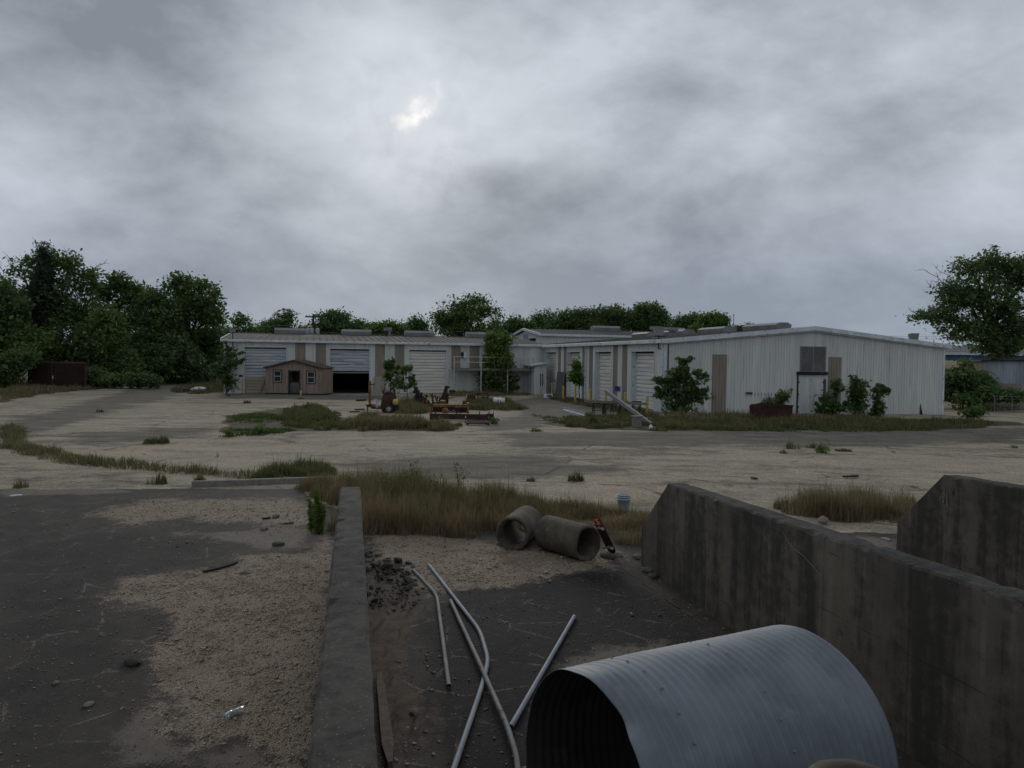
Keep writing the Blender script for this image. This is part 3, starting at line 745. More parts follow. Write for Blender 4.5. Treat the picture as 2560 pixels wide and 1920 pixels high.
# roof sheets with standing seams (front slope each one, back slope in sheets too)
sw = .62; nsh = int(W1L / sw) + 1; sw = (W1L + .5) / nsh; sl_ = (RG1 - EA1) / (W1D / 2)
vs = []
ohf = -.30
pr = [(0, .0), (.03, .06), (.075, .06), (.105, 0), (sw, 0)]
def roof_sheet_mesh(y0, y1, z0, z1_, flip=False):
    vs = []
    for x, z in pr: vs += [(x, y0, z0 + z), (x, y1, z1_ + z)]
    fs = [(2 * i, 2 * i + 2, 2 * i + 3, 2 * i + 1) for i in range(len(pr) - 1)]
    me_ = bpy.data.meshes.new('roof_sheet'); me_.from_pydata(vs, [], fs); me_.materials.append(M['roof']); me_.update(); return me_
rf = roof_sheet_mesh(ohf, W1D / 2, EA1 + ohf * sl_, RG1); rb = roof_sheet_mesh(W1D / 2, W1D + .2, RG1, EA1)
for i in range(nsh):
    link('roof_sheet', rf, W1, loc=(-.25 + i * sw, 0, 0)); link('roof_sheet', rb, W1, loc=(-.25 + i * sw, 0, 0))
m = MB(); m.box(-.3, W1L - .02, -.40, -.05, EA1 - .26, EA1 - .035); m.build('gutter', M['trim'], W1, bevel=.03)
m = MB(); m.bar((-.29, -.32, EA1 - .06), (-.29, W1D / 2, RG1 + .02), .1, .22); m.bar((-.29, W1D / 2, RG1 + .02), (-.29, W1D + .2, EA1 - .06), .1, .22); m.build('rake_trim', M['trim'], W1)
m = MB(); m.box(-.2, W1L, W1D / 2 - .2, W1D / 2 + .2, RG1 + .03, RG1 + .08); m.build('ridge_cap', M['roof'], W1)
m = MB(); m.box(-.06, .14, -.07, .0, 0, WT1); m.build('corner_trim', M['trim'], W1)
for a, z3 in ((2093, 0),): downspout(W1, s1(a, z3), -.1, EA1 - .2)
downspout(W1, s1(1110, 1), -.1, EA1 - .2)
OR1 = A1 + VV * W1D / 2
for pa, pb in ((520 + 765 * .217, 520 + 1122 * .217), (520 + 1535 * .217, 520 + 1875 * .217), (880 + 602 * .217, 880 + 930 * .217), (880 + 1305 * .217, 880 + 1620 * .217)):
    a, b = s_u(OR1, pa), s_u(OR1, pb)
    m = MB(); Mx = Matrix.Translation((a, W1D / 2, RG1)) @ Matrix(((0, 0, 1, 0), (1, 0, 0, 0), (0, 1, 0, 0), (0, 0, 0, 1)))
    m.prism([(-.55, .0), (.55, 0), (.62, .38), (.3, .62), (-.3, .62), (-.62, .38)], Mx, b - a); m.build('ridge_vent', M['vent'], W1)
for pxs_, hh in ((880 + 378 * .217, .75), (880 + 437 * .217, .85)):
    a = s_u(OR1, pxs_); yy = W1D / 2 - .9 if pxs_ < 970 else W1D / 2 + 1
    m = MB(); m.tube([(a, yy, RG1 - .3), (a, yy, RG1 + hh - .2)], .14, 10); f = m.build('flue_pipe', M['rust'] if pxs_ < 970 else M['vent'], W1)
    m = MB(); m.box(a - .26, a + .26, yy - .2, yy + .2, RG1 + hh - .2, RG1 + hh + .12); m.build('flue_cap', M['vent'], W1)
# small plates, meter box
def plate(parent, x0, x1, z0, z1_, y=-.06, t=.02, mt='blue', name='sign_plate'):
    m = MB(); m.box(x0, x1, y - t, y, z0, z1_); return m.build(name, M[mt], parent)
plate(W1, s1(355), s1(400), z1h(s1(355), 1022), z1h(s1(355), 1000))
plate(W1, s1(610, 1), s1(652, 1), z1h(s1(610, 1), 1043), z1h(s1(610, 1), 1022))
m = MB(); m.box(s1(1250, 1), s1(1275, 1), -.22, -.05, 3.55, 4.1); m.build('meter_box', M['frame_dark'], W1)
m = MB(); m.box(s1(1280, 1), s1(1312, 1), -.24, -.05, 3.5, 4.15); m.tube([(s1(1258, 1), -.1, 4.1), (s1(1258, 1), -.1, 4.6), (s1(1300, 1), -.1, 4.6), (s1(1300, 1), -.1, 4.1)], .03, 6); m.build('meter_box', M['trim'], W1)

# --- right wing with gable end to the yard
W2W = s_u(N2, 2358); W2L = t_v(N2, 1360); EA2 = 4.95; RG2 = 6.02
W2 = thing('workshop_building', 'white metal workshop wing on the right with low gable end and four recessed roll-up doors', 'building', N2, TH)
WT2 = EA2 - .22
gb = lambda a: WT2 + (RG2 - EA2) * min(a, W2W - a) / (W2W / 2)
def s2(zx, z6=False): return s_u(N2, (2040 + zx * .3014) if z6 else (1600 + zx * .217))
def z2h(s, zy, z6=False): return z_at(N2 + UV * s, (600 + zy * .3014) if z6 else (780 + zy * .217))
gbase = lambda a: float(gz((N2 + UV * a).x)) - .1
tanA = (s2(826), s2(998)); dr_ = (s2(1818), s2(2112)); lv = (s2(1842), s2(2125)); tanB = (s2(97, 1), s2(210, 1))
zdoor = z2h(dr_[0], 722); zl0 = z2h(lv[0], 684); zl1 = z2h(lv[0], 394)
wall_panels(W2, (0, 0, 0), 0, W2W, gb, gbase, [(dr_[0], dr_[1], -2, zdoor), (lv[0], lv[1], zl0, zl1)],
            [(tanA[0], tanA[1], -1, z2h(tanA[0], 487), 'panel_tan'), (tanB[0], tanB[1], .2, z2h(tanB[0], 970, 1), 'panel_tan')])
# double door
for k, (a, b) in enumerate(((dr_[0] + .03, (dr_[0] + dr_[1]) / 2 - .015), ((dr_[0] + dr_[1]) / 2 + .015, dr_[1] - .03))):
    d = bpy.data.objects.new('door_leaf', None); col.objects.link(d); d.parent = W2
    m = MB(); zb = gbase(a) + .1; m.box(a, b, -.03, .03, zb, zdoor - .02); m.build('door_panel', M['panel'], d)
    m = MB()
    for x0, x1, z0, z1_ in ((a, a + .08, zb, zdoor - .02), (b - .08, b, zb, zdoor - .02), (a + .08, b - .08, zdoor - .12, zdoor - .02), (a + .08, b - .08, zb, zb + .15)):
        m.box(x0, x1, -.05, -.032, z0, z1_)
    m.build('door_frame', M['trim'], d)
    for hz_ in (.4, 1.3, 2.2):
        m = MB(); xh = a if k == 0 else b; m.box(xh - .05, xh + .05, -.075, -.051, zb + hz_, zb + hz_ + .12); m.build('hinge', M['frame_dark'], d)
m = MB(); m.box(dr_[0] - .12, dr_[1] + .22, -.2, .02, zdoor, zdoor + .22); m.build('lintel', M['frame_dark'], W2)
m = MB(); m.box(dr_[0] - .1, dr_[0] - .002, -.09, .02, gbase(10) + .1, zdoor - .002); m.build('door_jamb', M['frame_dark'], W2)
m = MB(); m.box(dr_[1] + .002, dr_[1] + .2, -.06, .02, gbase(10) + .1, zdoor - .3); m.build('door_jamb', M['plywood'], W2)
# louvre
lo = bpy.data.objects.new('louvre_vent', None); col.objects.link(lo); lo.parent = W2
m = MB(); m.box(lv[0] + .01, lv[1] - .01, .1, .12, zl0, zl1); m.build('backing', M['vent'], lo)
m = MB()
for x0, x1, z0, z1_ in ((lv[0] - .04, lv[0] + .05, zl0, zl1), (lv[1] - .05, lv[1] + .04, zl0, zl1), (lv[0] + .05, lv[1] - .05, zl1 - .07, zl1), ((lv[0] + lv[1]) / 2 - .04, (lv[0] + lv[1]) / 2 + .04, zl0, zl1 - .07)):
    m.box(x0, x1, -.06, .06, z0, z1_)
m.build('louvre_frame', M['vent'], lo)
nl = 20
for side in (0, 1):
    xa = lv[0] + .05 if side == 0 else (lv[0] + lv[1]) / 2 + .04; xb = (lv[0] + lv[1]) / 2 - .04 if side == 0 else lv[1] - .05
    for i in range(nl):
        z = zl0 + (zl1 - .08 - zl0) * i / nl; m = MB()
        m.add([(xa, -.045, z), (xb, -.045, z), (xb, .05, z + .075), (xa, .05, z + .075), (xa, -.045, z + .012), (xb, -.045, z + .012), (xb, .05, z + .087), (xa, .05, z + .087)], [(0, 1, 5, 4), (4, 5, 6, 7), (0, 3, 2, 1)])
        m.build('louvre_blade', M['vent'], lo)
# side wall with four recessed doors (frame runs from far end to near corner)
def t2(zx): return W2L - t_v(N2, 1280 + zx * .217)
def zt(zx, zy): return z_at(N2 + VV * t_v(N2, 1280 + zx * .217), 760 + zy * .217)
dd = [(392, 505, 555), (637, 780, 553), (955, 1140, 550), (1375, 1637, 545)]
ops = []; 
for a, b, zy in dd: ops.append((t2(a), t2(b), -1, zt(b, zy)))
sts = [(528, 560), (592, 627), (805, 843), (885, 928), (1160, 1215), (1265, 1325)]
O2 = (0, W2L, 0)
wall_panels(W2, O2, -math.pi / 2, W2L, lambda a: WT2, lambda a: -.02, ops, [(t2(a), t2(b), 0.0, WT2, 'panel_tan') for a, b in sts])
dl = ['closed roll-up door nearest the corner with the left wing', 'closed roll-up door behind the young tree', 'closed cream roll-up door between tan wall panels', 'closed roll-up door nearest the big shrub']
for (a, b, zy), op, lb in zip(dd, ops, dl):
    roll_door(W2, O2, -math.pi / 2, op[0], op[1], 0, op[3], .42, 'door', label=lb)
# far right side wall, back wall
wall_panels(W2, (W2W, 0, 0), math.pi / 2, W2L + 6, lambda a: WT2, lambda a: -.5, (), (), cell=1.84)
m = MB(); m.box(0.1, W2W, W2L + 6, W2L + 6.1, 0, WT2); m.build('back_wall', M['panel'], W2)
# roof slopes with seams
def slope_mesh(x0, z0, x1, z1_, y0, y1, mt, sp=.62):
    m = MB(); n = int((y1 - y0) / sp); q = (y1 - y0) / n
    m.add([(x0, y0, z0), (x1, y0, z1_), (x1, y1, z1_), (x0, y1, z0)], [(0, 1, 2, 3)])
    for i in range(n):
        y = y0 + i * q + .02
        m.add([(x0, y, z0), (x0, y, z0 + .05), (x1, y, z1_ + .05), (x1, y, z1_), (x0, y + .03, z0), (x0, y + .03, z0 + .05), (x1, y + .03, z1_ + .05), (x1, y + .03, z1_)], [(0, 3, 2, 1), (1, 2, 6, 5), (4, 5, 6, 7), (0, 1, 5, 4), (2, 3, 7, 6)])
    return m
slope_mesh(-.3, EA2 - .03, W2W / 2, RG2, -.28, W2L + 6.2, 'roof').build('roof_slope', M['roof'], W2)
slope_mesh(W2W / 2, RG2, W2W + .3, EA2 - .03, -.28, W2L + 6.2, 'roof').build('roof_slope', M['roof'], W2)
m = MB(); m.bar((-.36, -.3, EA2 - .14), (W2W / 2, -.3, RG2 - .08), .14, .3); m.bar((W2W / 2, -.3, RG2 - .08), (W2W + .36, -.3, EA2 - .14), .14, .3); m.build('rake_trim', M['trim'], W2)
m = MB(); m.bar((-.1, -.12, WT2 - .06), (W2W / 2, -.12, WT2 - .06 + RG2 - EA2), .2, .1); m.bar((W2W / 2, -.12, WT2 - .06 + RG2 - EA2), (W2W + .1, -.12, WT2 - .06), .2, .1); m.build('soffit_trim', M['trim'], W2)
m = MB(); m.box(-.42, -.06, -.25, W2L - .42, EA2 - .28, EA2 - .02); m.build('gutter', M['trim'], W2, bevel=.03)
m = MB(); m.box(-.07, .0, -.07, .16, 0, WT2); m.box(0, .18, -.07, 0.0, 0, WT2); m.build('corner_trim', M['trim'], W2)
m = MB(); m.box(.19, .30, -.06, -.036, .2, WT2 - .05); m.build('corner_gap_strip', M['plywood'], W2)
m = MB(); m.box(W2W - .12, W2W + .06, -.07, 0, gbase(W2W), WT2); m.build('corner_trim', M['trim'], W2)
for zx in (855, 1745):
    y = t_v(N2, 1280 + zx * .217); m = MB(); m.tube([(-.12, y, .02), (-.12, y, EA2 - .55), (-.22, y, EA2 - .25)], .055, 8); m.build('downspout', M['trim'], W2)
m = MB(); y = W2L - .35; m.tube([(-.12, y, .02), (-.12, y, EA2 - .3)], .055, 8); m.build('downspout', M['trim'], W2)
for ya, yb in ((3.4, 8.0), (11, 15.4), (18.2, 22.4), (26.0, 30.0)):
    m = MB(); Mx = Matrix.Translation((W2W / 2, yb, RG2)) @ Matrix(((1, 0, 0, 0), (0, 0, -1, 0), (0, 1, 0, 0), (0, 0, 0, 1)))
    m.prism([(-.6, -.02), (.6, -.02), (.7, .32), (.35, .5), (-.35, .5), (-.7, .32)], Mx, yb - ya); m.build('ridge_vent', M['vent'], W2)
for xx, yy, hh in ((3.0, 7.5, .95), (8.5, 15.5, .7)):
    zr = EA2 + (RG2 - EA2) * xx / (W2W / 2)
    m = MB(); m.box(xx - .22, xx + .22, yy - .22, yy + .22, zr - .1, zr + hh - .25); m.box(xx - .38, xx + .38, yy - .38, yy + .38, zr + hh - .25, zr + hh); m.build('roof_flue', M['vent'], W2)
# blue painted patches on the side wall: x = outward
def plate2(za, zb_, y0, y1, off=.065):
    a, b = t2(za), t2(zb_)
    ya, yb = W2L - b, W2L - a
    m = MB(); m.box(-off - .012, -off, ya, yb, zt(za, y1), zt(za, y0)); m.build('blue_patch', M['blue'], W2)
plate2(820, 838, 825, 896); plate2(797, 838, 897, 940); plate2(1197, 1252, 945, 998); plate2(1642, 1662, 1035, 1065); plate2(498, 509, 878, 896); plate2(778, 793, 920, 938)
# bits on gable wall: low bracket row, small cuts
m = MB(); a = s2(1218); m.box(a, a + .45, -.2, -.03, 1.25, 1.36); m.build('wall_bracket', M['frame_dark'], W2)
for i in range(7):
    a = s2(1285 + i * 38); m = MB(); m.box(a, a + .03, -.05, -.033, 1.12 - .02 * (i % 3), 1.32); m.build('wall_cut', M['dark'], W2)
a = s2(865, 1); m = MB(); m.add([(a, -.052, gbase(a) + .05), (a + .28, -.052, gbase(a) + .05), (a + .04, -.052, .55)], [(0, 1, 2)]); m.build('torn_gap', M['dark'], W2)

# --- low office lean-to in the inner corner
b0 = s_u(A1, 1321)
OF = thing('office_leanto', 'small white metal lean-to with two slit windows in the inner corner', 'building', A1 + UV * b0 - VV * 2.4, TH)
ow = W1L - b0 - .5
m_h = lambda a: 2.75 + .25 * a / ow
sl0, sl1, sl2, sl3 = ow * .42, ow * .52, ow * .61, ow * .71
wall_panels(OF, (0, 0, 0), 0, ow, m_h, lambda a: 0, [(sl0, sl1, .85, 2.05), (sl2, sl3, .85, 2.05)], (), cell=.7, rib=.18)
wall_panels(OF, (0, 2.38, 0), -math.pi / 2, 2.38, lambda a: 2.75, lambda a: 0, (), (), rib=.2)
for a, b in ((sl0, sl1), (sl2, sl3)):
    wn = bpy.data.objects.new('slit_window', None); col.objects.link(wn); wn.parent = OF
    m = MB(); m.box(a, b, .03, .045, .85, 2.05); m.build('pane', M['glass'], wn)
    m = MB(); m.box(a - .03, a, -.05, .05, .85, 2.05); m.box(b, b + .03, -.05, .05, .85, 2.05); m.build('frame', M['trim'], wn)
m = MB(); m.add([(-.5, -.3, 2.78), (ow, -.3, 3.05), (ow, 2.4, 3.05), (-.5, 2.4, 2.78), (-.5, -.3, 2.93), (ow, -.3, 3.2), (ow, 2.4, 3.2), (-.5, 2.4, 2.93)], [(0, 3, 2, 1), (4, 5, 6, 7), (0, 1, 5, 4), (3, 0, 4, 7), (1, 2, 6, 5)]); m.build('roof', M['trim'], OF)

# --- taller hall behind
D3 = 95.0; E3 = Vector(((1353 - 1280) / FPX * D3, D3, 0)); W3 = 15.3; L3 = 40.0; EA3 = 6.75; RG3 = 7.62
H3 = thing('rear_hall', 'taller grey white metal hall behind the inner corner with gable windows', 'building', E3, TH)
wall_panels(H3, (0, 0, 0), 0, L3, lambda a: EA3 - .3, lambda a: 3.0, (), (), 'panel', cell=1.84)
g3 = lambda a: EA3 - .25 + (RG3 - EA3) * min(a, W3 - a) / (W3 / 2)
wins = [(W3 * .18, W3 * .40, 4.2, 6.1), (W3 * .62, W3 * .84, 4.9, 6.25)]
wall_panels(H3, (0, W3, 0), -math.pi / 2, W3, g3, lambda a: 3.0, wins, [(W3 * .44, W3 * .60, 4.0, 6.9, 'panel_pale')], 'panel', cell=1.0)
for a, b, z0, z1_ in wins:
    wn = bpy.data.objects.new('gable_window', None); col.objects.link(wn); wn.parent = H3
    m = MB(); m.box(.05, .08, W3 - b, W3 - a, z0, z1_); m.build('pane', M['panel_pale'] if a < 5 else M['glass'], wn)
    m = MB()
    for y0, y1, q0, q1 in ((W3 - b - .12, W3 - b, z0 - .12, z1_ + .12), (W3 - a, W3 - a + .12, z0 - .12, z1_ + .12), (W3 - b, W3 - a, z0 - .12, z0), (W3 - b, W3 - a, z1_, z1_ + .12)): m.box(-.06, .06, y0, y1, q0, q1)
    m.build('frame', M['trim'], wn)
m = MB()
for y0, z0, y1, z1_ in ((-.3, EA3 - .03, W3 / 2, RG3), (W3 / 2, RG3, W3 + .3, EA3 - .03)):
    m2 = MB(); n = 64; q = (L3 + .4) / n
    m2.add([(-.3, y0, z0), (L3, y0, z0), (L3, y1, z1_), (-.3, y1, z1_)], [(0, 1, 2, 3)])
    for i in range(n):
        x = -.3 + i * q
        m2.add([(x, y0, z0), (x, y0, z0 + .06), (x, y1, z1_ + .06), (x, y1, z1_), (x + .04, y0, z0), (x + .04, y0, z0 + .06), (x + .04, y1, z1_ + .06), (x + .04, y1, z1_)], [(0, 1, 2, 3), (1, 5, 6, 2), (4, 7, 6, 5), (0, 4, 5, 1)])
    m2.build('roof_slope', M['roof_grey'], H3)
m = MB(); m.bar((-.38, -.32, EA3 - .12), (-.38, W3 / 2, RG3 - .06), .12, .3); m.bar((-.38, W3 / 2, RG3 - .06), (-.38, W3 + .3, EA3 - .12), .12, .3); m.build('rake_trim', M['trim'], H3)
m = MB(); m.box(-.4, L3, -.45, -.08, EA3 - .32, EA3 - .04); m.build('gutter', M['trim'], H3, bevel=.03)
OR3 = E3 + VV * W3 / 2
for pa, pb in ((1477, 1545), (1640, 1706)):
    a, b = s_u(OR3, pa), s_u(OR3, pb); m = MB(); Mx = Matrix.Translation((a, W3 / 2, RG3)) @ Matrix(((0, 0, 1, 0), (1, 0, 0, 0), (0, 1, 0, 0), (0, 0, 0, 1)))
    m.prism([(-.55, -.02), (.55, -.02), (.62, .4), (.3, .66), (-.3, .66), (-.62, .4)], Mx, b - a); m.build('ridge_vent', M['vent'], H3)
m = MB(); a = s_u(E3, 1415); m.tube([(a, -.16, 4), (a, -.16, EA3 - .3)], .07, 8); m.build('downspout', M['trim'], H3)

# --- timber shed standing in the yard
sp0 = G(664, 985); sp1 = G(806, 988)
SW = (sp1 - sp0).length; SA = math.atan2(sp1.y - sp0.y, sp1.x - sp0.x)
SH = thing('wooden_shed', 'small tan wooden shed with a low gable roof in front of the left wing', 'shed', sp0, SA)
zE = 2.45; zR = 3.1; SD = 2.3
def zs(zy, zx=900): return z_at(sp0 + (sp1 - sp0) * .5, 720 + zy * .217)
def xs_(zx): return (zx - 662) / (1327 - 662) * SW
gs = lambda a: .12 + (zE - .12) + (zR - zE) * (1 - abs(a - SW / 2) / (SW / 2)) - .06
wl = [(xs_(760), xs_(845), zs(1082), zs(955)), (xs_(1152), xs_(1238), zs(1090), zs(962))]
dop = (xs_(940), xs_(1060), .12, zs(960))
bw = .2
nb = int(SW / .38)
edges = sorted(set([0, SW] + [SW * i / nb for i in range(1, nb)] + [w_[0] for w_ in wl] + [w_[1] for w_ in wl] + [dop[0], dop[1]]))
for a0, a1 in zip(edges[:-1], edges[1:]):
    if a1 - a0 < .03: continue
    mid = (a0 + a1) / 2; segs = [(.12, 9)]
    for o_ in wl + [dop]:
        if o_[0] < mid < o_[1]:
            segs = [(.12, o_[2]), (o_[3], 9)] if o_[2] > .2 else [(o_[3], 9)]
    for z0, z1_ in segs:
        m = MB(); ta, tb = min(z1_, gs(a0)), min(z1_, gs(a1)); g_ = .008
        m.add([(a0 + g_, -.02, z0), (a1 - g_, -.02, z0), (a1 - g_, -.02, tb), (a0 + g_, -.02, ta), (a0, 0, z0), (a1, 0, z0), (a1, 0, tb), (a0, 0, ta)], [(0, 1, 2, 3), (1, 5, 6, 2), (4, 0, 3, 7), (4, 7, 6, 5), (3, 2, 6, 7)])
        m.build('siding_board', M['shed'], SH)
for i in range(6):
    y0 = SD * i / 6; y1 = SD * (i + 1) / 6
    for x0, x1 in ((SW, SW + .02), (-.02, 0)):
        m = MB(); m.box(x0, x1, y0 + .006, y1 - .006, .12, zE - .06); m.build('siding_board', M['shed'], SH)
m = MB(); m.box(.02, SW - .02, SD - .05, SD, .12, zE - .05); m.build('back_wall', M['shed'], SH)
m = MB(); m.box(.02, SW - .02, .05, SD - .06, .12, .16); m.build('floor', M['shed_trim'], SH)
for sgn, x0, z0, x1, z1_ in ((0, -.14, zE - .04, SW / 2, zR), (1, SW / 2, zR, SW + .14, zE - .04)):
    m = MB(); m.add([(x0, -.16, z0), (x1, -.16, z1_), (x1, SD + .1, z1_), (x0, SD + .1, z0), (x0, -.16, z0 + .07), (x1, -.16, z1_ + .07), (x1, SD + .1, z1_ + .07), (x0, SD + .1, z0 + .07)], [(0, 3, 2, 1), (4, 5, 6, 7), (0, 1, 5, 4), (2, 3, 7, 6), (0, 4, 7, 3), (1, 2, 6, 5)])
    m.build('roof', M['shed_roof'], SH)
    m = MB(); m.bar((x0, -.19, z0 - .02), (x1, -.19, z1_ - .02), .04, .14); m.build('barge_board', M['shed_trim'], SH)
for k, (a, b, z0, z1_) in enumerate(wl):
    wn = bpy.data.objects.new('window', None); col.objects.link(wn); wn.parent = SH
    m = MB(); f_ = .05
    for x0, x1, q0, q1 in ((a, a + f_, z0, z1_), (b - f_, b, z0, z1_), (a + f_, b - f_, z0, z0 + f_), (a + f_, b - f_, z1_ - f_, z1_), (a + f_, b - f_, (z0 + z1_) / 2 - .03, (z0 + z1_) / 2 + .03)): m.box(x0, x1, -.035, .01, q0, q1)
    m.build('frame', M['shed_frame'], wn)
    for q0, q1 in ((z0 + f_, (z0 + z1_) / 2 - .03), ((z0 + z1_) / 2 + .03, z1_ - f_)):
        m = MB(); m.box(a + f_, b - f_, -.012, -.004, q0, q1); m.build('pane', M['glass'], wn)
    m = MB()
    for x0, x1, q0, q1 in ((a - .1, a - .002, z0 - .1, z1_ + .1), (b + .002, b + .1, z0 - .1, z1_ + .1), (a - .002, b + .002, z0 - .1, z0 - .002), (a - .002, b + .002, z1_ + .002, z1_ + .1)): m.box(x0, x1, -.045, -.021, q0, q1)
    m.build('casing', M['shed_trim'], wn)
dn = bpy.data.objects.new('doorway', None); col.objects.link(dn); dn.parent = SH
m = MB()
for x0, x1, q0, q1 in ((dop[0] - .1, dop[0], .12, dop[3] + .1), (dop[1], dop[1] + .1, .12, dop[3] + .1), (dop[0], dop[1], dop[3], dop[3] + .1)): m.box(x0, x1, -.05, .04, q0, q1)
m.build('casing', M['shed_trim'], dn)
m = MB(); m.box(dop[0] + .01, dop[1] - .01, .12, .16, .17, 1.1); m.build('lower_door_leaf', M['plywood'], dn)
for y_ in (.15, SD - .3):
    m = MB(); m.box(-.05, SW + .05, y_, y_ + .14, 0, .118); m.build('skid', M['shed_trim'], SH)
pp = G(650, 985); pq = AY(665, 948, pp.y + .5)
o = MB().bar((0, 0, .0), pq - pp, .14, .05).build('leaning_plank', M['wood'], loc=pp); tag(o, 'dark plank leaning on the left side of the tan shed', 'plank')

# --- far right: corrugated shed, pale roof, blue building
RS = G(2461, 998)
RS = on_ground(2461, 66)
S1 = thing('corrugated_shed', 'patched bluish corrugated metal shed at the right picture edge', 'shed', RS, R_(-25))
rh = z_at(RS, 903)
wall_panels(S1, (0, 0, 0), 0, 14, lambda a: rh - RS.z + .02 * a, lambda a: -.1, (), [(0, 2.8, 0, 2.2, 'panel_tan'), (2.8, 7.2, 0, 1.55, 'panel_tan')], 'panel_pale', cell=.9)
wall_panels(S1, (0, 8, 0), -math.pi / 2, 8, lambda a: rh - RS.z, lambda a: -.1, (), (), 'panel_tan', cell=.9)
m = MB(); q = rh - RS.z; m.add([(-.3, -.3, q), (14, -.3, q + .29), (14, 8, q + .29), (-.3, 8, q), (-.3, -.3, q + .1), (14, -.3, q + .39), (14, 8, q + .39), (-.3, 8, q + .1)], [(0, 3, 2, 1), (4, 5, 6, 7), (0, 1, 5, 4), (3, 0, 4, 7), (1, 2, 6, 5), (2, 3, 7, 6)]); m.build('roof', M['frame_dark'], S1)
PB = on_ground(2345, 88)
S2_ = thing('pale_roof_shed', 'low shed with a pale ribbed roof behind the right end of the gable wing', 'shed', PB, R_(8))
za, zb_ = z_at(PB, 921) - PB.z, z_at(PB, 903) - PB.z + .1
wall_panels(S2_, (0, 0, 0), 0, 13, lambda a: za, lambda a: 0, (), (), 'panel_tan', cell=1.2)
m = MB(); n = 22
m.add([(-.2, -.3, za), (13.2, -.3, za), (13.2, 6, zb_), (-.2, 6, zb_)], [(0, 1, 2, 3)]); m.add([(-.2, 6, zb_), (13.2, 6, zb_), (13.2, 12, za), (-.2, 12, za)], [(0, 1, 2, 3)])
m.build('roof', M['door_tan'], S2_)
for i in range(n):
    x = -.2 + 13.2 * i / n; mm_ = MB(); mm_.bar((x, -.3, za + .04), (x, 6, zb_ + .04), .05, .08); mm_.build('roof_rib', M['door_tan'], S2_)
BB = on_ground(2355, 118)
S3_ = thing('blue_building', 'far blue metal building with a white eave beside the big tree', 'building', BB, R_(5))
ze = z_at(BB, 886) - BB.z
wall_panels(S3_, (0, 0, 0), 0, 30, lambda a: ze, lambda a: 0, (), (), 'panel_pale', cell=1.5)
m = MB(); m.box(-.4, 30, -.5, 0, ze - .05, ze + .35); m.build('eave', M['trim'], S3_)
m = MB(); m.add([(-.4, -.4, ze + .36), (30, -.4, ze + .36), (30, 9, ze + 1.5), (-.4, 9, ze + 1.5)], [(0, 1, 2, 3)]); m.build('roof', M['roof_grey'], S3_)
M['bluewall'] = mk('blue_sheet_metal', (.09, .15, .24), (.07, .12, .2), 1, .6)
for o in S3_.children:
    if o.name.startswith('wall_panel'): o.material_slots[0].material = M['bluewall']

# ------------------------------------------------------------------ vegetation
def leaves(name, C, tint, size, mat_, per, spread, flat=.35, aspect=.55):
    """clumps of small rhombic leaves round the points C"""
    n = len(C); N = n * per
    c = np.repeat(C, per, 0) + rng.normal(0, 1, (N, 3)) * np.repeat(np.broadcast_to(spread, (n,)), per)[:, None] * np.array([1, 1, .75])
    nrm = rng.normal(0, 1, (N, 3)); nrm[:, 2] = np.abs(nrm[:, 2]) + flat; nrm /= np.linalg.norm(nrm, axis=1)[:, None]
    a = rng.normal(0, 1, (N, 3)); a -= nrm * (a * nrm).sum(1)[:, None]; a /= np.linalg.norm(a, axis=1)[:, None]
    b = np.cross(nrm, a); s = size * np.clip(rng.lognormal(-.08, .38, N), .4, 2.2)[:, None]
    fold = nrm * s * .12
    V = np.stack([c - a * s, c + b * s * aspect - a * s * .1 + fold, c + a * s, c - b * s * aspect - a * s * .1 + fold], 1).reshape(-1, 3)
    F = np.arange(N * 4).reshape(N, 4)
    t = np.clip(np.repeat(tint, per) + rng.normal(0, .13, N), 0, 1)
    return np_mesh(name, V, F, mat_, {'tint': np.repeat(t, 4)})
def lobes_points(lobes, n, seed, gap=.42, shell=.45):
    r = np.random.default_rng(seed); L = np.array(lobes, float)
    vol = (L[:, 3] * L[:, 4] * L[:, 5]) ** .67; k = r.choice(len(L), n, p=vol / vol.sum())
    d = r.normal(0, 1, (n, 3)); d /= np.linalg.norm(d, axis=1)[:, None]
    rad = r.uniform(0, 1, n) ** shell
    P = L[k, :3] + d * rad[:, None] * L[k, 3:6]
    f = 1.4 / max(.6, L[:, 3:6].mean())
    g = fbm(P[:, 0] * f * 1.6 + P[:, 1] * .9 * f, P[:, 2] * f * 1.6 + P[:, 1] * .7 * f, seed, 3)
    return P[g > gap - .08 * r.random(n)]
def limb(m, a, b, r0, r1, seg=5, wob=.12, sag=0.0, n=6, r=random):
    a, b = Vector(a), Vector(b); d = (b - a); L = d.length; pts = []; rr = []
    for i in range(seg + 1):
        t = i / seg; p = a + d * t
        k = math.sin(math.pi * t) * wob * L
        p = p + Vector((r.uniform(-k, k), r.uniform(-k, k), r.uniform(-k, k) * .6 + sag * L * math.sin(math.pi * t)))
        pts.append(p); rr.append(r0 + (r1 - r0) * t)
    m.tube(pts, rr, n); return pts
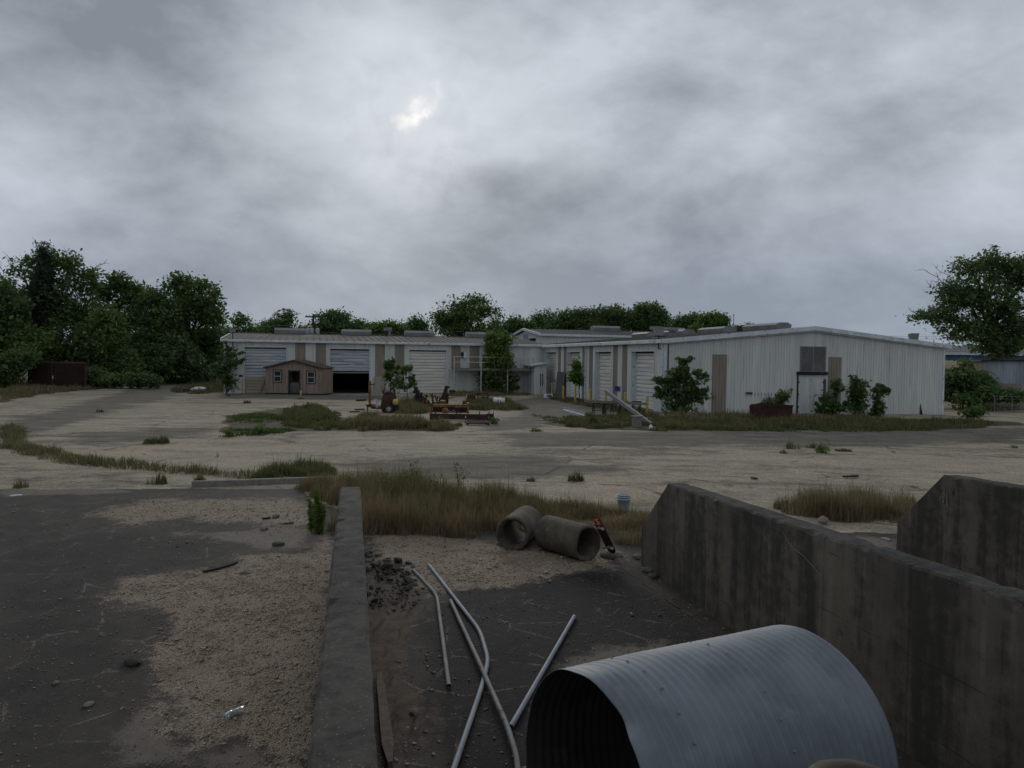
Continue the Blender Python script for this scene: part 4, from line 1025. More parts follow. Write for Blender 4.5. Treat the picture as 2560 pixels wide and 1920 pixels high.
def tree(name, label, base, lobes, mat_='leaf', nclump=500, per=18, size=.22, spread=.45, trunk=.28, gap=.42, seed=1, bare=0, group=None, fork=.35, cat='tree', shell=.45, bright=.0, lean=(0, 0), barkm='bark', flat=.35, aspect=.55):
    """lobes local to base"""
    r = random.Random(seed)
    t = thing(name, label, cat, base, 0, group)
    P = lobes_points(lobes, nclump, seed, gap, shell)
    sh_m = MB()
    if cat == 'shrub':
        ext = []
        for k in range(int(10 + nclump * .035)):
            l = r.choice(lobes); c0 = Vector((l[0] * .8, l[1] * .8, max(.05, l[2] - l[5] * .6)))
            dv = Vector((r.gauss(0, .75), r.gauss(0, .4), abs(r.gauss(.9, .45)))).normalized(); ln_ = max(l[3], l[5]) * r.uniform(1.3, 2.3)
            e0 = c0 + dv * ln_; limb(sh_m, c0, e0, .018, .006, 3, .06, r=r, n=4)
            for q in range(int(5 + ln_ * 7)):
                t_ = r.uniform(.3, 1.02); ext.append(tuple(c0 + dv * ln_ * t_ + Vector((r.gauss(0, .05), r.gauss(0, .05), r.gauss(0, .05)))))
        P = np.concatenate([P[::2], np.array(ext)]); spread = np.concatenate([np.full(len(P) - len(ext), spread), np.full(len(ext), .07)])
        per = max(6, int(per * .6))
    zmin = min(l[2] - l[5] for l in lobes); zmax = max(l[2] + l[5] for l in lobes)
    tint = np.clip(.45 + bright + np.random.default_rng(seed + 5).normal(0, .22, len(P)), 0, 1)
    link('crown', leaves('crown', P, tint, size, M[mat_], per, spread, flat, aspect), t)
    m = MB(); zf = max(.3, zmin + (zmax - zmin) * fork)
    top = Vector((lean[0], lean[1], zf))
    pts = limb(m, (0, 0, -.1), top, trunk, trunk * .72, 5, .03, r=r, n=8)
    tips = []
    for l in lobes:
        c = Vector(l[:3]); st_ = pts[r.choice([3, 4, 5])]
        pp_ = limb(m, st_, c, trunk * .5, trunk * .16, 5, .07, .05, r=r); tips.append((c, pp_, l))
        for q in range(5):
            e = c + Vector((r.gauss(0, 1), r.gauss(0, 1), abs(r.gauss(0, .8)))).normalized() * .85 * min(l[3], l[5])
            limb(m, pp_[r.choice([2, 3, 4, 5])], e, trunk * .18, trunk * .05, 4, .1, r=r, n=5)
    if sh_m.v: sh_m.build('stems', M[barkm], t)
    m.build('trunk', M[barkm], t, True)
    if bare:
        m = MB()
        for i in range(bare):
            c, pp_, l = r.choice(tips); a = r.uniform(-2.2, 2.2)
            d = Vector((math.sin(a), r.uniform(-.4, .4), abs(math.cos(a)) + .35)).normalized()
            e = c + Vector((d.x * l[3], d.y * l[4], d.z * l[5])) * r.uniform(1.15, 1.5)
            kb_ = .0006 * max(base[1], 60); q = limb(m, c, e, kb_, kb_ * .4, 5, .1, r=r, n=4)
            for j in range(5):
                s_ = q[r.choice([2, 3, 4, 5])]; limb(m, s_, s_ + Vector((d.x + r.gauss(0, .7), r.gauss(0, .5), d.z + r.gauss(0, .5))).normalized() * r.uniform(.3, .8) * l[3] * .45, kb_ * .5, kb_ * .25, 3, .1, r=r, n=3)
        m.build('bare_branches', M['bare'], t)
    return t
def px_tree(name, label, Y, trunk_px, blobs, **kw):
    """blobs: (px, py, half width px, half height px[, dy]) seen at distance Y"""
    b = on_ground(trunk_px, Y); lob = []
    for q in blobs:
        dy = q[4] if len(q) > 4 else 0
        p = AY(q[0], q[1], Y + dy); s_ = (Y + dy) / FPX
        rx, rz = q[2] * s_, q[3] * s_
        lob.append((p.x - b.x, p.y - b.y, p.z - b.z, rx, (rx + rz) * .5, rz))
    return tree(name, label, b, lob, **kw)

GL = 'trees of the wood on the left'
px_tree('hardwood_tree', 'tallest broadleaf tree of the left wood with bare twigs on top', 86, 120, [(60, 700, 62, 48), (130, 660, 55, 40), (200, 690, 42, 50), (120, 760, 110, 60), (40, 800, 70, 60), (215, 780, 60, 50)], nclump=620, per=34, size=.2, spread=.5, trunk=.32, seed=11, bare=14, group=GL, gap=.50)
px_tree('conifer_tree', 'dark narrow conifer rising beside the tallest tree of the left wood', 84, 112, [(105, 640, 12, 40), (110, 690, 26, 38), (112, 740, 36, 40), (115, 800, 46, 50)], mat_='leaf_pine', nclump=330, per=34, size=.2, spread=.3, trunk=.2, seed=12, gap=.36, group=GL, aspect=.2)
px_tree('hardwood_tree', 'broadleaf tree behind the left picture edge of the wood', 80, 5, [(-40, 760, 80, 60), (10, 830, 70, 60), (-60, 860, 70, 60), (30, 770, 40, 30)], nclump=520, per=30, size=.215, trunk=.25, seed=13, group=GL)
px_tree('hardwood_tree', 'broadleaf tree with a stepped crown in the middle of the left wood', 92, 300, [(265, 730, 26, 18), (300, 712, 40, 22), (345, 735, 35, 25), (300, 780, 80, 45), (270, 830, 70, 45)], nclump=560, per=30, size=.215, trunk=.25, seed=14, group=GL, gap=.45)
px_tree('hardwood_tree', 'broadleaf tree with a rounded head at the right of the left wood', 94, 470, [(440, 712, 30, 24), (490, 715, 44, 30), (520, 745, 34, 26), (470, 775, 75, 45), (440, 830, 70, 50), (540, 800, 26, 24)], mat_='leaf_mid', nclump=640, per=30, size=.215, trunk=.28, seed=15, group=GL, gap=.48)
px_tree('hardwood_tree', 'dark broadleaf tree between the two higher crowns of the left wood', 90, 390, [(385, 750, 40, 32), (390, 800, 60, 45), (400, 860, 70, 50)], nclump=420, per=30, size=.215, trunk=.24, seed=16, group=GL)
px_tree('hardwood_tree', 'dark tree at the right end of the left wood next to the workshop', 98, 520, [(520, 840, 46, 48), (540, 895, 40, 50), (495, 900, 50, 50)], nclump=420, per=30, size=.215, trunk=.2, seed=17, group=GL)
px_tree('understory_tree', 'bushy tree low at the left picture edge above the rusty container', 80, 30, [(30, 850, 60, 45), (0, 905, 50, 50), (90, 870, 60, 40)], mat_='leaf_mid', nclump=480, per=30, size=.2, trunk=.14, seed=18, group=GL)
px_tree('understory_tree', 'leafy understory tree behind the right half of the rusty container', 84, 175, [(160, 840, 60, 50), (220, 870, 55, 50), (180, 905, 70, 45)], nclump=520, per=30, size=.2, trunk=.14, seed=19, group=GL)
px_tree('understory_tree', 'bright leafy understory tree right of the rusty container', 83, 275, [(270, 815, 38, 45), (270, 880, 55, 55), (300, 920, 50, 45)], mat_='leaf_mid', nclump=520, per=30, size=.195, trunk=.14, seed=20, group=GL)
px_tree('understory_tree', 'shaggy understory tree above the upright tyre', 88, 355, [(350, 860, 45, 40), (340, 910, 60, 45), (390, 900, 50, 50)], mat_='leaf', nclump=520, per=30, size=.195, trunk=.14, seed=21, group=GL)
px_tree('understory_tree', 'dark understory tree in front of the rounded head of the wood', 92, 440, [(440, 890, 50, 50), (470, 920, 50, 40), (420, 930, 40, 30)], nclump=420, per=30, size=.2, trunk=.14, seed=22, group=GL)
px_tree('bramble_bush', 'low dark bramble right of the rusty container', 76.5, 240, [(232, 945, 30, 24), (255, 955, 25, 16)], nclump=200, per=18, size=.16, spread=.3, trunk=.05, seed=23, cat='bush', gap=.3)
px_tree('bramble_bush', 'low dense bramble bank left of the upright tyre', 75.5, 325, [(290, 952, 34, 14), (340, 950, 40, 17), (375, 953, 26, 13)], nclump=260, per=18, size=.15, spread=.25, trunk=.05, seed=24, cat='bush', gap=.25)
px_tree('bramble_bush', 'bramble draped over the left end of the rusty container', 73.5, 40, [(20, 925, 40, 42), (55, 895, 40, 25), (-20, 930, 40, 45)], nclump=300, per=18, size=.16, spread=.3, trunk=.05, seed=25, cat='bush', gap=.3)

GB = 'trees behind the workshop'
px_tree('background_tree', 'wispy young tree just above the left end of the workshop roof', 118, 600, [(600, 805, 16, 18), (628, 822, 14, 14), (590, 835, 26, 16), (570, 845, 30, 20)], nclump=170, per=25, size=0.203, spread=.5, trunk=.14, seed=31, group=GB, bare=3)
px_tree('background_tree', 'half bare tree left of the utility pole', 125, 700, [(715, 795, 24, 14), (695, 815, 30, 14)], nclump=110, per=22, size=0.203, spread=.5, trunk=.2, seed=32, group=GB, bare=26, gap=.5)
px_tree('background_tree', 'low rounded bush tree left of the utility pole transformers', 130, 700, [(690, 825, 50, 22), (740, 835, 30, 18), (650, 838, 30, 16)], mat_='leaf_mid', nclump=300, per=25, size=0.234, spread=.6, trunk=.2, seed=33, group=GB)
px_tree('background_tree', 'domed tree right of the utility pole', 135, 835, [(830, 800, 44, 22), (850, 820, 50, 22), (800, 825, 40, 20)], nclump=360, per=25, size=0.234, spread=.6, trunk=.25, seed=34, group=GB)
px_tree('background_tree', 'low tree between the utility pole dome and the bright tree', 138, 905, [(905, 822, 32, 18), (930, 835, 30, 14)], nclump=200, per=25, size=0.234, spread=.6, trunk=.2, seed=35, group=GB)
px_tree('background_tree', 'bright yellow green tree behind the flue pipes', 120, 970, [(970, 825, 42, 18), (1000, 835, 30, 15), (940, 838, 30, 14)], mat_='leaf_yel', nclump=280, per=25, size=0.211, spread=.5, trunk=.2, seed=36, group=GB)
px_tree('background_tree', 'dark tree left of the big rounded tree behind the roof', 135, 1045, [(1045, 815, 30, 20), (1040, 835, 40, 16)], nclump=230, per=25, size=0.234, spread=.6, trunk=.2, seed=37, group=GB)
px_tree('background_tree', 'big rounded tree highest above the left wing roof', 118, 1170, [(1135, 770, 36, 22), (1185, 758, 38, 24), (1165, 795, 75, 30), (1225, 790, 34, 24), (1110, 800, 36, 22), (1170, 825, 90, 24)], mat_='leaf_mid', nclump=780, per=28, size=0.203, spread=.5, trunk=.35, seed=38, group=GB, gap=.47)
px_tree('background_tree', 'mid green tree between the big rounded tree and the rear hall', 140, 1285, [(1285, 815, 30, 20), (1255, 830, 40, 16), (1315, 822, 25, 18)], nclump=260, per=25, size=0.234, spread=.6, trunk=.2, seed=39, group=GB)
px_tree('background_tree', 'grey green thin crowned tree above the rear hall gable', 150, 1350, [(1345, 800, 26, 16), (1370, 795, 28, 16), (1350, 815, 40, 14)], nclump=200, per=24, size=0.234, spread=.6, trunk=.2, seed=40, group=GB, gap=.5)
px_tree('background_tree', 'dense dark tree above the middle of the rear hall roof', 145, 1430, [(1425, 795, 48, 18), (1470, 790, 40, 18), (1430, 815, 70, 18)], nclump=400, per=25, size=0.242, spread=.6, trunk=.25, seed=41, group=GB)
px_tree('background_tree', 'dense tree right of the rear hall ridge vent', 142, 1540, [(1530, 785, 48, 20), (1560, 800, 60, 20), (1510, 812, 50, 18)], nclump=420, per=25, size=0.242, spread=.6, trunk=.25, seed=42, group=GB)
px_tree('background_tree', 'highest dark tree behind the rear hall roof', 140, 1620, [(1615, 775, 34, 20), (1640, 790, 30, 22), (1620, 805, 54, 24), (1590, 820, 50, 16)], nclump=460, per=25, size=0.242, spread=.6, trunk=.28, seed=43, group=GB)
px_tree('background_tree', 'pale green tree between the highest dark tree and the ivy mound', 150, 1715, [(1710, 808, 30, 18), (1740, 800, 30, 16), (1690, 825, 40, 14)], nclump=260, per=25, size=0.234, spread=.6, trunk=.2, seed=44, group=GB)
px_tree('background_tree', 'smooth rounded ivy covered tree left of the thin antenna', 130, 1780, [(1785, 808, 36, 24), (1765, 828, 40, 18), (1800, 830, 24, 16)], mat_='leaf_yel', nclump=420, per=28, size=0.203, spread=.45, trunk=.25, seed=45, group=GB, gap=.2, shell=.3)
px_tree('background_tree', 'small tree just left of the big ridge vent of the right wing', 160, 1865, [(1850, 826, 22, 10), (1872, 822, 18, 10)], nclump=110, per=22, size=0.234, spread=.5, trunk=.15, seed=46, group=GB)
px_tree('background_tree', 'distant low trees seen under the big right tree', 170, 2400, [(2380, 880, 50, 12), (2440, 878, 40, 14)], nclump=200, per=22, size=0.273, spread=.7, trunk=.15, seed=47, group=GB)
px_tree('background_tree', 'distant dark tree right of the big tree trunk', 150, 2560, [(2560, 880, 60, 26), (2600, 860, 60, 30)], nclump=200, per=22, size=0.273, spread=.7, trunk=.2, seed=48, group=GB)
px_tree('big_oak_tree', 'big spreading tree at the right with a bare branch on its left side', 84, 2485, [(2425, 672, 46, 30), (2480, 650, 46, 26), (2535, 690, 60, 46), (2590, 680, 50, 50), (2400, 730, 60, 34), (2300, 793, 30, 16), (2350, 790, 48, 26), (2470, 750, 90, 50), (2540, 800, 80, 50), (2420, 820, 70, 36), (2500, 860, 60, 40)], mat_='leaf', nclump=1150, per=30, size=.165, spread=.42, trunk=.5, seed=51, gap=.455, bare=5, fork=.35)
m = MB(); rr_ = random.Random(5); b_ = on_ground(2485, 84); a_ = AY(2420, 745, 84)
bo = [c for c in bpy.data.objects if c.name.startswith('big_oak_tree')][0]
for k in range(6):
    e_ = AY(2300 + rr_.uniform(-8, 50), 675 + rr_.uniform(-6, 60), 84 + rr_.uniform(-1, 1)); q = limb(m, a_ - b_, e_ - b_, .07, .02, 6, .06, .05, r=rr_, n=4)
    for j in range(7):
        s_ = q[rr_.choice([3, 4, 5, 6])]; limb(m, s_, s_ + Vector((rr_.uniform(-1.2, .5), rr_.uniform(-.5, .5), rr_.uniform(-.3, 1.0))) * .9, .025, .009, 3, .1, r=rr_, n=3)
m.build('bare_branches', M['bare'], bo)
GS = 'shrubs round the workshop'
px_tree('wall_shrub', 'climbing shrub on the left corner of the left wing', 67.6, 566, [(570, 885, 20, 20), (560, 915, 26, 22), (572, 945, 22, 22), (545, 930, 14, 14), (575, 970, 12, 10)], nclump=230, per=18, size=.13, spread=.2, trunk=.08, seed=61, cat='shrub', group=GS, gap=.38)
px_tree('wall_shrub', 'tall slender tree growing through the railed deck', 74.0, 1232, [(1228, 845, 12, 22), (1265, 850, 16, 16), (1240, 870, 28, 18), (1245, 900, 38, 24), (1225, 925, 24, 14), (1262, 915, 20, 20)], mat_='leaf_yel', nclump=420, per=18, size=.14, spread=.24, trunk=.1, seed=62, cat='tree', group=GS, gap=.38)
px_tree('wall_shrub', 'dark shrub in the shade under the railed deck', 73.6, 1222, [(1215, 950, 24, 18), (1245, 955, 22, 20), (1228, 972, 26, 12)], nclump=230, per=16, size=.14, spread=.25, trunk=.06, seed=63, cat='shrub', group=GS)
px_tree('wall_shrub', 'small dark shrub under the right end of the railed deck', 74.0, 1276, [(1276, 955, 9, 14), (1280, 968, 12, 8)], nclump=70, per=14, size=.12, spread=.18, trunk=.04, seed=64, cat='shrub', group=GS)
px_tree('wall_shrub', 'narrow dark leafy shrub behind the rusty mixer', 64, 977, [(976, 925, 13, 16), (972, 945, 14, 12), (985, 962, 12, 10)], nclump=90, per=14, size=.14, spread=.2, trunk=.05, seed=65, cat='shrub', group=GS)
px_tree('wall_shrub', 'thin airy shrub with bright leaves left of the cream roll-up door', 62, 1018, [(1024, 928, 11, 7), (1000, 930, 12, 10), (1005, 968, 22, 12), (1030, 962, 12, 10)], mat_='leaf_mid', nclump=70, per=12, size=.13, spread=.2, trunk=.04, seed=66, cat='shrub', group=GS, gap=.45)
px_tree('young_tree', 'small bright young tree in front of the recessed doors', 59.5, 1450, [(1440, 915, 9, 12), (1440, 932, 15, 10), (1436, 942, 18, 8), (1447, 952, 8, 8)], mat_='leaf_yel', nclump=150, per=16, size=.11, spread=.16, trunk=.04, seed=67, fork=.1, gap=.35, lean=(0.0, 0))
px_tree('wall_shrub', 'large spreading shrub at the near corner of the right wing', 48.5, 1690, [(1712, 900, 7, 16), (1704, 925, 14, 16), (1688, 940, 20, 20), (1655, 950, 14, 12), (1745, 950, 20, 12), (1762, 940, 12, 6), (1692, 985, 42, 30), (1730, 970, 24, 16), (1700, 1020, 46, 18), (1646, 985, 10, 14), (1752, 1000, 20, 7), (1770, 992, 10, 4)], mat_='leaf', nclump=640, per=15, size=.125, spread=.13, trunk=.09, seed=68, cat='shrub', group=GS, gap=.47, fork=.12, bright=.05)
px_tree('wall_shrub', 'dark shrub against the double door of the gable end', 51.0, 2070, [(2070, 1005, 18, 24), (2090, 1020, 20, 16), (2098, 968, 10, 8), (2075, 1032, 24, 14)], nclump=280, per=16, size=.12, spread=.16, trunk=.05, seed=69, cat='shrub', group=GS)
px_tree('wall_shrub', 'upright shrub in the middle of the gable end right half', 51.6, 2145, [(2140, 970, 16, 10), (2145, 990, 24, 18), (2160, 962, 10, 14), (2130, 1015, 18, 18), (2148, 1028, 22, 16)], nclump=340, per=16, size=.12, spread=.16, trunk=.06, seed=70, cat='shrub', group=GS)
px_tree('wall_shrub', 'smaller right hand shrub on the gable end right half', 52.2, 2200, [(2198, 985, 14, 8), (2190, 1000, 12, 12), (2212, 980, 8, 4), (2196, 1022, 14, 16), (2188, 1035, 14, 10)], nclump=170, per=15, size=.12, spread=.16, trunk=.04, seed=71, cat='shrub', group=GS)
px_tree('bramble_bush', 'dark bush heap right of the gable end', 64, 2410, [(2400, 945, 50, 26), (2430, 965, 46, 24), (2390, 985, 40, 18), (2455, 960, 30, 30), (2415, 912, 16, 10)], nclump=560, per=16, size=.15, spread=.28, trunk=.06, seed=72, cat='bush', gap=.32)
px_tree('bramble_bush', 'low bush in front of the corrugated shed at the right edge', 62, 2490, [(2480, 985, 40, 16), (2530, 990, 40, 12), (2425, 1000, 40, 10)], nclump=260, per=16, size=.14, spread=.25, trunk=.05, seed=73, cat='bush', gap=.32)
px_tree('bramble_bush', 'small leafy weed bush on the pavement right of the gable end', 51, 2440, [(2440, 1028, 22, 8), (2425, 1035, 14, 6)], mat_='leaf_mid', nclump=90, per=15, size=.10, spread=.16, trunk=.03, seed=74, cat='bush', gap=.3)

# ---- grass and weeds
def grass(name, label, poly_px, n, h, w_, mat_, seed, fade=.8, tint0=.5, zoff=0.0, tall=None, clump=1.0, jit=.0, world=False, fill=.06):
    r = np.random.default_rng(seed); poly = poly_px if world else gpoly(poly_px); pa = np.array(poly)
    x0, y0 = pa.min(0) - .3; x1, y1 = pa.max(0) + .3; N = n * 6
    x = r.uniform(x0, x1, N); y = r.uniform(y0, y1, N)
    d = sdist(poly, x, y) + (fbm(x * 1.1, y * 1.1, seed) - .5) * fade * 2
    cl_ = fbm(x * clump * 1.7, y * clump * 1.7, seed + 3)
    k = (d < 0) & (r.random(N) < np.clip((cl_ - .34) * 3.2, fill, 1))
    x, y, d, cl_ = x[k][:n], y[k][:n], d[k][:n], cl_[k][:n]; n = len(x)
    hh = h * (.35 + 1.1 * cl_) * r.lognormal(0, .28, n) * np.clip(-d / (fade + .01) + .35, .35, 1)
    hh *= .55 + .95 * fbm(x * .45, y * .45, seed + 21, 3)
    if tall is not None: hh *= tall(x, y)
    a = r.uniform(0, 6.283, n); ln = r.normal(0, .42, n) * hh; dx, dy = np.cos(a), np.sin(a)
    ww = w_ * r.uniform(.6, 1.4, n); z = gz(x) + zoff
    B = np.stack([x, y, z - .01], -1); side = np.stack([-dy, dx, np.zeros(n)], -1) * ww[:, None]; lean = np.stack([dx * ln, dy * ln, np.zeros(n)], -1)
    upv = np.array([0, 0, 1.])[None] * hh[:, None]
    V = np.stack([B - side, B + side, B + upv * .6 + lean * .35 + side * .7, B + upv * .6 + lean * .35 - side * .7, B + upv + lean * 1.1], 1).reshape(-1, 3)
    i = 5 * np.arange(n)[:, None]
    F3 = np.concatenate([i + np.array([[0, 1, 2]]), i + np.array([[0, 2, 3]]), i + np.array([[3, 2, 4]])], 0)
    t = np.clip(tint0 + .9 * (fbm(x * .9, y * .9, seed + 9) - .5) + r.normal(0, .2, n), 0, 1)
    o = link(name, np_mesh(name, V, F3, M[mat_], {'tint': np.repeat(t, 5)})); o['kind'] = 'stuff'; o['label'] = label; o['category'] = 'grass'
    return o
tl = lambda x, y: .58 + .68 * np.exp(-((x + 2.7) / 2.0) ** 2)
FGP = [(-5.6, 19.6), (-3.6, 16.6), (-3.3, 14.4), (-1.9, 14.5), (-.2, 14.4), (1.0, 14.1), (2.3, 13.9), (3.3, 13.9), (4.2, 14.8), (3.8, 16.3), (2.4, 16.9), (0.8, 17.6), (-1.2, 19.2), (-2.6, 20.3), (-5.4, 20.4)]
grass('dry_grass', 'reddish dry grass bank at the far end of the bin', FGP, 34000, .42, .0055, 'grass_red', 101, .5, .5, tall=tl, clump=1.3, world=True)
grass('green_grass', 'greener grass in the middle of the dry grass bank', [(-4.2, 17.5), (-3.0, 14.6), (-1.6, 14.6), (-.8, 15.6), (-1.4, 18.4), (-3.4, 19.6)], 4500, .45, .0055, 'grass_mix', 102, .5, .45, tall=tl, clump=1.3, world=True)
grass('dry_grass', 'dry grass strip right of the stained bin wall', gpoly([(1930, 1270), (2080, 1240), (2310, 1262), (2290, 1305), (2100, 1300), (1960, 1288)]), 5200, .38, .007, 'grass_red', 103, .4, .4, world=True, clump=1.4)
C1 = [(0, 1070), (60, 1068), (75, 1112), (180, 1138), (355, 1160), (585, 1183), (820, 1168), (830, 1192), (600, 1196), (360, 1178), (160, 1158), (30, 1130), (0, 1110)]
grass('verge_grass', 'curved weedy grass strip crossing the left of the yard', C1, 15000, .20, .012, 'grass_dry', 104, .45, .35, clump=1.2, fill=.4)
grass('verge_grass', 'green tufts along the curved strip at the left of the yard', C1, 5000, .22, .012, 'grass_mix', 134, .45, .45, clump=1.6)
grass('verge_grass', 'short dry grass along the kerb at the left', [(640, 1180), (830, 1165), (840, 1200), (640, 1200)], 2989, 0.280, .009, 'grass_mix', 105, .4, .4)
grass('island_grass', 'green grass island in the middle of the yard', [(690, 1045), (730, 1018), (800, 1016), (850, 1040), (880, 1070), (820, 1078), (720, 1068)], 8049, 0.231, .02, 'grass_mix', 106, .9, .35)
grass('island_grass', 'brown grass island in front of the yellow machines', [(850, 1054), (900, 1044), (960, 1047), (1040, 1056), (1140, 1067), (1130, 1077), (900, 1078), (850, 1072)], 9775, 0.330, .02, 'grass_dry', 107, .9, .4)
grass('island_grass', 'thin green grass left of the yard grass island', [(560, 1040), (680, 1030), (720, 1050), (640, 1060), (560, 1056)], 2530, 0.121, .02, 'grass_green', 108, .8, .4)
grass('island_grass', 'sparse green weeds at the front of the yard grass island', [(555, 1078), (660, 1070), (740, 1076), (660, 1090), (560, 1092)], 1150, 0.121, .025, 'grass_green', 109, .5, .4)
grass('machine_grass', 'tall dry grass between the rusty mixer and the yellow machines', [(985, 1012), (1065, 1000), (1075, 1030), (1040, 1036), (985, 1034)], 4830, 0.341, .025, 'grass_dry', 110, .6, .4)
grass('machine_grass', 'tall dry grass round the white drum', [(1165, 1005), (1280, 1006), (1318, 1022), (1270, 1028), (1165, 1026)], 5750, 0.330, .025, 'grass_mix', 111, .7, .55)
grass('wall_grass', 'rough grass strip along the foot of the gable end', [(1640, 1045), (1760, 1045), (2100, 1050), (2350, 1054), (2470, 1056), (2470, 1068), (2330, 1078), (2000, 1080), (1640, 1077)], 27599, 0.231, .022, 'grass_mix', 112, .8, .5)
grass('wall_grass', 'taller brown grass patches along the gable end', [(1650, 1043), (1800, 1046), (2120, 1050), (2200, 1054), (2000, 1064), (1660, 1062)], 9200, 0.385, .02, 'grass_dry', 113, .8, .5)
grass('wall_grass', 'green and brown grass round the steel trestles', [(1310, 1032), (1380, 1045), (1500, 1040), (1600, 1028), (1660, 1045), (1650, 1066), (1480, 1072), (1400, 1060)], 10350, 0.150, .022, 'grass_mix', 114, .8, .4)
grass('wall_grass', 'grass along the feet of the yellow bollards', [(1380, 992), (1470, 1004), (1560, 1020), (1650, 1036), (1650, 1046), (1540, 1030), (1440, 1012), (1370, 998)], 4830, 0.193, .025, 'grass_mix', 115, .4, .5)
grass('wall_grass', 'grass under the railed deck', [(1130, 982), (1230, 984), (1320, 986), (1320, 990), (1130, 992)], 2875, 0.275, .03, 'grass_dry', 116, .6, .5)
grass('wood_grass', 'dry grass verge in front of the left wood', [(0, 962), (150, 958), (330, 955), (280, 968), (120, 985), (0, 1004)], 13799, 0.315, .03, 'grass_dry', 117, 1.2, .45)
grass('wood_grass', 'green weeds along the end of the left wood', [(330, 950), (420, 942), (560, 940), (545, 952), (420, 960), (340, 965)], 8049, 0.420, .04, 'grass_mix', 118, 1.0, .4)
grass('wood_grass', 'grass heap round the discarded white sheet', [(430, 972), (480, 966), (560, 962), (562, 982), (480, 986), (430, 982)], 2989, 0.315, .03, 'grass_mix', 119, .6, .5)
grass('verge_grass', 'dry weeds at the far right beside the bushes', [(2380, 1020), (2560, 1010), (2560, 1024), (2400, 1032)], 2989, 0.210, .025, 'grass_mix', 120, .6, .5)
tuft = [(1985, 1122, 20, .34), (2030, 1120, 14, .3), (1440, 1202, 16, .3), (1497, 1203, 8, .22), (1327, 1203, 7, .2), (1588, 1203, 5, .26), (545, 1142, 12, .32), (390, 1108, 34, .2), (250, 1030, 14, .25), (60, 1218, 20, .26), (395, 1208, 26, .3), (500, 1204, 22, .34), (2535, 1120, 8, .2), (575, 990, 10, .25), (620, 1008, 8, .2), (750, 998, 8, .2), (1340, 1078, 20, .16), (2110, 1128, 16, .12), (1960, 1133, 6, .22), (1480, 1062, 16, .4), (2600, 1060, 16, .3), (770, 1010, 6, .25), (1420, 1066, 10, .3), (1540, 1068, 22, .25)]
for i, (px, py, hw, h) in enumerate(tuft):
    c = G(px, py); s_ = c.y / FPX * hw
    pl = [(c.x + math.cos(q) * s_, c.y + math.sin(q) * s_ * .8) for q in np.linspace(0, 6.28, 9)[:-1]]
    grass('weed_tuft', 'small weed tuft standing alone on the worn yard', pl, int(120 + 9 * hw), h, .0007 * c.y * .6 + .002, 'grass_mix' if i % 3 else 'grass_dry', 200 + i, .2, .5, world=True)

# ------------------------------------------------------------------ things in the bins
# big corrugated culvert
CUL_A = Vector((.469, 4.558, 0)); CUL_TH = R_(26.5); CUL_L = 1.954; CUL_R = .758
cul = thing('corrugated_culvert', 'large grey corrugated steel culvert lying across the bin, lower right', 'pipe', CUL_A, CUL_TH)
pitch = .068; nxc = int(CUL_L / pitch * 6); na = 96
X = np.linspace(0, CUL_L, nxc); An = np.linspace(0, 2 * np.pi, na, endpoint=False)
XG, AG = np.meshgrid(X, An, indexing='ij')
rr = CUL_R + .0082 * np.sin(2 * np.pi * XG / pitch)
fl = np.clip(1 - XG / .22, 0, 1); rr = rr * (1 - fl) + (CUL_R + .003) * fl      # flattened lip
dent = np.exp(-((AG - 1.95) / .22) ** 2) * np.clip(1 - XG / .34, 0, 1) ** 1.4
dent2 = np.exp(-((AG - 2.6) / .16) ** 2) * np.clip(1 - XG / .25, 0, 1)
rr = rr - .10 * dent + .03 * np.exp(-((AG - 1.7) / .2) ** 2) * np.clip(1 - XG / .3, 0, 1) - .03 * dent2 + .012 * (fbm(XG * 1.5, AG * 1.5, 71) - .5)
XG2 = XG + .11 * dent + .02 * (fbm(AG * 6, AG * 0 + 3, 73) - .5) * np.clip(1 - XG / .1, 0, 1) + .03 * np.sin(AG * 3) * np.clip(1 - XG / .15, 0, 1) * .4
Vc = np.stack([XG2, np.cos(AG) * rr, CUL_R + .008 + np.sin(AG) * rr], -1).reshape(-1, 3)
I = np.arange(nxc * na).reshape(nxc, na); J = np.roll(I, -1, 1)
Fc = np.stack([I[:-1], J[:-1], J[1:], I[1:]], -1).reshape(-1, 4)
M['culvert'] = mk('dull_galvanised_culvert', (.165, .185, .205), (.12, .137, .155), 2.2, .6, .1, c3=(.175, .195, .22), s3=3.5, lo3=.55, hi3=.75, spec=.4)
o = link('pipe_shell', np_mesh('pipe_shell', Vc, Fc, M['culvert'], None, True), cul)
md = o.modifiers.new('thick', 'SOLIDIFY'); md.thickness = .004; md.offset = -1; md.material_offset = 1; o.data.materials.append(mk('shaded_dirty_culvert_inside', (.028, .026, .024), (.045, .04, .035), 3, .85, c3=(.06, .04, .028), s3=5))  # near-black stands in for shade inside the pipe, along with dirt and rust
bm_ = MB(); bm_.lathe([(0.001, .008), (.006, .007), (.009, .003), (.010, -.006)], 8); bolt_me = bm_.mesh('bolt', M['galv_dull'], True)
for xf in (.21, .56, .88):
    for k in range(12):
        a = R_(15 + 14 * k); rr0 = CUL_R + .003
        o = link('bolt', bolt_me, cul); nrm = Vector((0, math.cos(a - math.pi), math.sin(a))) if False else Vector((0, -math.cos(a), math.sin(a)))
        o.location = Vector((xf * CUL_L, 0, CUL_R + .008)) + nrm * rr0; o.rotation_euler = nrm.to_track_quat('Z', 'Y').to_euler()

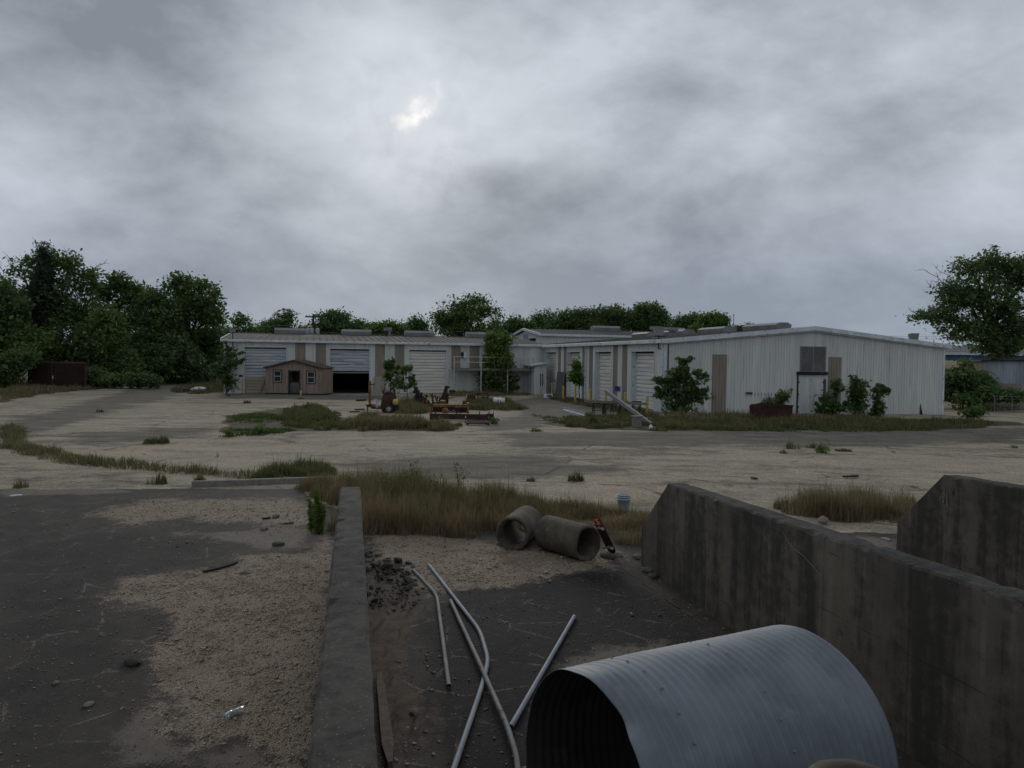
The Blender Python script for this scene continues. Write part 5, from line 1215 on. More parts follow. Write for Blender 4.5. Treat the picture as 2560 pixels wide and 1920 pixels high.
def on_wall(px, py, X0, Y0):
    nrm = Vector((dB.y, -dB.x, 0)); o_ = Vector((X0, Y0, 0)); d_ = Vector(ray(px, py)); c_ = Vector(CAM)
    return c_ + d_ * ((o_ - c_).dot(nrm) / d_.dot(nrm))
def strip_mark(pts, w_, name, mt, parent, off):
    m = MB(); P0 = [p + off for p in pts]
    for i, p in enumerate(P0):
        d_ = (P0[min(i + 1, len(P0) - 1)] - P0[max(i - 1, 0)]).normalized(); q = d_.cross(off.normalized()) * w_ / 2 * (.5 if i in (0, len(P0) - 1) else 1)
        m.v += [tuple(p - q), tuple(p + q)]
    m.f = [(2 * i, 2 * i + 1, 2 * i + 3, 2 * i + 2) for i in range(len(P0) - 1)]
    inv = (Matrix.Translation(parent.location) @ Matrix.Rotation(parent.rotation_euler.z, 4, 'Z')).inverted() if parent else Matrix.Identity(4)
    m.v = [tuple(inv @ Vector(v)) for v in m.v]
    return m.build(name, M[mt], parent)
wn_ = Vector((dB.y, -dB.x, 0)); wn_ = wn_ if wn_.x < 0 else -wn_
ck = [(870, 365), (885, 392), (905, 430), (935, 465), (962, 482), (990, 505), (1018, 538), (1040, 560), (1085, 612)]
strip_mark([on_wall(1560 + .458 * x, 1160 + .458 * y, 2.23, 12.55) for x, y in ck], .012, 'crack', 'block', BW[1], wn_ * .014)
for k, (x0, y0, x1, y1, w_) in enumerate([(1752, 150, 1745, 215, .03), (1765, 160, 1770, 235, .02), (1735, 170, 1728, 205, .02), (1780, 140, 1800, 150, .05)]):
    strip_mark([on_wall(1560 + .458 * (x0 + (x1 - x0) * t), 1160 + .458 * (y0 + (y1 - y0) * t), 6.85, 13.1) for t in (0, .3, .7, 1)], w_ * 2, 'white_streak', 'rock', BW[2], wn_ * .016)
jl = [G(1565 + 245 * t, 1432 + 172 * t) for t in np.linspace(0, 1, 14)]
m = MB(); rk = random.Random(4)
for i, p in enumerate(jl):
    w_ = .012 * rk.uniform(.3, 1.3); m.v += [(p.x - w_, p.y, .034), (p.x + w_, p.y, .034)]
m.f = [(2 * i, 2 * i + 1, 2 * i + 3, 2 * i + 2) for i in range(len(jl) - 1) if i % 3 != 1]
m.build('slab_joint', M['asph_chunk'], sl)

def conc_pipe(label, near, far, od, wall=.075, upright=None):
    if upright:
        t = thing('concrete_pipe', label, 'pipe', near, 0); L = upright; Mx = Matrix.Identity(4)
    else:
        d = far - near; L = d.length; t = thing('concrete_pipe', label, 'pipe', near, math.atan2(d.y, d.x))
        Mx = Matrix.Translation((0, 0, od / 2)) @ Matrix.Rotation(math.pi / 2, 4, 'Y')
    ro, ri = od / 2, od / 2 - wall; n = 48
    prof = [(ri + .03, 0.0), (ro - .008, 0), (ro, .012)] + [(ro, L * q / 10) for q in range(1, 10)] + [(ro, L - .012), (ro - .008, L), (ri, L), (ri, L * .7), (ri, L * .4), (ri, .06), (ri + .03, .055)]
    m = MB(); m.lathe(prof, n, Mx, close=True)
    A = np.array([tuple(v) for v in m.v]); q = A * 1.0
    nz_ = fbm(A[:, 0] * 9 + A[:, 1] * 6, A[:, 2] * 9, 77) - .5
    ends = np.zeros(len(A)); ends[:3 * n] = 1; ends[-2 * n:] = .7
    axis_c = np.array([0, 0, od / 2]) if not upright else np.array([0, 0, 0])
    rad = A - axis_c; rad[:, 0 if not upright else 2] = 0; rad /= np.linalg.norm(rad, axis=1)[:, None] + 1e-9
    A = A + rad * (nz_ * .012 + ends * nz_ * .03)[:, None]
    if not upright: A[:, 0] += ends * nz_ * .05
    if not upright: A[:, 2] = np.maximum(A[:, 2], .001)
    m.v = [tuple(v) for v in A]; m.build('pipe_body', M['conc_pipe'], t, True)
    return t
OD = .62
nA = G(1280, 1380); fA = G(1318, 1266, OD); nA.z = fA.z = .015
conc_pipe('short concrete pipe of the pair, its open end facing the camera', nA, Vector((fA.x, fA.y, .015)), OD)
nB = G(1470, 1406); fB = G(1368, 1290, OD)
conc_pipe('longer concrete pipe of the pair with the skateboard against its end', Vector((nB.x, nB.y, .015)), Vector((fB.x, fB.y, .015)), OD)
conc_pipe('brown concrete pipe standing upright in front of the culvert, only its rim showing', Vector((1.79, 3.72, .01)), None, .5, .07, upright=1.35)

# skateboard
sb = Vector((G(1533, 1386).x, G(1533, 1386).y, .02)); stp = AY(1488, 1289, sb.y - .18)
up_ = (stp - sb).normalized(); nr = Vector((-.78, -.6, .2)); nr = (nr - up_ * nr.dot(up_)).normalized(); sd = up_.cross(nr).normalized(); Ls = (stp - sb).length
SK = thing('skateboard', 'skateboard with a red printed nose leaning on the concrete pipe end', 'skateboard', sb)
RM = Matrix((sd, up_, nr)).transposed().to_4x4()
def deck_outline(y0, y1, w_):
    pts = []
    for k in range(9): a = math.pi * k / 8; pts.append((w_ * math.cos(a), y1 - w_ + w_ * math.sin(a)))
    if y0 <= 0.001:
        for k in range(9): a = math.pi + math.pi * k / 8; pts.append((w_ * math.cos(a), y0 + w_ + w_ * math.sin(a)))
    else: pts += [(-w_, y0), (w_, y0)]
    return pts
m = MB(); m.prism(deck_outline(0, Ls, .1), RM, .012); m.build('deck', M['rust'], SK)
m = MB(); m.prism(deck_outline(Ls - .2, Ls - .004, .096), RM @ Matrix.Translation((0, 0, .0125)), .002); pr_ = m.build('red_print', M['red'], SK)
rk = random.Random(3); m = MB()
for k in range(9):
    x, y = rk.uniform(-.045, .045), Ls - .12 + rk.uniform(-.06, .06); m.box(x - rk.uniform(.008, .02), x + rk.uniform(.008, .02), y - rk.uniform(.006, .014), y + rk.uniform(.006, .014), .0147, .0157 + .0002 * k, RM)
m.build('white_print', M['plastic'], SK)
for yy in (.16, Ls - .24):
    m = MB(); m.bar(RM @ Vector((-.08, yy, .05)), RM @ Vector((.08, yy, .05)), .022); m.bar(RM @ Vector((0, yy, .012)), RM @ Vector((0, yy, .05)), .04); m.build('truck', M['galv'], SK)
    for s_ in (-1, 1):
        m = MB(); m.tube([RM @ Vector((s_ * .075, yy, .055)), RM @ Vector((s_ * .11, yy, .055))], .027, 14); m.build('wheel', M['wheel'], SK, False)

# galvanised poles
def pole(label, pts, zs_, r=.026, mt='galv', bend=None):
    P = []
    for (px, py), z in zip(pts, zs_):
        p = G(px, py, z); P.append(Vector((p.x, p.y, z)))
    Q = [P[0]]
    for i in range(1, len(P) - 1):       # round the bends
        a, b, c = P[i - 1], P[i], P[i + 1]; k = min(.28, (b - a).length * .3, (c - b).length * .3)
        p0 = b + (a - b).normalized() * k; p1 = b + (c - b).normalized() * k
        for t in (0, .25, .5, .75, 1): Q.append(p0 * (1 - t) ** 2 + b * 2 * t * (1 - t) + p1 * t * t)
    Q.append(P[-1]); o0 = Q[0].copy(); o0.z = 0
    m = MB(); m.tube([q - o0 for q in Q], r, 12, cap=False); m.tube([q - o0 for q in Q], r * .8, 12, cap=False)
    o = m.build('steel_pole', M[mt], None, True, loc=o0); return tag(o, label, 'pole', 'bent steel poles in the bin')
pole('short bent galvanised pole left of the other poles', [(1033, 1425), (1092, 1488), (1122, 1715)], [.045, .045, .045], mt='galv_dull')
pole('long galvanised pole with a sweeping bend', [(1072, 1412), (1200, 1577), (1221, 1650), (1205, 1716), (1128, 1940)], [.05, .045, .045, .045, .045])
pole('straight galvanised pole lying over the sweeping one', [(1126, 1501), (1205, 1672), (1268, 1815), (1291, 1890), (1298, 1960)], [.05, .085, .10, .09, .06], mt='galv_dull')
pole('short straight galvanised pole next to the culvert mouth', [(1436, 1541), (1277, 1817)], [.045, .047])

# bucket
bk = G(1559, 1275); BKT = thing('plastic_bucket', 'pale blue grey plastic bucket standing in the dry grass', 'bucket', bk)
m = MB(); m.lathe([(.0, 0), (.125, 0), (.13, .01), (.143, .25), (.153, .25), (.154, .262), (.146, .265), (.147, .30), (.158, .30), (.159, .315), (.149, .318), (.15, .345), (.16, .346), (.161, .365), (.146, .367), (.142, .30), (.122, .02), (0, .018)], 32); m.build('bucket_body', M['bucket'], BKT, True)
m = MB(); m.tube([Vector((math.cos(a) * .16, -.02 - math.sin(a) * .05, .30 - math.sin(a) * .17)) for a in np.linspace(0, math.pi, 13)], .004, 6); m.build('handle', M['galv'], BKT)

# bottle
bt = G(585, 1808); be = G(606, 1800)
ba = math.atan2(be.y - bt.y, be.x - bt.x)
BT = thing('plastic_bottle', 'empty clear plastic bottle with a blue cap on the gravel', 'bottle', Vector((bt.x - .1, bt.y, .03)), ba)
Mx = Matrix.Translation((0, 0, .034)) @ Matrix.Rotation(math.pi / 2, 4, 'Y')
m = MB(); m.lathe([(.0005, .205), (.026, .205), (.032, .195), (.032, .15), (.029, .145), (.032, .14), (.032, .09), (.029, .085), (.032, .08), (.031, .06), (.022, .032), (.0125, .022), (.0125, .012)], 20, Mx); m.build('bottle_body', M['clear'], BT, True)
m = MB(); m.lathe([(.0005, -.004), (.014, -.004), (.0145, .012), (.012, .013)], 16, Mx); m.build('cap', M['hose_blue'], BT)
m = MB(); m.lathe([(.0324, .088), (.0324, .14)], 20, Mx); m.build('paper_label', M['bucket'], BT)

# loose lumps and scraps
def lump(name, label, cat, loc, s, mt, seed, flat=.55, group=None):
    r = np.random.default_rng(seed); bm = bmesh.new(); bmesh.ops.create_icosphere(bm, subdivisions=2, radius=1)
    for v in bm.verts:
        n_ = v.co.copy(); k = 1 + .35 * (float(fbm(np.array(n_.x * 1.6 + 5 + seed), np.array(n_.y * 1.6 + n_.z * 1.9), seed, 3)) - .5) * 2
        v.co = Vector((n_.x * k * s[0], n_.y * k * s[1], max(n_.z, -.6) * k * s[2]))
    me_ = bpy.data.meshes.new(name); bm.to_mesh(me_); bm.free(); me_.materials.append(M[mt])
    o = link(name, me_, loc=(loc[0], loc[1], s[2] * .55 + float(gz(loc[0])) + .015)); o.rotation_euler = (0, 0, r.uniform(0, 6)); return tag(o, label, cat, group)
lp = G(2057, 1310); lump('stone_block', 'pale broken stone block on the slab behind the stained bin wall', 'stone', lp, (.12, .1, .1), 'block', 1)
lp = G(2215, 1352); lump('stone_flake', 'flat grey stone flake on the slab left of the right bin wall', 'stone', lp, (.12, .08, .03), 'block', 2)
for i, (px, py, s_, mt, lb) in enumerate([(330, 1664, .10, 'asph_chunk', 'crumbled black asphalt lump left of the gravel'), (696, 1367, .11, 'asph_chunk', 'black lump beside the gravel edge near the wall'), (690, 1296, .10, 'rock', 'rounded grey stone beside the small stick'), (661, 1326, .09, 'rock', 'flat grey stone on the dark slab left of the weed'), (140, 1713, .04, 'rock', 'small pale stone alone on the black slab at the left'), (223, 1768, .05, 'rock', 'small yellowish stone pair on the black slab'), (610, 1440, .08, 'rock', 'dark stone at the upper gravel edge'), (575, 1298, .05, 'rock', 'small stone near the upper gravel band'), (1665, 1640, .045, 'asph_chunk', 'small black scrap behind the culvert'), (1617, 1432, .1, 'rock', 'broken concrete piece at the foot of the stained bin wall nose'), (1632, 1446, .09, 'asph_chunk', 'dark broken piece at the foot of the stained bin wall'), (1592, 1398, .1, 'rock', 'flat broken piece left of the bin wall nose'), (1520, 1398, .13, 'asph_chunk', 'dark lump under the lower end of the skateboard'), (1546, 1395, .1, 'rock', 'pale lump beside the lower end of the skateboard'), (1035, 1788, .06, 'rock', 'small brown stone in the dirt by the left bin wall')]):
    lump('loose_stone', lb, 'stone', G(px, py), (s_ * 1.2, s_ * .8, s_ * .5), mt, 10 + i)
# heap of broken asphalt beside the wall
hp = np.array(gpoly(z2([(340, 490), (560, 540), (640, 740), (580, 800), (350, 830)])))
n_ = 0; rg = np.random.default_rng(5); P_ = [tuple(p) for p in hp]
chunks = []
for k in range(6): 
    bm = bmesh.new(); bmesh.ops.create_icosphere(bm, subdivisions=1, radius=1)
    for v in bm.verts: v.co = Vector((v.co.x * rg.uniform(.7, 1.3), v.co.y * rg.uniform(.6, 1.1), v.co.z * rg.uniform(.4, .8)))
    me_ = bpy.data.meshes.new('asphalt_chunk'); bm.to_mesh(me_); bm.free(); me_.materials.append(M['asph_chunk'] if k % 3 else M['rock']); chunks.append(me_)
HP = thing('rubble_heap', 'heap of broken black asphalt at the foot of the left bin wall', 'rubble', (hp[:, 0].mean(), hp[:, 1].mean(), 0))
while n_ < 298:
    x, y = rg.uniform(hp[:, 0].min(), hp[:, 0].max()), rg.uniform(hp[:, 1].min(), hp[:, 1].max())
    d_ = float(sdist(P_, np.array(x), np.array(y)))
    if d_ > .1: continue
    s_ = rg.lognormal(math.log(.024), .55); o = link('asphalt_chunk', chunks[n_ % 6], HP); n_ += 1
    o.location = (x - HP.location.x, y - HP.location.y, .02 + s_ * .35 + max(0, min(.10, -d_ * .22)) * rg.uniform(.3, 1)); o.scale = (s_, s_, s_); o.rotation_euler = (rg.uniform(-.5, .5), rg.uniform(-.5, .5), rg.uniform(0, 6))
def scrap(name, label, cat, a, b, w_, h, mt, z=.02, twist=0):
    a, b = G(*a), G(*b); a.z = float(gz(a.x)) + z + h / 2; b.z = float(gz(b.x)) + z + h / 2
    m = MB(); n = 6; d = b - a; r = Vector((-d.y, d.x, 0)).normalized(); rk = random.Random(len(label))
    for i in range(n + 1):
        t = i / n; c = d * t; ww = w_ / 2 * (1 if 0 < i < n else .5) * rk.uniform(.75, 1.15)
        for sgn, zz_ in ((-1, -h / 2), (1, -h / 2), (1, h / 2), (-1, h / 2)): m.v.append(tuple(c + r * sgn * ww + Vector((0, 0, zz_ * rk.uniform(.8, 1.1)))))
    for i in range(n):
        for k in range(4): m.f.append((i * 4 + k, i * 4 + (k + 1) % 4, i * 4 + 4 + (k + 1) % 4, i * 4 + 4 + k))
    m.f += [(3, 2, 1, 0), (n * 4, n * 4 + 1, n * 4 + 2, n * 4 + 3)]
    o = m.build(name, M[mt], loc=a); return tag(o, label, cat)
scrap('rotten_board', 'black rotten board lying at the upper gravel edge', 'board', (510, 1437), (592, 1412), .14, .05, 'wood_dark')
scrap('wood_stick', 'small dark stick near the rounded stone', 'stick', (656, 1301), (676, 1299), .07, .04, 'wood_dark')
scrap('wood_stick', 'short brown stick right of the rounded stone', 'stick', (708, 1314), (734, 1311), .06, .04, 'wood')
scrap('wood_stick', 'thin stick on the pale gravel left edge', 'stick', (389, 1507), (413, 1500), .02, .02, 'wood_dark')
scrap('timber_board', 'rotten timber board along the foot of the left bin wall', 'board', (975, 1930), (948, 1700), .10, .07, 'wood')
scrap('wood_stick', 'dark stick on the yard right of the stained bin wall', 'stick', (2108, 1195), (2146, 1193), .12, .05, 'wood_dark')
scrap('wood_stick', 'small dark scrap on the yard behind the stained bin wall', 'stick', (1878, 1197), (1893, 1200), .12, .04, 'wood_dark')
scrap('paper_scrap', 'white paper scrap on the slab at the left picture edge', 'paper', (25, 1243), (55, 1240), .12, .02, 'plastic')
# kerb
ka, kb = G(478, 1218), G(812, 1206)
m = MB(); d = kb - ka; L = d.length; KB = bpy.data.objects.new('kerb', None); col.objects.link(KB); KB.location = (ka.x, ka.y, -.02); KB.rotation_euler = (0, 0, math.atan2(d.y, d.x)); KB['kind'] = 'structure'
for i in range(3):
    m = MB(); m.box(L * i / 3 + .006, L * (i + 1) / 3 - .006, 0, .16, 0, .17); m.build('kerb_stone', M['block'], KB, bevel=.02)

# ---- tall weeds
def stalk_weed(label, px, py, h, n, mt, size, seed, spread=.03, aspect=.16, group=None, stems=1, name='tall_weed'):
    b = G(px, py); t = thing(name, label, 'weed', b, 0, group); r = random.Random(seed); C = []; m = MB()
    for s_ in range(stems):
        o0 = Vector((r.gauss(0, .06) * (stems > 1), r.gauss(0, .06) * (stems > 1), 0)); hh = h * r.uniform(.7, 1); tip = o0 + Vector((r.gauss(0, .06), r.gauss(0, .06), hh))
        limb(m, o0, tip, .006, .003, 5, .02, r=r, n=5)
        for k in range(n):
            q = r.uniform(.08, 1); C.append(tuple(o0 + (tip - o0) * q))
    m.build('stem', M['grass_green'] if mt != 'grass_dry' else M['wood'], t)
    C = np.array(C); link('leaves', leaves('leaves', C, np.full(len(C), .5), size, M[mt], 3, spread, .1, aspect), t)
for i, (px, py, h, lb) in enumerate([(785, 1335, .86, 'tall bright green feathery weed left of the left bin wall'), (812, 1338, .66, 'shorter green feathery weed against the left bin wall'), (798, 1330, .6, 'green feathery weed between its two neighbours by the left bin wall')]):
    stalk_weed(lb, px, py, h * 1.1, 130, 'leaf_yel', .05, 300 + i, .022, .13, 'green weeds by the wall', 3)
for i, (px, py, h) in enumerate([(1040, 1250, 1.05), (1150, 1245, 1.0), (1005, 1262, .95), (1095, 1275, .9), (960, 1270, .85), (1190, 1282, .75), (880, 1262, .8)]):
    stalk_weed(['tallest thin seeding weed left of the middle of the dry grass bank', 'thin seeding weed at the right of the tall dry grass', 'thin seeding weed left of the tallest one', 'thin seeding weed low in front of the tall dry grass', 'thin seeding weed near the left bin wall end', 'rightmost seeding weed above the short concrete pipe', 'leftmost seeding weed behind the left bin wall end'][i], px, py, h, 26, 'grass_mix', .035, 320 + i, .07, .35, 'seeding weeds in the dry grass bank', 3)
for i, (px, py, h, lb) in enumerate([(640, 1086, .5, 'broad leaved green weed at the front of the yard grass'), (570, 1092, .4, 'low broad leaved weed at the left of the yard grass'), (2055, 1132, .3, 'low leafy weed on the yard right of the weed tufts'), (1232, 1060, .35, 'bright green weed by the long rusty beam'), (1470, 1046, .45, 'leafy weed behind the aluminium channels')]):
    stalk_weed(lb, px, py, h * .8, 12, 'leaf_mid', .10, 340 + i, .10, .4, None, 3, name='leafy_weed')

# ------------------------------------------------------------------ yard junk and fittings
# bollards
bpos = [(350, 1032, 920), (460, 1052, 925), (590, 1105, 945), (728, 1130, 970), (895, 1160, 995), (1080, 1180, 1020), (1302, 1215, 1060), (1555, 1268, 1100)]
bl = ['at the lean-to office wall', 'nearest the inner corner door', 'beside the grey leaning board', 'by the young tree', 'in front of the white downspout', 'left of the leaning grey beam', 'behind the leaning grey beam', 'nearest the big shrub']
m = MB(); m.lathe([(.085, -.05), (.085, 1.14), (.075, 1.18), (.045, 1.21), (.001, 1.22)], 16); bol_me = m.mesh('bollard_post', M['yellow'], True)
m = MB(); m.lathe([(.14, 0), (.14, .03), (.087, .05)], 12); bolb = m.mesh('base_collar', M['block'], True)
for (zx, zy, zt_), lb in zip(bpos, bl):
    px = 1280 + zx * .217; t_ = t_v(N2, px) if zx > 380 else None
    p = G(px, 760 + zy * .217)
    t = thing('yellow_bollard', 'worn yellow steel bollard ' + lb, 'bollard', p, 0, 'bollards along the recessed doors')
    link('bollard_post', bol_me, t); link('base_collar', bolb, t)
for px, py in ((606, 983), (824, 985), (752, 989)):
    p = G(px, py); t = thing('yellow_bollard', {606: 'faded yellow bollard left of the tan shed', 824: 'yellow bollard at the left side of the half raised door', 752: 'short yellow post stub in front of the shed door'}[px], 'bollard', p, 0)
    o = link('bollard_post', bol_me, t); o.scale = (1, 1, .35 if px == 752 else 1.15); link('base_collar', bolb, t)

# railed steel deck on the left wing
dk0 = s1(1140, 1); dk1 = s1(2020, 1); DKY = -1.9
DK = thing('railed_deck', 'raised steel deck with thin pipe railing in front of the left wing', 'deck', A1 + UV * dk0 + VV * DKY, TH)
DW = dk1 - dk0; zd = 2.55
m = MB(); m.box(0, DW, 0, .12, zd - .26, zd); m.build('edge_beam', M['galv_dull'], DK)
npl = 9
for i in range(npl):
    m = MB(); m.box(0, DW, .125 + 1.7 * i / npl, .12 + 1.7 * (i + 1) / npl - .008, zd - .06, zd); m.build('deck_board', M['wood'], DK)
for zx in (1135, 1437, 1735, 2020):
    x = s1(zx, 1) - dk0; m = MB(); m.tube([(x, -.04, 0), (x, -.04, zd + 1.08)], .06, 8); m.build('post', M['alu'], DK)
for zx in (1290, 1590, 1880, 1972):
    x = s1(zx, 1) - dk0; m = MB(); m.tube([(x, .02, zd), (x, .02, zd + 1.08)], .035, 6); m.build('baluster', M['alu'], DK)
for hz_ in (.55, 1.08):
    m = MB(); m.tube([(-.02, -.04, zd + hz_), (DW, -.04, zd + hz_)], .036, 6); m.build('rail', M['alu'], DK)
m = MB(); m.tube([(-.02, 1.8, zd + 1.08), (-.02, -.04, zd + 1.08)], .036, 6); m.build('rail', M['alu'], DK)

# boards, sheets
a_ = t2(540); b_ = t2(630); y0 = W2L - b_; y1 = W2L - a_
p = N2 + VV * y0 - UV * .75
LBd = thing('leaning_board', 'tall grey weathered board leaning beside the inner recessed door', 'board', p, TH)
m = MB(); hb = zt(590, 785)
m.add([(.38, 0, 0), (.38, y1 - y0, 0), (.62, y1 - y0, hb), (.62, 0, hb), (.35, 0, 0.02), (.35, y1 - y0, .02), (.59, y1 - y0, hb + .02), (.59, 0, hb + .02)], [(0, 1, 2, 3), (4, 7, 6, 5), (0, 4, 5, 1), (3, 2, 6, 7), (0, 3, 7, 4), (1, 5, 6, 2)]); m.build('board_sheet', M['plywood'], LBd)
p = G(931, 984)
SHt = thing('leaning_metal_sheet', 'tan corrugated metal sheet leaning right of the half raised door', 'metal sheet', p, TH)
m = MB(); pm = panel_mesh(1.02, 2.25, 2.25)
o = link('sheet', pm, SHt); o.rotation_euler = (R_(-24), R_(10), 0); o.location = (0, 0, .01)
o.material_slots[0].link = 'OBJECT'; o.material_slots[0].material = M['panel_tan']
p2 = p + UV * .5 + VV * 1.2
o = link('leaning_metal_sheet', panel_mesh(.9, 2.3, 2.3)); o.location = p2; o.rotation_euler = (R_(-10), R_(6), TH); o.material_slots[0].link = 'OBJECT'; o.material_slots[0].material = M['frame_dark']; tag(o, 'dark metal sheet standing behind the tan leaning sheet', 'metal sheet')

# trestles with a long beam
tz = G(1550, 1037)
def zoomH(x, y): return 1300 + .1808 * x, 920 + .1808 * y
def trestle(label, x0, x1, yb, h, bend=0):
    a = G(*zoomH(x0, yb)); b = G(*zoomH(x1, yb)); t = thing('steel_trestle', label, 'trestle', a, math.atan2(b.y - a.y, b.x - a.x), 'rusty steel trestles'); L = (b - a).length
    m = MB(); m.bar((-.08, .3, h), (L + .08, .3, h), .07, .09); m.build('top_rail', M['frame_dark'], t)
    for x in (0, L):
        for y in (0, .6):
            m = MB(); m.bar((x, y, 0), (x, .3, h), .05); m.build('leg', M['frame_dark'], t)
    for x in (0, L):
        m = MB(); m.bar((x, .1, h * .35), (x, .5, h * .35), .04); m.build('cross_bar', M['frame_dark'], t)
    m = MB(); m.bar((0, .3, h * .35), (L, .3, h * .35), .035); m.bar((0, .3, h * .35), (L * .5, .3, h), .03); m.bar((L, .3, h * .35), (L * .5, .3, h), .03); m.build('brace', M['frame_dark'], t)
    return t
trestle('leftmost rusty steel trestle under the long grey beam', 1030, 1190, 650, .78)
trestle('middle rusty steel trestle with cross braces', 1175, 1400, 655, .72)
trestle('rusty steel trestle behind the leaning beam', 1290, 1500, 625, .74)
trestle('rightmost rusty steel trestle under the long grey beam', 1580, 1680, 640, .8)
a = G(*zoomH(890, 640)); b = G(*zoomH(1745, 650)); a.z = .92; b.z = .86
za_ = AY(*zoomH(892, 455), 45.5); zb2 = AY(*zoomH(1745, 497), 46.3)
o = MB().bar((0, 0, 0), zb2 - za_, .12, .16).build('steel_channel', M['block'], loc=za_); tag(o, 'long grey beam lying level across the rusty trestles', 'beam')
e0 = G(*zoomH(1812, 800)); e1 = AY(*zoomH(1188, 320), 47.6)
o = MB().bar((0, 0, .08), e1 - e0, .16, .2).build('leaning_beam', M['galv_dull'], loc=e0); tag(o, 'grey metal beam slanting up over the trestles from the grass', 'beam')
cb = G(*zoomH(1610, 812)); CB = thing('concrete_block', 'square pale concrete block with a slab top in the grass by the slanting beam', 'block', cb, R_(12))
m = MB(); m.box(-.2, .2, -.2, .2, -.05, .52); m.build('block_body', M['block'], CB, bevel=.02)
m = MB(); m.box(-.26, .3, -.24, .24, .521, .58); m.build('cap_slab', M['block'], CB, bevel=.015)
jg = G(*zoomH(1808, 845)); JG = thing('plastic_jug', 'small white plastic jug at the foot of the slanting beam', 'jug', jg)
m = MB(); m.lathe([(.001, 0), (.09, 0), (.095, .02), (.09, .15), (.05, .2), (.025, .22), (.025, .25), (.001, .25)], 16); m.build('jug_body', M['plastic'], JG, True)
m = MB(); m.tube([(.03, 0, .2), (.085, 0, .19), (.092, 0, .12)], .012, 6); m.build('handle', M['plastic'], JG)
def channel(label, a, b, w_, mt='alu'):
    a, b = G(*zoomH(*a)), G(*zoomH(*b)); d = b - a; t = tag(MB().bar((0, 0, .02), d + Vector((0, 0, .02)), w_, .03).bar(Vector((-d.y, d.x, 0)).normalized() * w_ / 2 + Vector((0, 0, .05)), d + Vector((-d.y, d.x, 0)).normalized() * w_ / 2 + Vector((0, 0, .05)), .02, .09).build('metal_channel', M[mt], loc=a), label, 'metal channel', 'metal channels on the pavement'); return t
channel('rear long grey channel lying on the pavement', (585, 545), (1090, 668), .1, 'galv')
channel('brightest white channel lying on the pavement', (600, 580), (995, 690), .12)
channel('front thin channel lying on the pavement', (558, 595), (905, 692), .06, 'galv')
bs = G(1371, 994); BS = thing('plastic_basin', 'overturned white plastic basin by the inner recessed door', 'basin', bs, R_(20))
m = MB(); m.add([(-.42, -.22, 0), (.42, -.22, 0), (.42, .22, 0), (-.42, .22, 0), (-.34, -.17, .34), (.34, -.17, .34), (.34, .17, .34), (-.34, .17, .34)], [(4, 5, 6, 7), (0, 1, 5, 4), (1, 2, 6, 5), (2, 3, 7, 6), (3, 0, 4, 7)]); m.build('basin_body', M['plastic'], BS, bevel=.03)
m = MB(); m.box(-.2, .2, -.235, -.2, .1, .24); m.build('dark_opening', M['dark'], BS)

# --- rusty mixer on wheels
def zoomE(x, y): return 880 + .1808 * x, 920 + .1808 * y
mp = G(*zoomE(420, 618)); mp = Vector((G(*zoomE(215, 612)).x, G(*zoomE(215, 612)).y, 0)); K = mp.y / FPX * .1808
MX = thing('towed_mixer', 'rusty towed mortar mixer with yellow mast and pale wheel', 'mixer', mp)
def P(x, y, dy=0): return Vector(((x - 215) * K, dy, (612 - y) * K))
m = MB(); m.bar(P(245, 500), P(245, 182), .16, .14); m.bar(P(245, 190), P(255, 175), .1); m.build('mast', M['yellow_m'], MX)
m = MB(); m.bar(P(245, 225), P(300, 222), .06); m.bar(P(300, 215), P(300, 240), .05); m.build('mast_arm', M['frame_dark'], MX)
m = MB(); m.tube([P(200, 515), P(250, 515), P(320, 515), P(440, 540)], .06, 8); m.bar(P(225, 510, .5), P(560, 560, .5), .1); m.bar(P(225, 530, -.1), P(560, 570, -.1), .09); m.build('chassis', M['rust'], MX)
m = MB(); m.bar(P(215, 612), P(212, 510), .07); m.bar(P(190, 512), P(240, 512), .09, .05); m.build('stand_leg', M['rust'], MX)
m = MB(); m.tube([P(270, 535), P(400, 540)], .13, 10); m.build('axle_tank', M['yellow_m'], MX)
Mx = Matrix.Translation(P(505, 455, .15)) @ Matrix.Rotation(R_(8), 4, 'Y')
m = MB(); m.lathe([(.001, -.75), (.34, -.72), (.46, -.45), (.48, .0), (.44, .3), (.36, .5), (.30, .56), (.27, .52), (.3, .3)], 20, Mx); m.build('drum', M['rust'], MX, True)
m = MB(); rk = random.Random(8)
for k in range(46):
    a = rk.uniform(0, 6.28); s_ = P(505, 350, .15) + Vector((math.cos(a) * .38, math.sin(a) * .38, rk.uniform(-.15, .1))); limb(m, s_, s_ + Vector((math.cos(a) * rk.uniform(-.25, .2), math.sin(a) * .1, rk.uniform(.1, .5))), .012, .006, 3, .1, r=rk, n=4)
m.build('dead_vine', M['rust_red'], MX)
m = MB(); m.tube([P(545, 300), P(580, 240), P(570, 205), P(535, 212)], .03, 6); m.build('tipping_handle', M['frame_dark'], MX)
Mx = Matrix.Translation(P(612, 465, -.25)) @ Matrix.Rotation(math.pi / 2, 4, 'Y')
m = MB(); m.lathe([(.001, -.16), (.17, -.16), (.2, -.1), (.2, .1), (.17, .14), (.001, .14)], 16, Mx); m.build('engine_cover', M['yellow'], MX, True)
m = MB(); m.box(-.2, .2, -.15, .15, -.2, .2, Matrix.Translation(P(612, 540, -.1))); m.build('engine_block', M['black'], MX, bevel=.03)
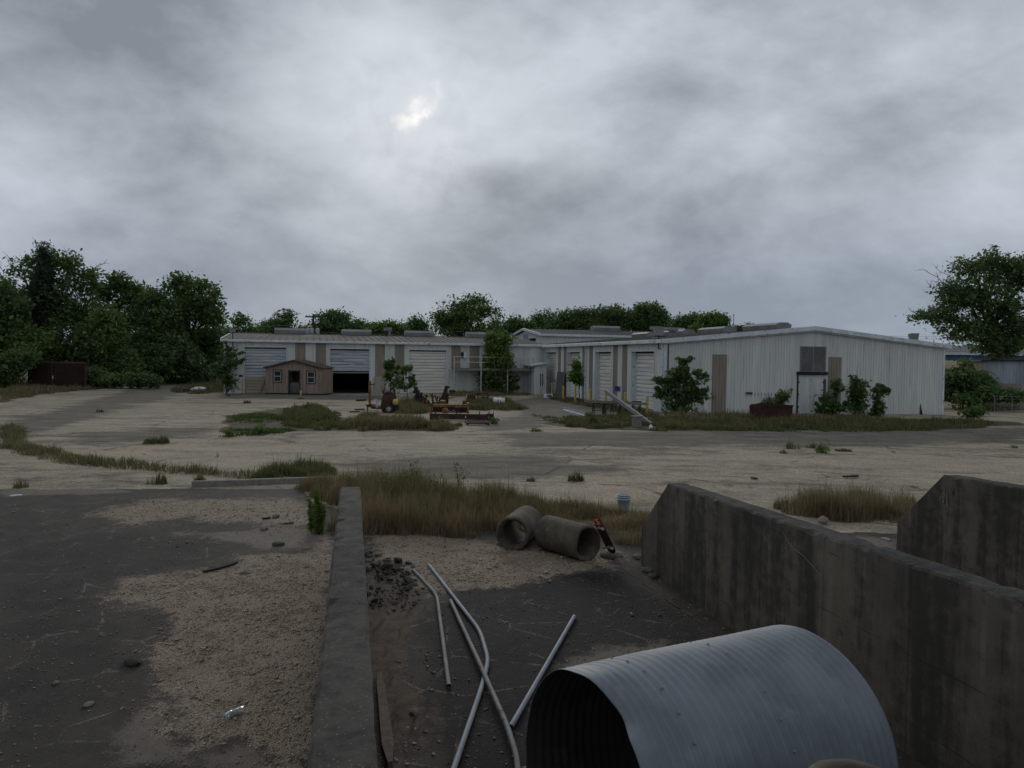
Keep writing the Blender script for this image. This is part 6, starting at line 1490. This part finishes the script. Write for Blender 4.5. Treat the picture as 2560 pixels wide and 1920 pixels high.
for dy in (-.55, .6):
    Mx = Matrix.Translation(P(530, 590, dy)) @ Matrix.Rotation(math.pi / 2, 4, 'X'); wh = bpy.data.objects.new('wheel', None); col.objects.link(wh); wh.parent = MX
    zc_ = P(530, 590).z
    m = MB(); m.lathe([(.17, -.07), (.24, -.07), (.26, -.03), (.26, .03), (.24, .07), (.17, .07)], 24, Matrix.Translation((0, 0, .26 - zc_)) @ Mx, close=True); m.build('tyre', M['black'], wh, True)
    m = MB(); m.lathe([(.001, .05), (.06, .055), (.08, .03), (.17, .05), (.17, -.05), (.001, -.04)], 20, Matrix.Translation((0, 0, .26 - zc_)) @ Mx); m.build('rim', M['wheel'], wh, True)
for k in range(4):
    m = MB(); m.tube([P(300 + 6 * k, 440, -.1 * k), P(330 + 8 * k, 420 + 6 * k, -.1), P(350, 470 + 8 * k, -.15), P(330 + 9 * k, 530, -.15), P(345 + 6 * k, 552, -.12)], .022, 6); m.build('hose', M['hose_blue'] if k % 2 == 0 else M['plastic'], MX)

# --- folded dark mower wings
wp = on_ground(1085, 53.0); K2 = 53.0 / FPX * .1808
MW = thing('folded_mower', 'dark rusty folding mower with two raised wings behind the yellow rake', 'machine', wp)
def Q(x, y, dy=0): return Vector(((x - 1134) * K2, dy, max(0.0, (492 - y) * K2)))
def plate_poly(pts, th, dy, name, mt):
    m = MB(); n = len(pts); vs = [Q(x, y, dy) for x, y in pts] + [Q(x, y, dy + th) for x, y in pts]
    m.add(vs, [tuple(range(n)), tuple(range(2 * n - 1, n - 1, -1))] + [(i, n + i, n + (i + 1) % n, (i + 1) % n) for i in range(n)]); return m.build(name, M[mt], MW, bevel=.012)
plate_poly([(850, 205), (895, 210), (915, 262), (935, 270), (930, 300), (968, 290), (975, 360), (1000, 492), (890, 492), (880, 310), (842, 300), (842, 280), (866, 272)], .5, 0, 'left_wing', 'frame_dark')
plate_poly([(1290, 195), (1325, 198), (1355, 208), (1352, 228), (1322, 232), (1318, 290), (1338, 310), (1330, 492), (1215, 492), (1205, 400), (1262, 300)], .5, 0, 'right_wing', 'rust')
for x0, x1, y0, y1, dy in ((860, 900, 330, 480, -.12), (930, 965, 300, 450, -.14), (1235, 1260, 350, 480, -.1), (1280, 1320, 300, 470, -.14)):
    m = MB(); m.bar(Q((x0 + x1) / 2, y1, dy), Q((x0 + x1) / 2, y0, dy), (x1 - x0) * K2, .1); m.build('wing_rib', M['rust'], MW)
for cx_, cy_ in ((905, 440), (945, 400), (1250, 430), (1300, 380)):
    Mx = Matrix.Translation(Q(cx_, cy_, -.2)) @ Matrix.Rotation(math.pi / 2, 4, 'X'); m = MB(); m.lathe([(.001, .08), (.12, .08), (.16, .03), (.16, -.05)], 14, Mx); m.build('blade_hub', M['frame_dark'], MW)
m = MB(); m.bar(Q(960, 455, .2), Q(1240, 455, .2), .3, .3); m.bar(Q(1000, 400, .1), Q(1060, 330, .1), .08); m.bar(Q(1180, 400, .1), Q(1190, 340, .1), .08); m.build('centre_frame', M['rust'], MW)
m = MB(); m.bar(Q(1060, 348, .3), Q(1195, 345, .3), .1, .13); m.build('yellow_bar', M['yellow'], MW)
m = MB(); m.tube([Q(1005, 320, 0), Q(1040, 370, 0), Q(1025, 420, 0), Q(1000, 400, 0)], .03, 6); m.tube([Q(1110, 410, -.1), Q(1170, 390, -.1), Q(1190, 440, -.1)], .025, 6); m.build('hydraulic_hose', M['wheel'], MW)
for cx_, cy_, r_ in ((1390, 270, .2), (866, 287, .14)):
    Mx = Matrix.Translation(Q(cx_, cy_, .1)) @ Matrix.Rotation(R_(8), 4, 'X'); wh = bpy.data.objects.new('wheel', None); col.objects.link(wh); wh.parent = MW
    m = MB(); m.lathe([(r_ * .55, -.08), (r_, -.08), (r_ * 1.1, -.03), (r_ * 1.1, .03), (r_, .08), (r_ * .55, .08)], 20, Mx, close=True); m.build('tyre', M['black'], wh, True)
    m = MB(); m.lathe([(.001, .03), (r_ * .55, .05), (r_ * .55, -.05), (.001, -.03)], 16, Mx); m.build('rim', M['rust'], wh, True)
rk = random.Random(21)
for k in range(14):
    x = rk.choice([rk.uniform(985, 1080), rk.uniform(1170, 1260), rk.uniform(860, 960)]); y = rk.uniform(300, 440)
    m = MB(); m.bar(Q(x, y, rk.uniform(-.3, .3)), Q(x + rk.uniform(-70, 70), y + rk.uniform(20, 90), rk.uniform(-.3, .4)), rk.uniform(.04, .09)); m.build('linkage_bar', M[rk.choice(['rust', 'frame_dark', 'rust_red', 'yellow_m'])], MW)
m = MB(); m.bar(Q(1345, 330, .1), Q(1400, 290, .1), .05); m.bar(Q(1345, 370, .1), Q(1410, 355, .1), .05); m.build('caster_arm', M['rust'], MW)

# --- yellow rake implement
yp = on_ground(1124, 46.3); K3 = 46.3 / FPX * .1808
YR = thing('yellow_implement', 'rusty yellow sweeper frame behind the long rusty beam', 'machine', yp)
def Y_(x, y, dy=0): return Vector(((x - 1350) * K3, dy, max(0.0, (645 - y) * K3)))
m = MB(); m.bar(Y_(1090, 528), Y_(1610, 528), .2, .2); m.build('main_beam', M['yellow_m'], YR, bevel=.02)
m = MB(); m.bar(Y_(1100, 610), Y_(1610, 612), .14, .1); m.build('lower_beam', M['rust_red'], YR)
m = MB(); m.tube([Y_(1120, 575, .1), Y_(1600, 575, .1)], .15, 14); m.build('brush_roll', M['frame_dark'], YR)
for x in (1095, 1608):
    m = MB(); m.box(-.05, .05, -.2, .45, 0, .72, Matrix.Translation((Y_(x, 645).x, 0, 0))); m.build('end_plate', M['yellow_m'], YR, bevel=.02)
m = MB(); m.bar(Y_(1225, 470), Y_(1300, 470), .25, .16); m.bar(Y_(1265, 500), Y_(1265, 470), .12); m.build('valve_box', M['yellow_m'], YR, bevel=.02)
Mx = Matrix.Translation(Y_(1305, 595, -.3)) @ Matrix.Rotation(math.pi / 2, 4, 'X')
m = MB(); m.lathe([(.001, .14), (.17, .13), (.2, .06), (.2, -.14), (.001, -.14)], 18, Mx); m.build('hydraulic_motor', M['yellow_m'], YR, True)
for k in range(3):
    m = MB(); m.tube([Y_(1340, 590 + 8 * k, -.3), Y_(1390, 605, -.35), Y_(1420, 585 + 6 * k, -.3), Y_(1460, 635, -.2), Y_(1500 + 10 * k, 630, -.1)], .025, 6); m.build('hose', M['black'] if k else M['wheel'], YR)
m = MB(); m.tube([Y_(1460, 510, -.1), Y_(1500, 490, -.1), Y_(1540, 505, -.1)], .03, 6); m.build('hose', M['wheel'], YR)
m = MB(); m.bar(Y_(1550, 520), Y_(1550, 465), .1); m.bar(Y_(1085, 540), Y_(1085, 480), .08); m.bar(Y_(1200, 520), Y_(1140, 380, .4), .07); m.bar(Y_(1120, 500, .3), Y_(1100, 370, .5), .1); m.build('hitch_post', M['rust'], YR)
# --- long rusty beam
lb0 = G(*zoomE(1072, 722)); lb1 = G(*zoomE(1945, 738)); d = lb1 - lb0
LB = thing('rusty_beam', 'long dark rusty box beam lying in front of the yellow sweeper', 'beam', lb0, math.atan2(d.y, d.x)); L = d.length; hB = .32
m = MB(); m.box(0, L * .9, 0, .35, .06, hB + .06); m.build('box_section', M['rust'], LB, bevel=.015)
m = MB(); m.box(L * .9 + .003, L, -.04, .4, 0, hB + .1); m.build('end_foot', M['rust'], LB, bevel=.015)
m = MB(); m.add([(L + .002, .1, .1), (L + .08, .1, .1), (L + .02, .1, hB + .3), (L + .002, .1, hB + .3), (L + .002, .14, .1), (L + .08, .14, .1), (L + .02, .14, hB + .3), (L + .002, .14, hB + .3)], [(0, 1, 2, 3), (7, 6, 5, 4), (0, 4, 5, 1), (1, 5, 6, 2), (2, 6, 7, 3)]); m.build('end_fin', M['rust'], LB)
for q in (.08, .42, .78, .93):
    m = MB(); m.box(L * q, L * q + .05, .1, .16, hB + .061 + (.04 if q > .9 else 0), hB + .22); m.build('pin', M['rust'], LB)
m = MB(); m.box(L * .565, L * .58, -.012, -.002, .16, .28); m.build('white_tag', M['plastic'], LB)
m = MB(); m.box(.02, .5, -.05, .33, 0, .058); m.build('skid_block', M['rust'], LB)
# --- lattice grid
g0 = G(*zoomE(1600, 795)); g1 = G(*zoomE(1890, 795)); Lg = (g1 - g0).length
LG = thing('steel_lattice', 'flat black steel lattice frame lying in front of the rusty beam', 'frame', g0, math.atan2(g1.y - g0.y, g1.x - g0.x))
dpt = 1.6
for y_ in (0, dpt): m = MB(); m.bar((0, y_, .12), (Lg, y_, .12), .06); m.build('side_bar', M['black'], LG)
for x_ in (0, Lg): m = MB(); m.bar((x_, 0, .07), (x_, dpt, .07), .05, .14); m.build('end_bar', M['black'], LG)
for k in range(4):
    m = MB(); m.bar((Lg * k / 4, 0, .12), (Lg * (k + 1) / 4, dpt, .12), .04); m.bar((Lg * (k + 1) / 4, 0, .14), (Lg * k / 4, dpt, .14), .04); m.build('diagonal_bar', M['black'], LG)
# --- rusty tank
tp = on_ground(1190, 58.5); K4 = 58.5 / FPX * .1808
TK = thing('rusty_tank_frame', 'rusty tank on a frame half hidden in the dry grass', 'tank', tp)
def T_(x, y, dy=0): return Vector(((x - 1714) * K4, dy, max(0.0, (500 - y) * K4)))
Mx = Matrix.Translation(T_(1660, 430)) @ Matrix.Rotation(math.pi / 2, 4, 'Y')
m = MB(); m.lathe([(.001, -.44), (.2, -.42), (.3, -.34), (.32, -.25), (.32, .3), (.001, .3)], 18, Mx); m.build('tank_shell', M['rust'], TK, True)
m = MB(); m.lathe([(.001, -.47), (.22, -.44), (.31, -.35)], 18, Mx); m.build('tank_end', M['wheel'], TK, True)
m = MB(); m.bar(T_(1740, 365), T_(1895, 362), .2, .08); m.bar(T_(1745, 490), T_(1745, 370), .08); m.bar(T_(1885, 490), T_(1885, 370), .08); m.bar(T_(1640, 385), T_(1760, 370), .1); m.box(-.28, .28, -.2, .2, -.02, .5, Matrix.Translation((T_(1830, 500).x, 0, 0))); m.build('frame', M['rust'], TK)
wd = G(1247, 1013); WD = thing('white_drum', 'white plastic drum lying on its side in the grass', 'drum', Vector((wd.x - .42, wd.y, 0)), R_(4))
Mx = Matrix.Translation((0, 0, .28)) @ Matrix.Rotation(math.pi / 2, 4, 'Y')
m = MB(); m.lathe([(.001, 0), (.26, 0), (.28, .02), (.28, .27), (.295, .28), (.295, .30), (.28, .31), (.28, .56), (.295, .57), (.295, .59), (.28, .6), (.28, .84), (.26, .86), (.001, .86)], 24, Mx); m.build('drum_body', M['plastic'], WD, True)
for k, (px, py) in enumerate(((903, 1002), (899, 1024), (886, 1030))):
    scrap('metal_scrap', ['flat rusty bar left of the mixer mast', 'torn dark scrap on the pavement left of the mixer', 'small dark scrap at the far left of the mixer'][k], 'scrap', (px - 12, py + 1), (px + 12, py), .35, .06 if k else .12, 'frame_dark')
scrap('metal_scrap', 'pale pipe lying between the mixer and the folded mower', 'scrap', (998, 997), (1012, 991), .09, .08, 'wheel')

# --- skip at the gable end
sk = G(1940, 1056); SKP = thing('rusty_skip', 'rusty red metal skip box with an open end flap at the gable end', 'skip', sk, R_(8))
hw = 43 / FPX * sk.y; hs = 1.02
for nm, bx in (('front_plate', (-hw, hw, -.03, 0, 0, hs)), ('back_plate', (-hw, hw, 1.2, 1.23, 0, hs)), ('side_plate', (-hw, -hw + .03, .002, 1.198, 0, hs)), ('side_plate', (hw - .03, hw, .002, 1.198, 0, hs)), ('soil_fill', (-hw + .031, hw - .031, .002, 1.198, 0, hs - .12))):
    m = MB(); m.box(*bx); m.build(nm, M['rust_red'] if nm != 'soil_fill' else M['wood'], SKP)
m = MB(); m.box(-hw - .03, hw + .03, -.08, -.032, hs - .08, hs + .02); m.build('top_rim', M['rust'], SKP)
m = MB(); m.add([(-hw - .75, -.25, 0), (-hw - .05, -.35, .02), (-hw - .02, -.3, hs + .18), (-hw - .76, -.2, hs + .02), (-hw - .75, -.21, 0), (-hw - .05, -.31, .02), (-hw - .02, -.26, hs + .18), (-hw - .76, -.16, hs + .02)], [(0, 1, 2, 3), (7, 6, 5, 4), (0, 4, 5, 1), (1, 5, 6, 2), (2, 6, 7, 3), (3, 7, 4, 0)]); m.build('end_flap', M['rust_red'], SKP)
tree('skip_plant', 'bright leafy seedling growing out of the rusty skip', sk + Vector((hw * .55, .6, hs - .12)), [(0, 0, .55, .35, .3, .28), (.3, 0, .85, .25, .2, .15), (-.2, 0, .35, .3, .3, .2)], mat_='leaf_mid', nclump=60, per=12, size=.1, spread=.12, trunk=.02, seed=81, gap=.2, cat='plant')
tree('skip_plant', 'dry brown weed heap on top of the rusty skip', sk + Vector((-hw * .2, .6, hs - .12)), [(0, 0, .25, .5, .35, .2)], mat_='grass_dry', nclump=60, per=14, size=.09, spread=.14, trunk=.015, seed=82, gap=.1, cat='plant', aspect=.15)
ws = G(1773, 1048); e_ = AY(1760, 997, ws.y + .5)
tag(MB().tube([(0, 0, 0), e_ - ws], .025, 8).build('white_stick', M['plastic'], loc=ws), 'thin white stick leaning by the tan panel of the gable end', 'stick')

# --- floodlights, poles, wires
def floodlight(label, head, base, w_=.62, h=.5, elbow=True, parent_rz=TH):
    base = Vector(base); head = Vector(head); t = thing('floodlight', label, 'floodlight', base, 0); d = head - base
    m = MB(); pts = [(0, 0, 0), (d.x * .0 + .0, 0, 0)]
    if elbow: m.tube([Vector((.25, .0, .0)), Vector((0, -.0, 0)), Vector((0, 0, d.z - h * .5))], .045, 8)
    else: m.tube([Vector((0, 0, 0)), Vector((0, 0, d.z - h * .4))], .045, 8)
    m.build('mast', M['rust_red'], t)
    m = MB(); z0 = d.z - h / 2; m.add([(-w_ * .38, -.3, z0), (w_ * .38, -.3, z0), (w_ * .42, .15, z0), (-w_ * .42, .15, z0), (-w_ * .5, -.32, z0 + h), (w_ * .5, -.32, z0 + h), (w_ * .5, .2, z0 + h * .9), (-w_ * .5, .2, z0 + h * .9)], [(0, 3, 2, 1), (4, 5, 6, 7), (0, 1, 5, 4), (1, 2, 6, 5), (2, 3, 7, 6), (3, 0, 4, 7)]); m.build('lamp_head', M['vent'], t)
    m = MB(); m.box(-w_ * .7, w_ * .7, -.08, -.02, z0 - .07, z0 - .01); m.build('cross_bar', M['frame_dark'], t)
nb2 = N2 - UV * .35 + VV * .6
hd = AY(1648, 830, nb2.y)
floodlight('floodlight on a dark red bracket at the near corner of the right wing', (nb2.x, nb2.y, hd.z), (AY(1650, 872, nb2.y).x - .1, nb2.y, AY(1648, 872, nb2.y).z))
rb_ = N2 + UV * (W2W - 1.0) + VV * 2
floodlight('floodlight on the right end of the right wing roof', (rb_.x, rb_.y, AY(2329, 842, rb_.y).z), (rb_.x, rb_.y, EA2 + .05), elbow=False)
lbp = A1 + VV * 1.0 + UV * .75 - VV * 1.25
floodlight('small floodlight on a thin post at the left corner of the left wing', (lbp.x, lbp.y, AY(568, 826, lbp.y).z), (lbp.x, lbp.y, 4.2), .42, .36, elbow=False)
up = on_ground(783, 110); UPO = thing('utility_pole', 'dark wooden utility pole with crossarm and three grey transformers behind the roof', 'utility pole', up)
zt_ = AY(783, 785, 110).z; m = MB(); m.tube([(0, 0, 0), (0, 0, zt_)], [.2, .14], 10); m.build('pole_shaft', M['pole'], UPO)
m = MB(); zz1 = AY(783, 792, 110).z; m.box(-1.15, 1.2, -.2, -.08, zz1 - .1, zz1 + .1); m.build('crossarm', M['pole'], UPO)
for x in (-1.0, -.5, .6, 1.05):
    m = MB(); m.lathe([(.03, 0), (.07, .05), (.05, .1), (.07, .14), (.03, .2)], 8, Matrix.Translation((x, -.14, zz1 + .1))); m.build('insulator', M['transformer'], UPO)
zz2 = AY(783, 829, 110).z
for x in (-.72, -.08, .66):
    m = MB(); m.lathe([(.001, -.5), (.26, -.5), (.28, -.46), (.28, .42), (.2, .5), (.001, .52)], 16, Matrix.Translation((x, -.38 if abs(x) < .3 else -.2, zz2))); m.tube([(x, -.3, zz2 + .5), (x, -.3, zz2 + .75)], .04, 6); m.build('transformer', M['transformer'], UPO, True)
m = MB(); z3 = AY(783, 806, 110).z; m.tube([(-.55, -.14, z3 - .2), (-.55, -.14, z3 + .35)], .06, 6); m.bar((-.55, -.1, z3), (0, 0, z3), .05); m.build('cutout_fuse', M['pole'], UPO)
def wire(label, a, b, sag, n=14):
    a, b = Vector(a), Vector(b); pts = [a.lerp(b, i / n) - a - Vector((0, 0, sag * 4 * (i / n) * (1 - i / n))) for i in range(n + 1)]
    return tag(MB().tube(pts, .018, 4).build('power_line', M['vent'], loc=a), label, 'power line')
wire('thin power line from the utility pole toward the left wood', up + Vector((-1.0, 0, zz1 - .9)), AY(560, 815, 112), .3)
wire('upper thin power line running right behind the left wing roof', up + Vector((.6, 0, zz1 - 2.2)), AY(1160, 828, 112), .4)
wire('lower thin power line running right behind the left wing roof', up + Vector((.6, 0, zz1 - 3.0)), AY(1120, 833, 113), .4)
wire('thin power line above the right end of the gable wing', AY(2225, 840, 100), AY(2360, 840, 101), .05)
wire('lower thin power line above the right end of the gable wing', AY(2255, 847, 100), AY(2360, 846.5, 101), .05)
an = on_ground(1832, 105); ANT = thing('antenna_mast', 'thin dark antenna mast above the right wing roof', 'antenna', an)
za2 = AY(1832, 784, 105).z; m = MB(); m.tube([(0, 0, 0), (0, 0, za2)], [.08, .05], 8); m.build('mast', M['vent'], ANT)
m = MB(); m.tube([(-.05, 0, za2), (.0, 0, za2 + .25)], .07, 8); m.build('mast_cap', M['vent'], ANT)

# --- container at the wood edge
ct = on_ground(131, 74.5); CT = thing('shipping_container', 'dark rusty red shipping container under the trees at the left', 'container', ct, R_(-4))
def cpan(x0, y0, x1, y1, name):
    d = Vector((x1 - x0, y1 - y0, 0)); L = d.length; d.normalize(); nrm = Vector((d.y, -d.x, 0)); m = MB(); n = int(L / .14); prof = []
    for i in range(n): 
        for f_, o_ in ((0, 0), (.35, 0), (.5, .036), (.85, .036)): prof.append(((i + f_) * L / n, o_))
    prof.append((L, 0)); vs = []
    for q, o_ in prof:
        b = Vector((x0, y0, 0)) + d * q - nrm * o_; vs += [(b.x, b.y, .15), (b.x, b.y, 2.46)]
    m.add(vs, [(2 * i, 2 * i + 2, 2 * i + 3, 2 * i + 1) for i in range(len(prof) - 1)]); return m.build(name, M['container'], CT)
M['container'] = mk('dark_container_paint', (.04, .018, .015), (.028, .014, .012), 2, .85, c3=(.06, .03, .02), s3=5)
cpan(0, 0, 3.4, .1, 'end_wall'); cpan(-3.3, .9, 0, 0, 'side_wall')
m = MB(); m.add([(0, 0, 2.47), (3.4, .1, 2.47), (-.9, 6, 2.47), (-3.3, .9, 2.47), (0, 0, 2.6), (3.4, .1, 2.6), (-.9, 6, 2.6), (-3.3, .9, 2.6)], [(0, 3, 2, 1), (4, 5, 6, 7), (0, 1, 5, 4), (3, 0, 4, 7), (1, 2, 6, 5), (2, 3, 7, 6)]); m.build('roof', M['rust'], CT)
m = MB(); m.bar((0, -.02, 0), (0, -.02, 2.6), .14); m.bar((3.4, .08, 0), (3.4, .08, 2.6), .14); m.bar((0, 0, .08), (3.4, .1, .08), .12, .15); m.build('corner_post', M['rust'], CT)
m = MB(); m.box(.05, .14, -.12, -.1, .95, 1.25); m.build('white_tag', M['plastic'], CT)
ty = G(401, 961); TY = thing('old_tyre', 'old black tyre standing upright at the edge of the wood', 'tyre', ty, R_(65))
Mx = Matrix.Translation((0, 0, .36)) @ Matrix.Rotation(math.pi / 2, 4, 'X'); m = MB(); m.lathe([(.2, -.09), (.3, -.11), (.35, -.08), (.365, 0), (.35, .08), (.3, .11), (.2, .09), (.22, 0)], 28, Mx, close=True); m.build('tyre_body', M['black'], TY, True)
wsht = G(470, 978); WS = thing('white_sheet', 'discarded white sheet lying bent on a weedy heap', 'sheet', wsht)
m = MB(); k_ = wsht.y / FPX
m.add([(0, 0, .12), (38 * k_, -.1, .1), (36 * k_, .9, .32), (22 * k_, 1.0, .42), (10 * k_, .9, .4), (0, 0, .09), (38 * k_, -.1, .07), (36 * k_, .9, .29), (22 * k_, 1.0, .39), (10 * k_, .9, .37)], [(0, 1, 2, 3, 4), (9, 8, 7, 6, 5), (0, 5, 6, 1), (1, 6, 7, 2)]); m.build('panel', M['plastic'], WS)
lump('debris_heap', 'dark debris heap under the discarded white sheet', 'debris', G(455, 980), (1.0, .6, .3), 'frame_dark', 90)
# --- fence at the far right
fp = on_ground(2490, 60.5); FN = thing('wire_fence', 'low wire fence in front of the corrugated shed at the right', 'fence', fp, R_(4))
for k in range(5):
    m = MB(); m.tube([(k * 1.5, 0, 0), (k * 1.5, 0, 1.1), (k * 1.5 - .15, 0, 1.35)], .03, 6); m.build('post', M['galv_dull'], FN)
for h_ in (.3, .7, 1.05, 1.25):
    m = MB(); m.tube([(0, 0, h_), (6.0, 0, h_)], .012, 4); m.build('wire', M['galv_dull'], FN)
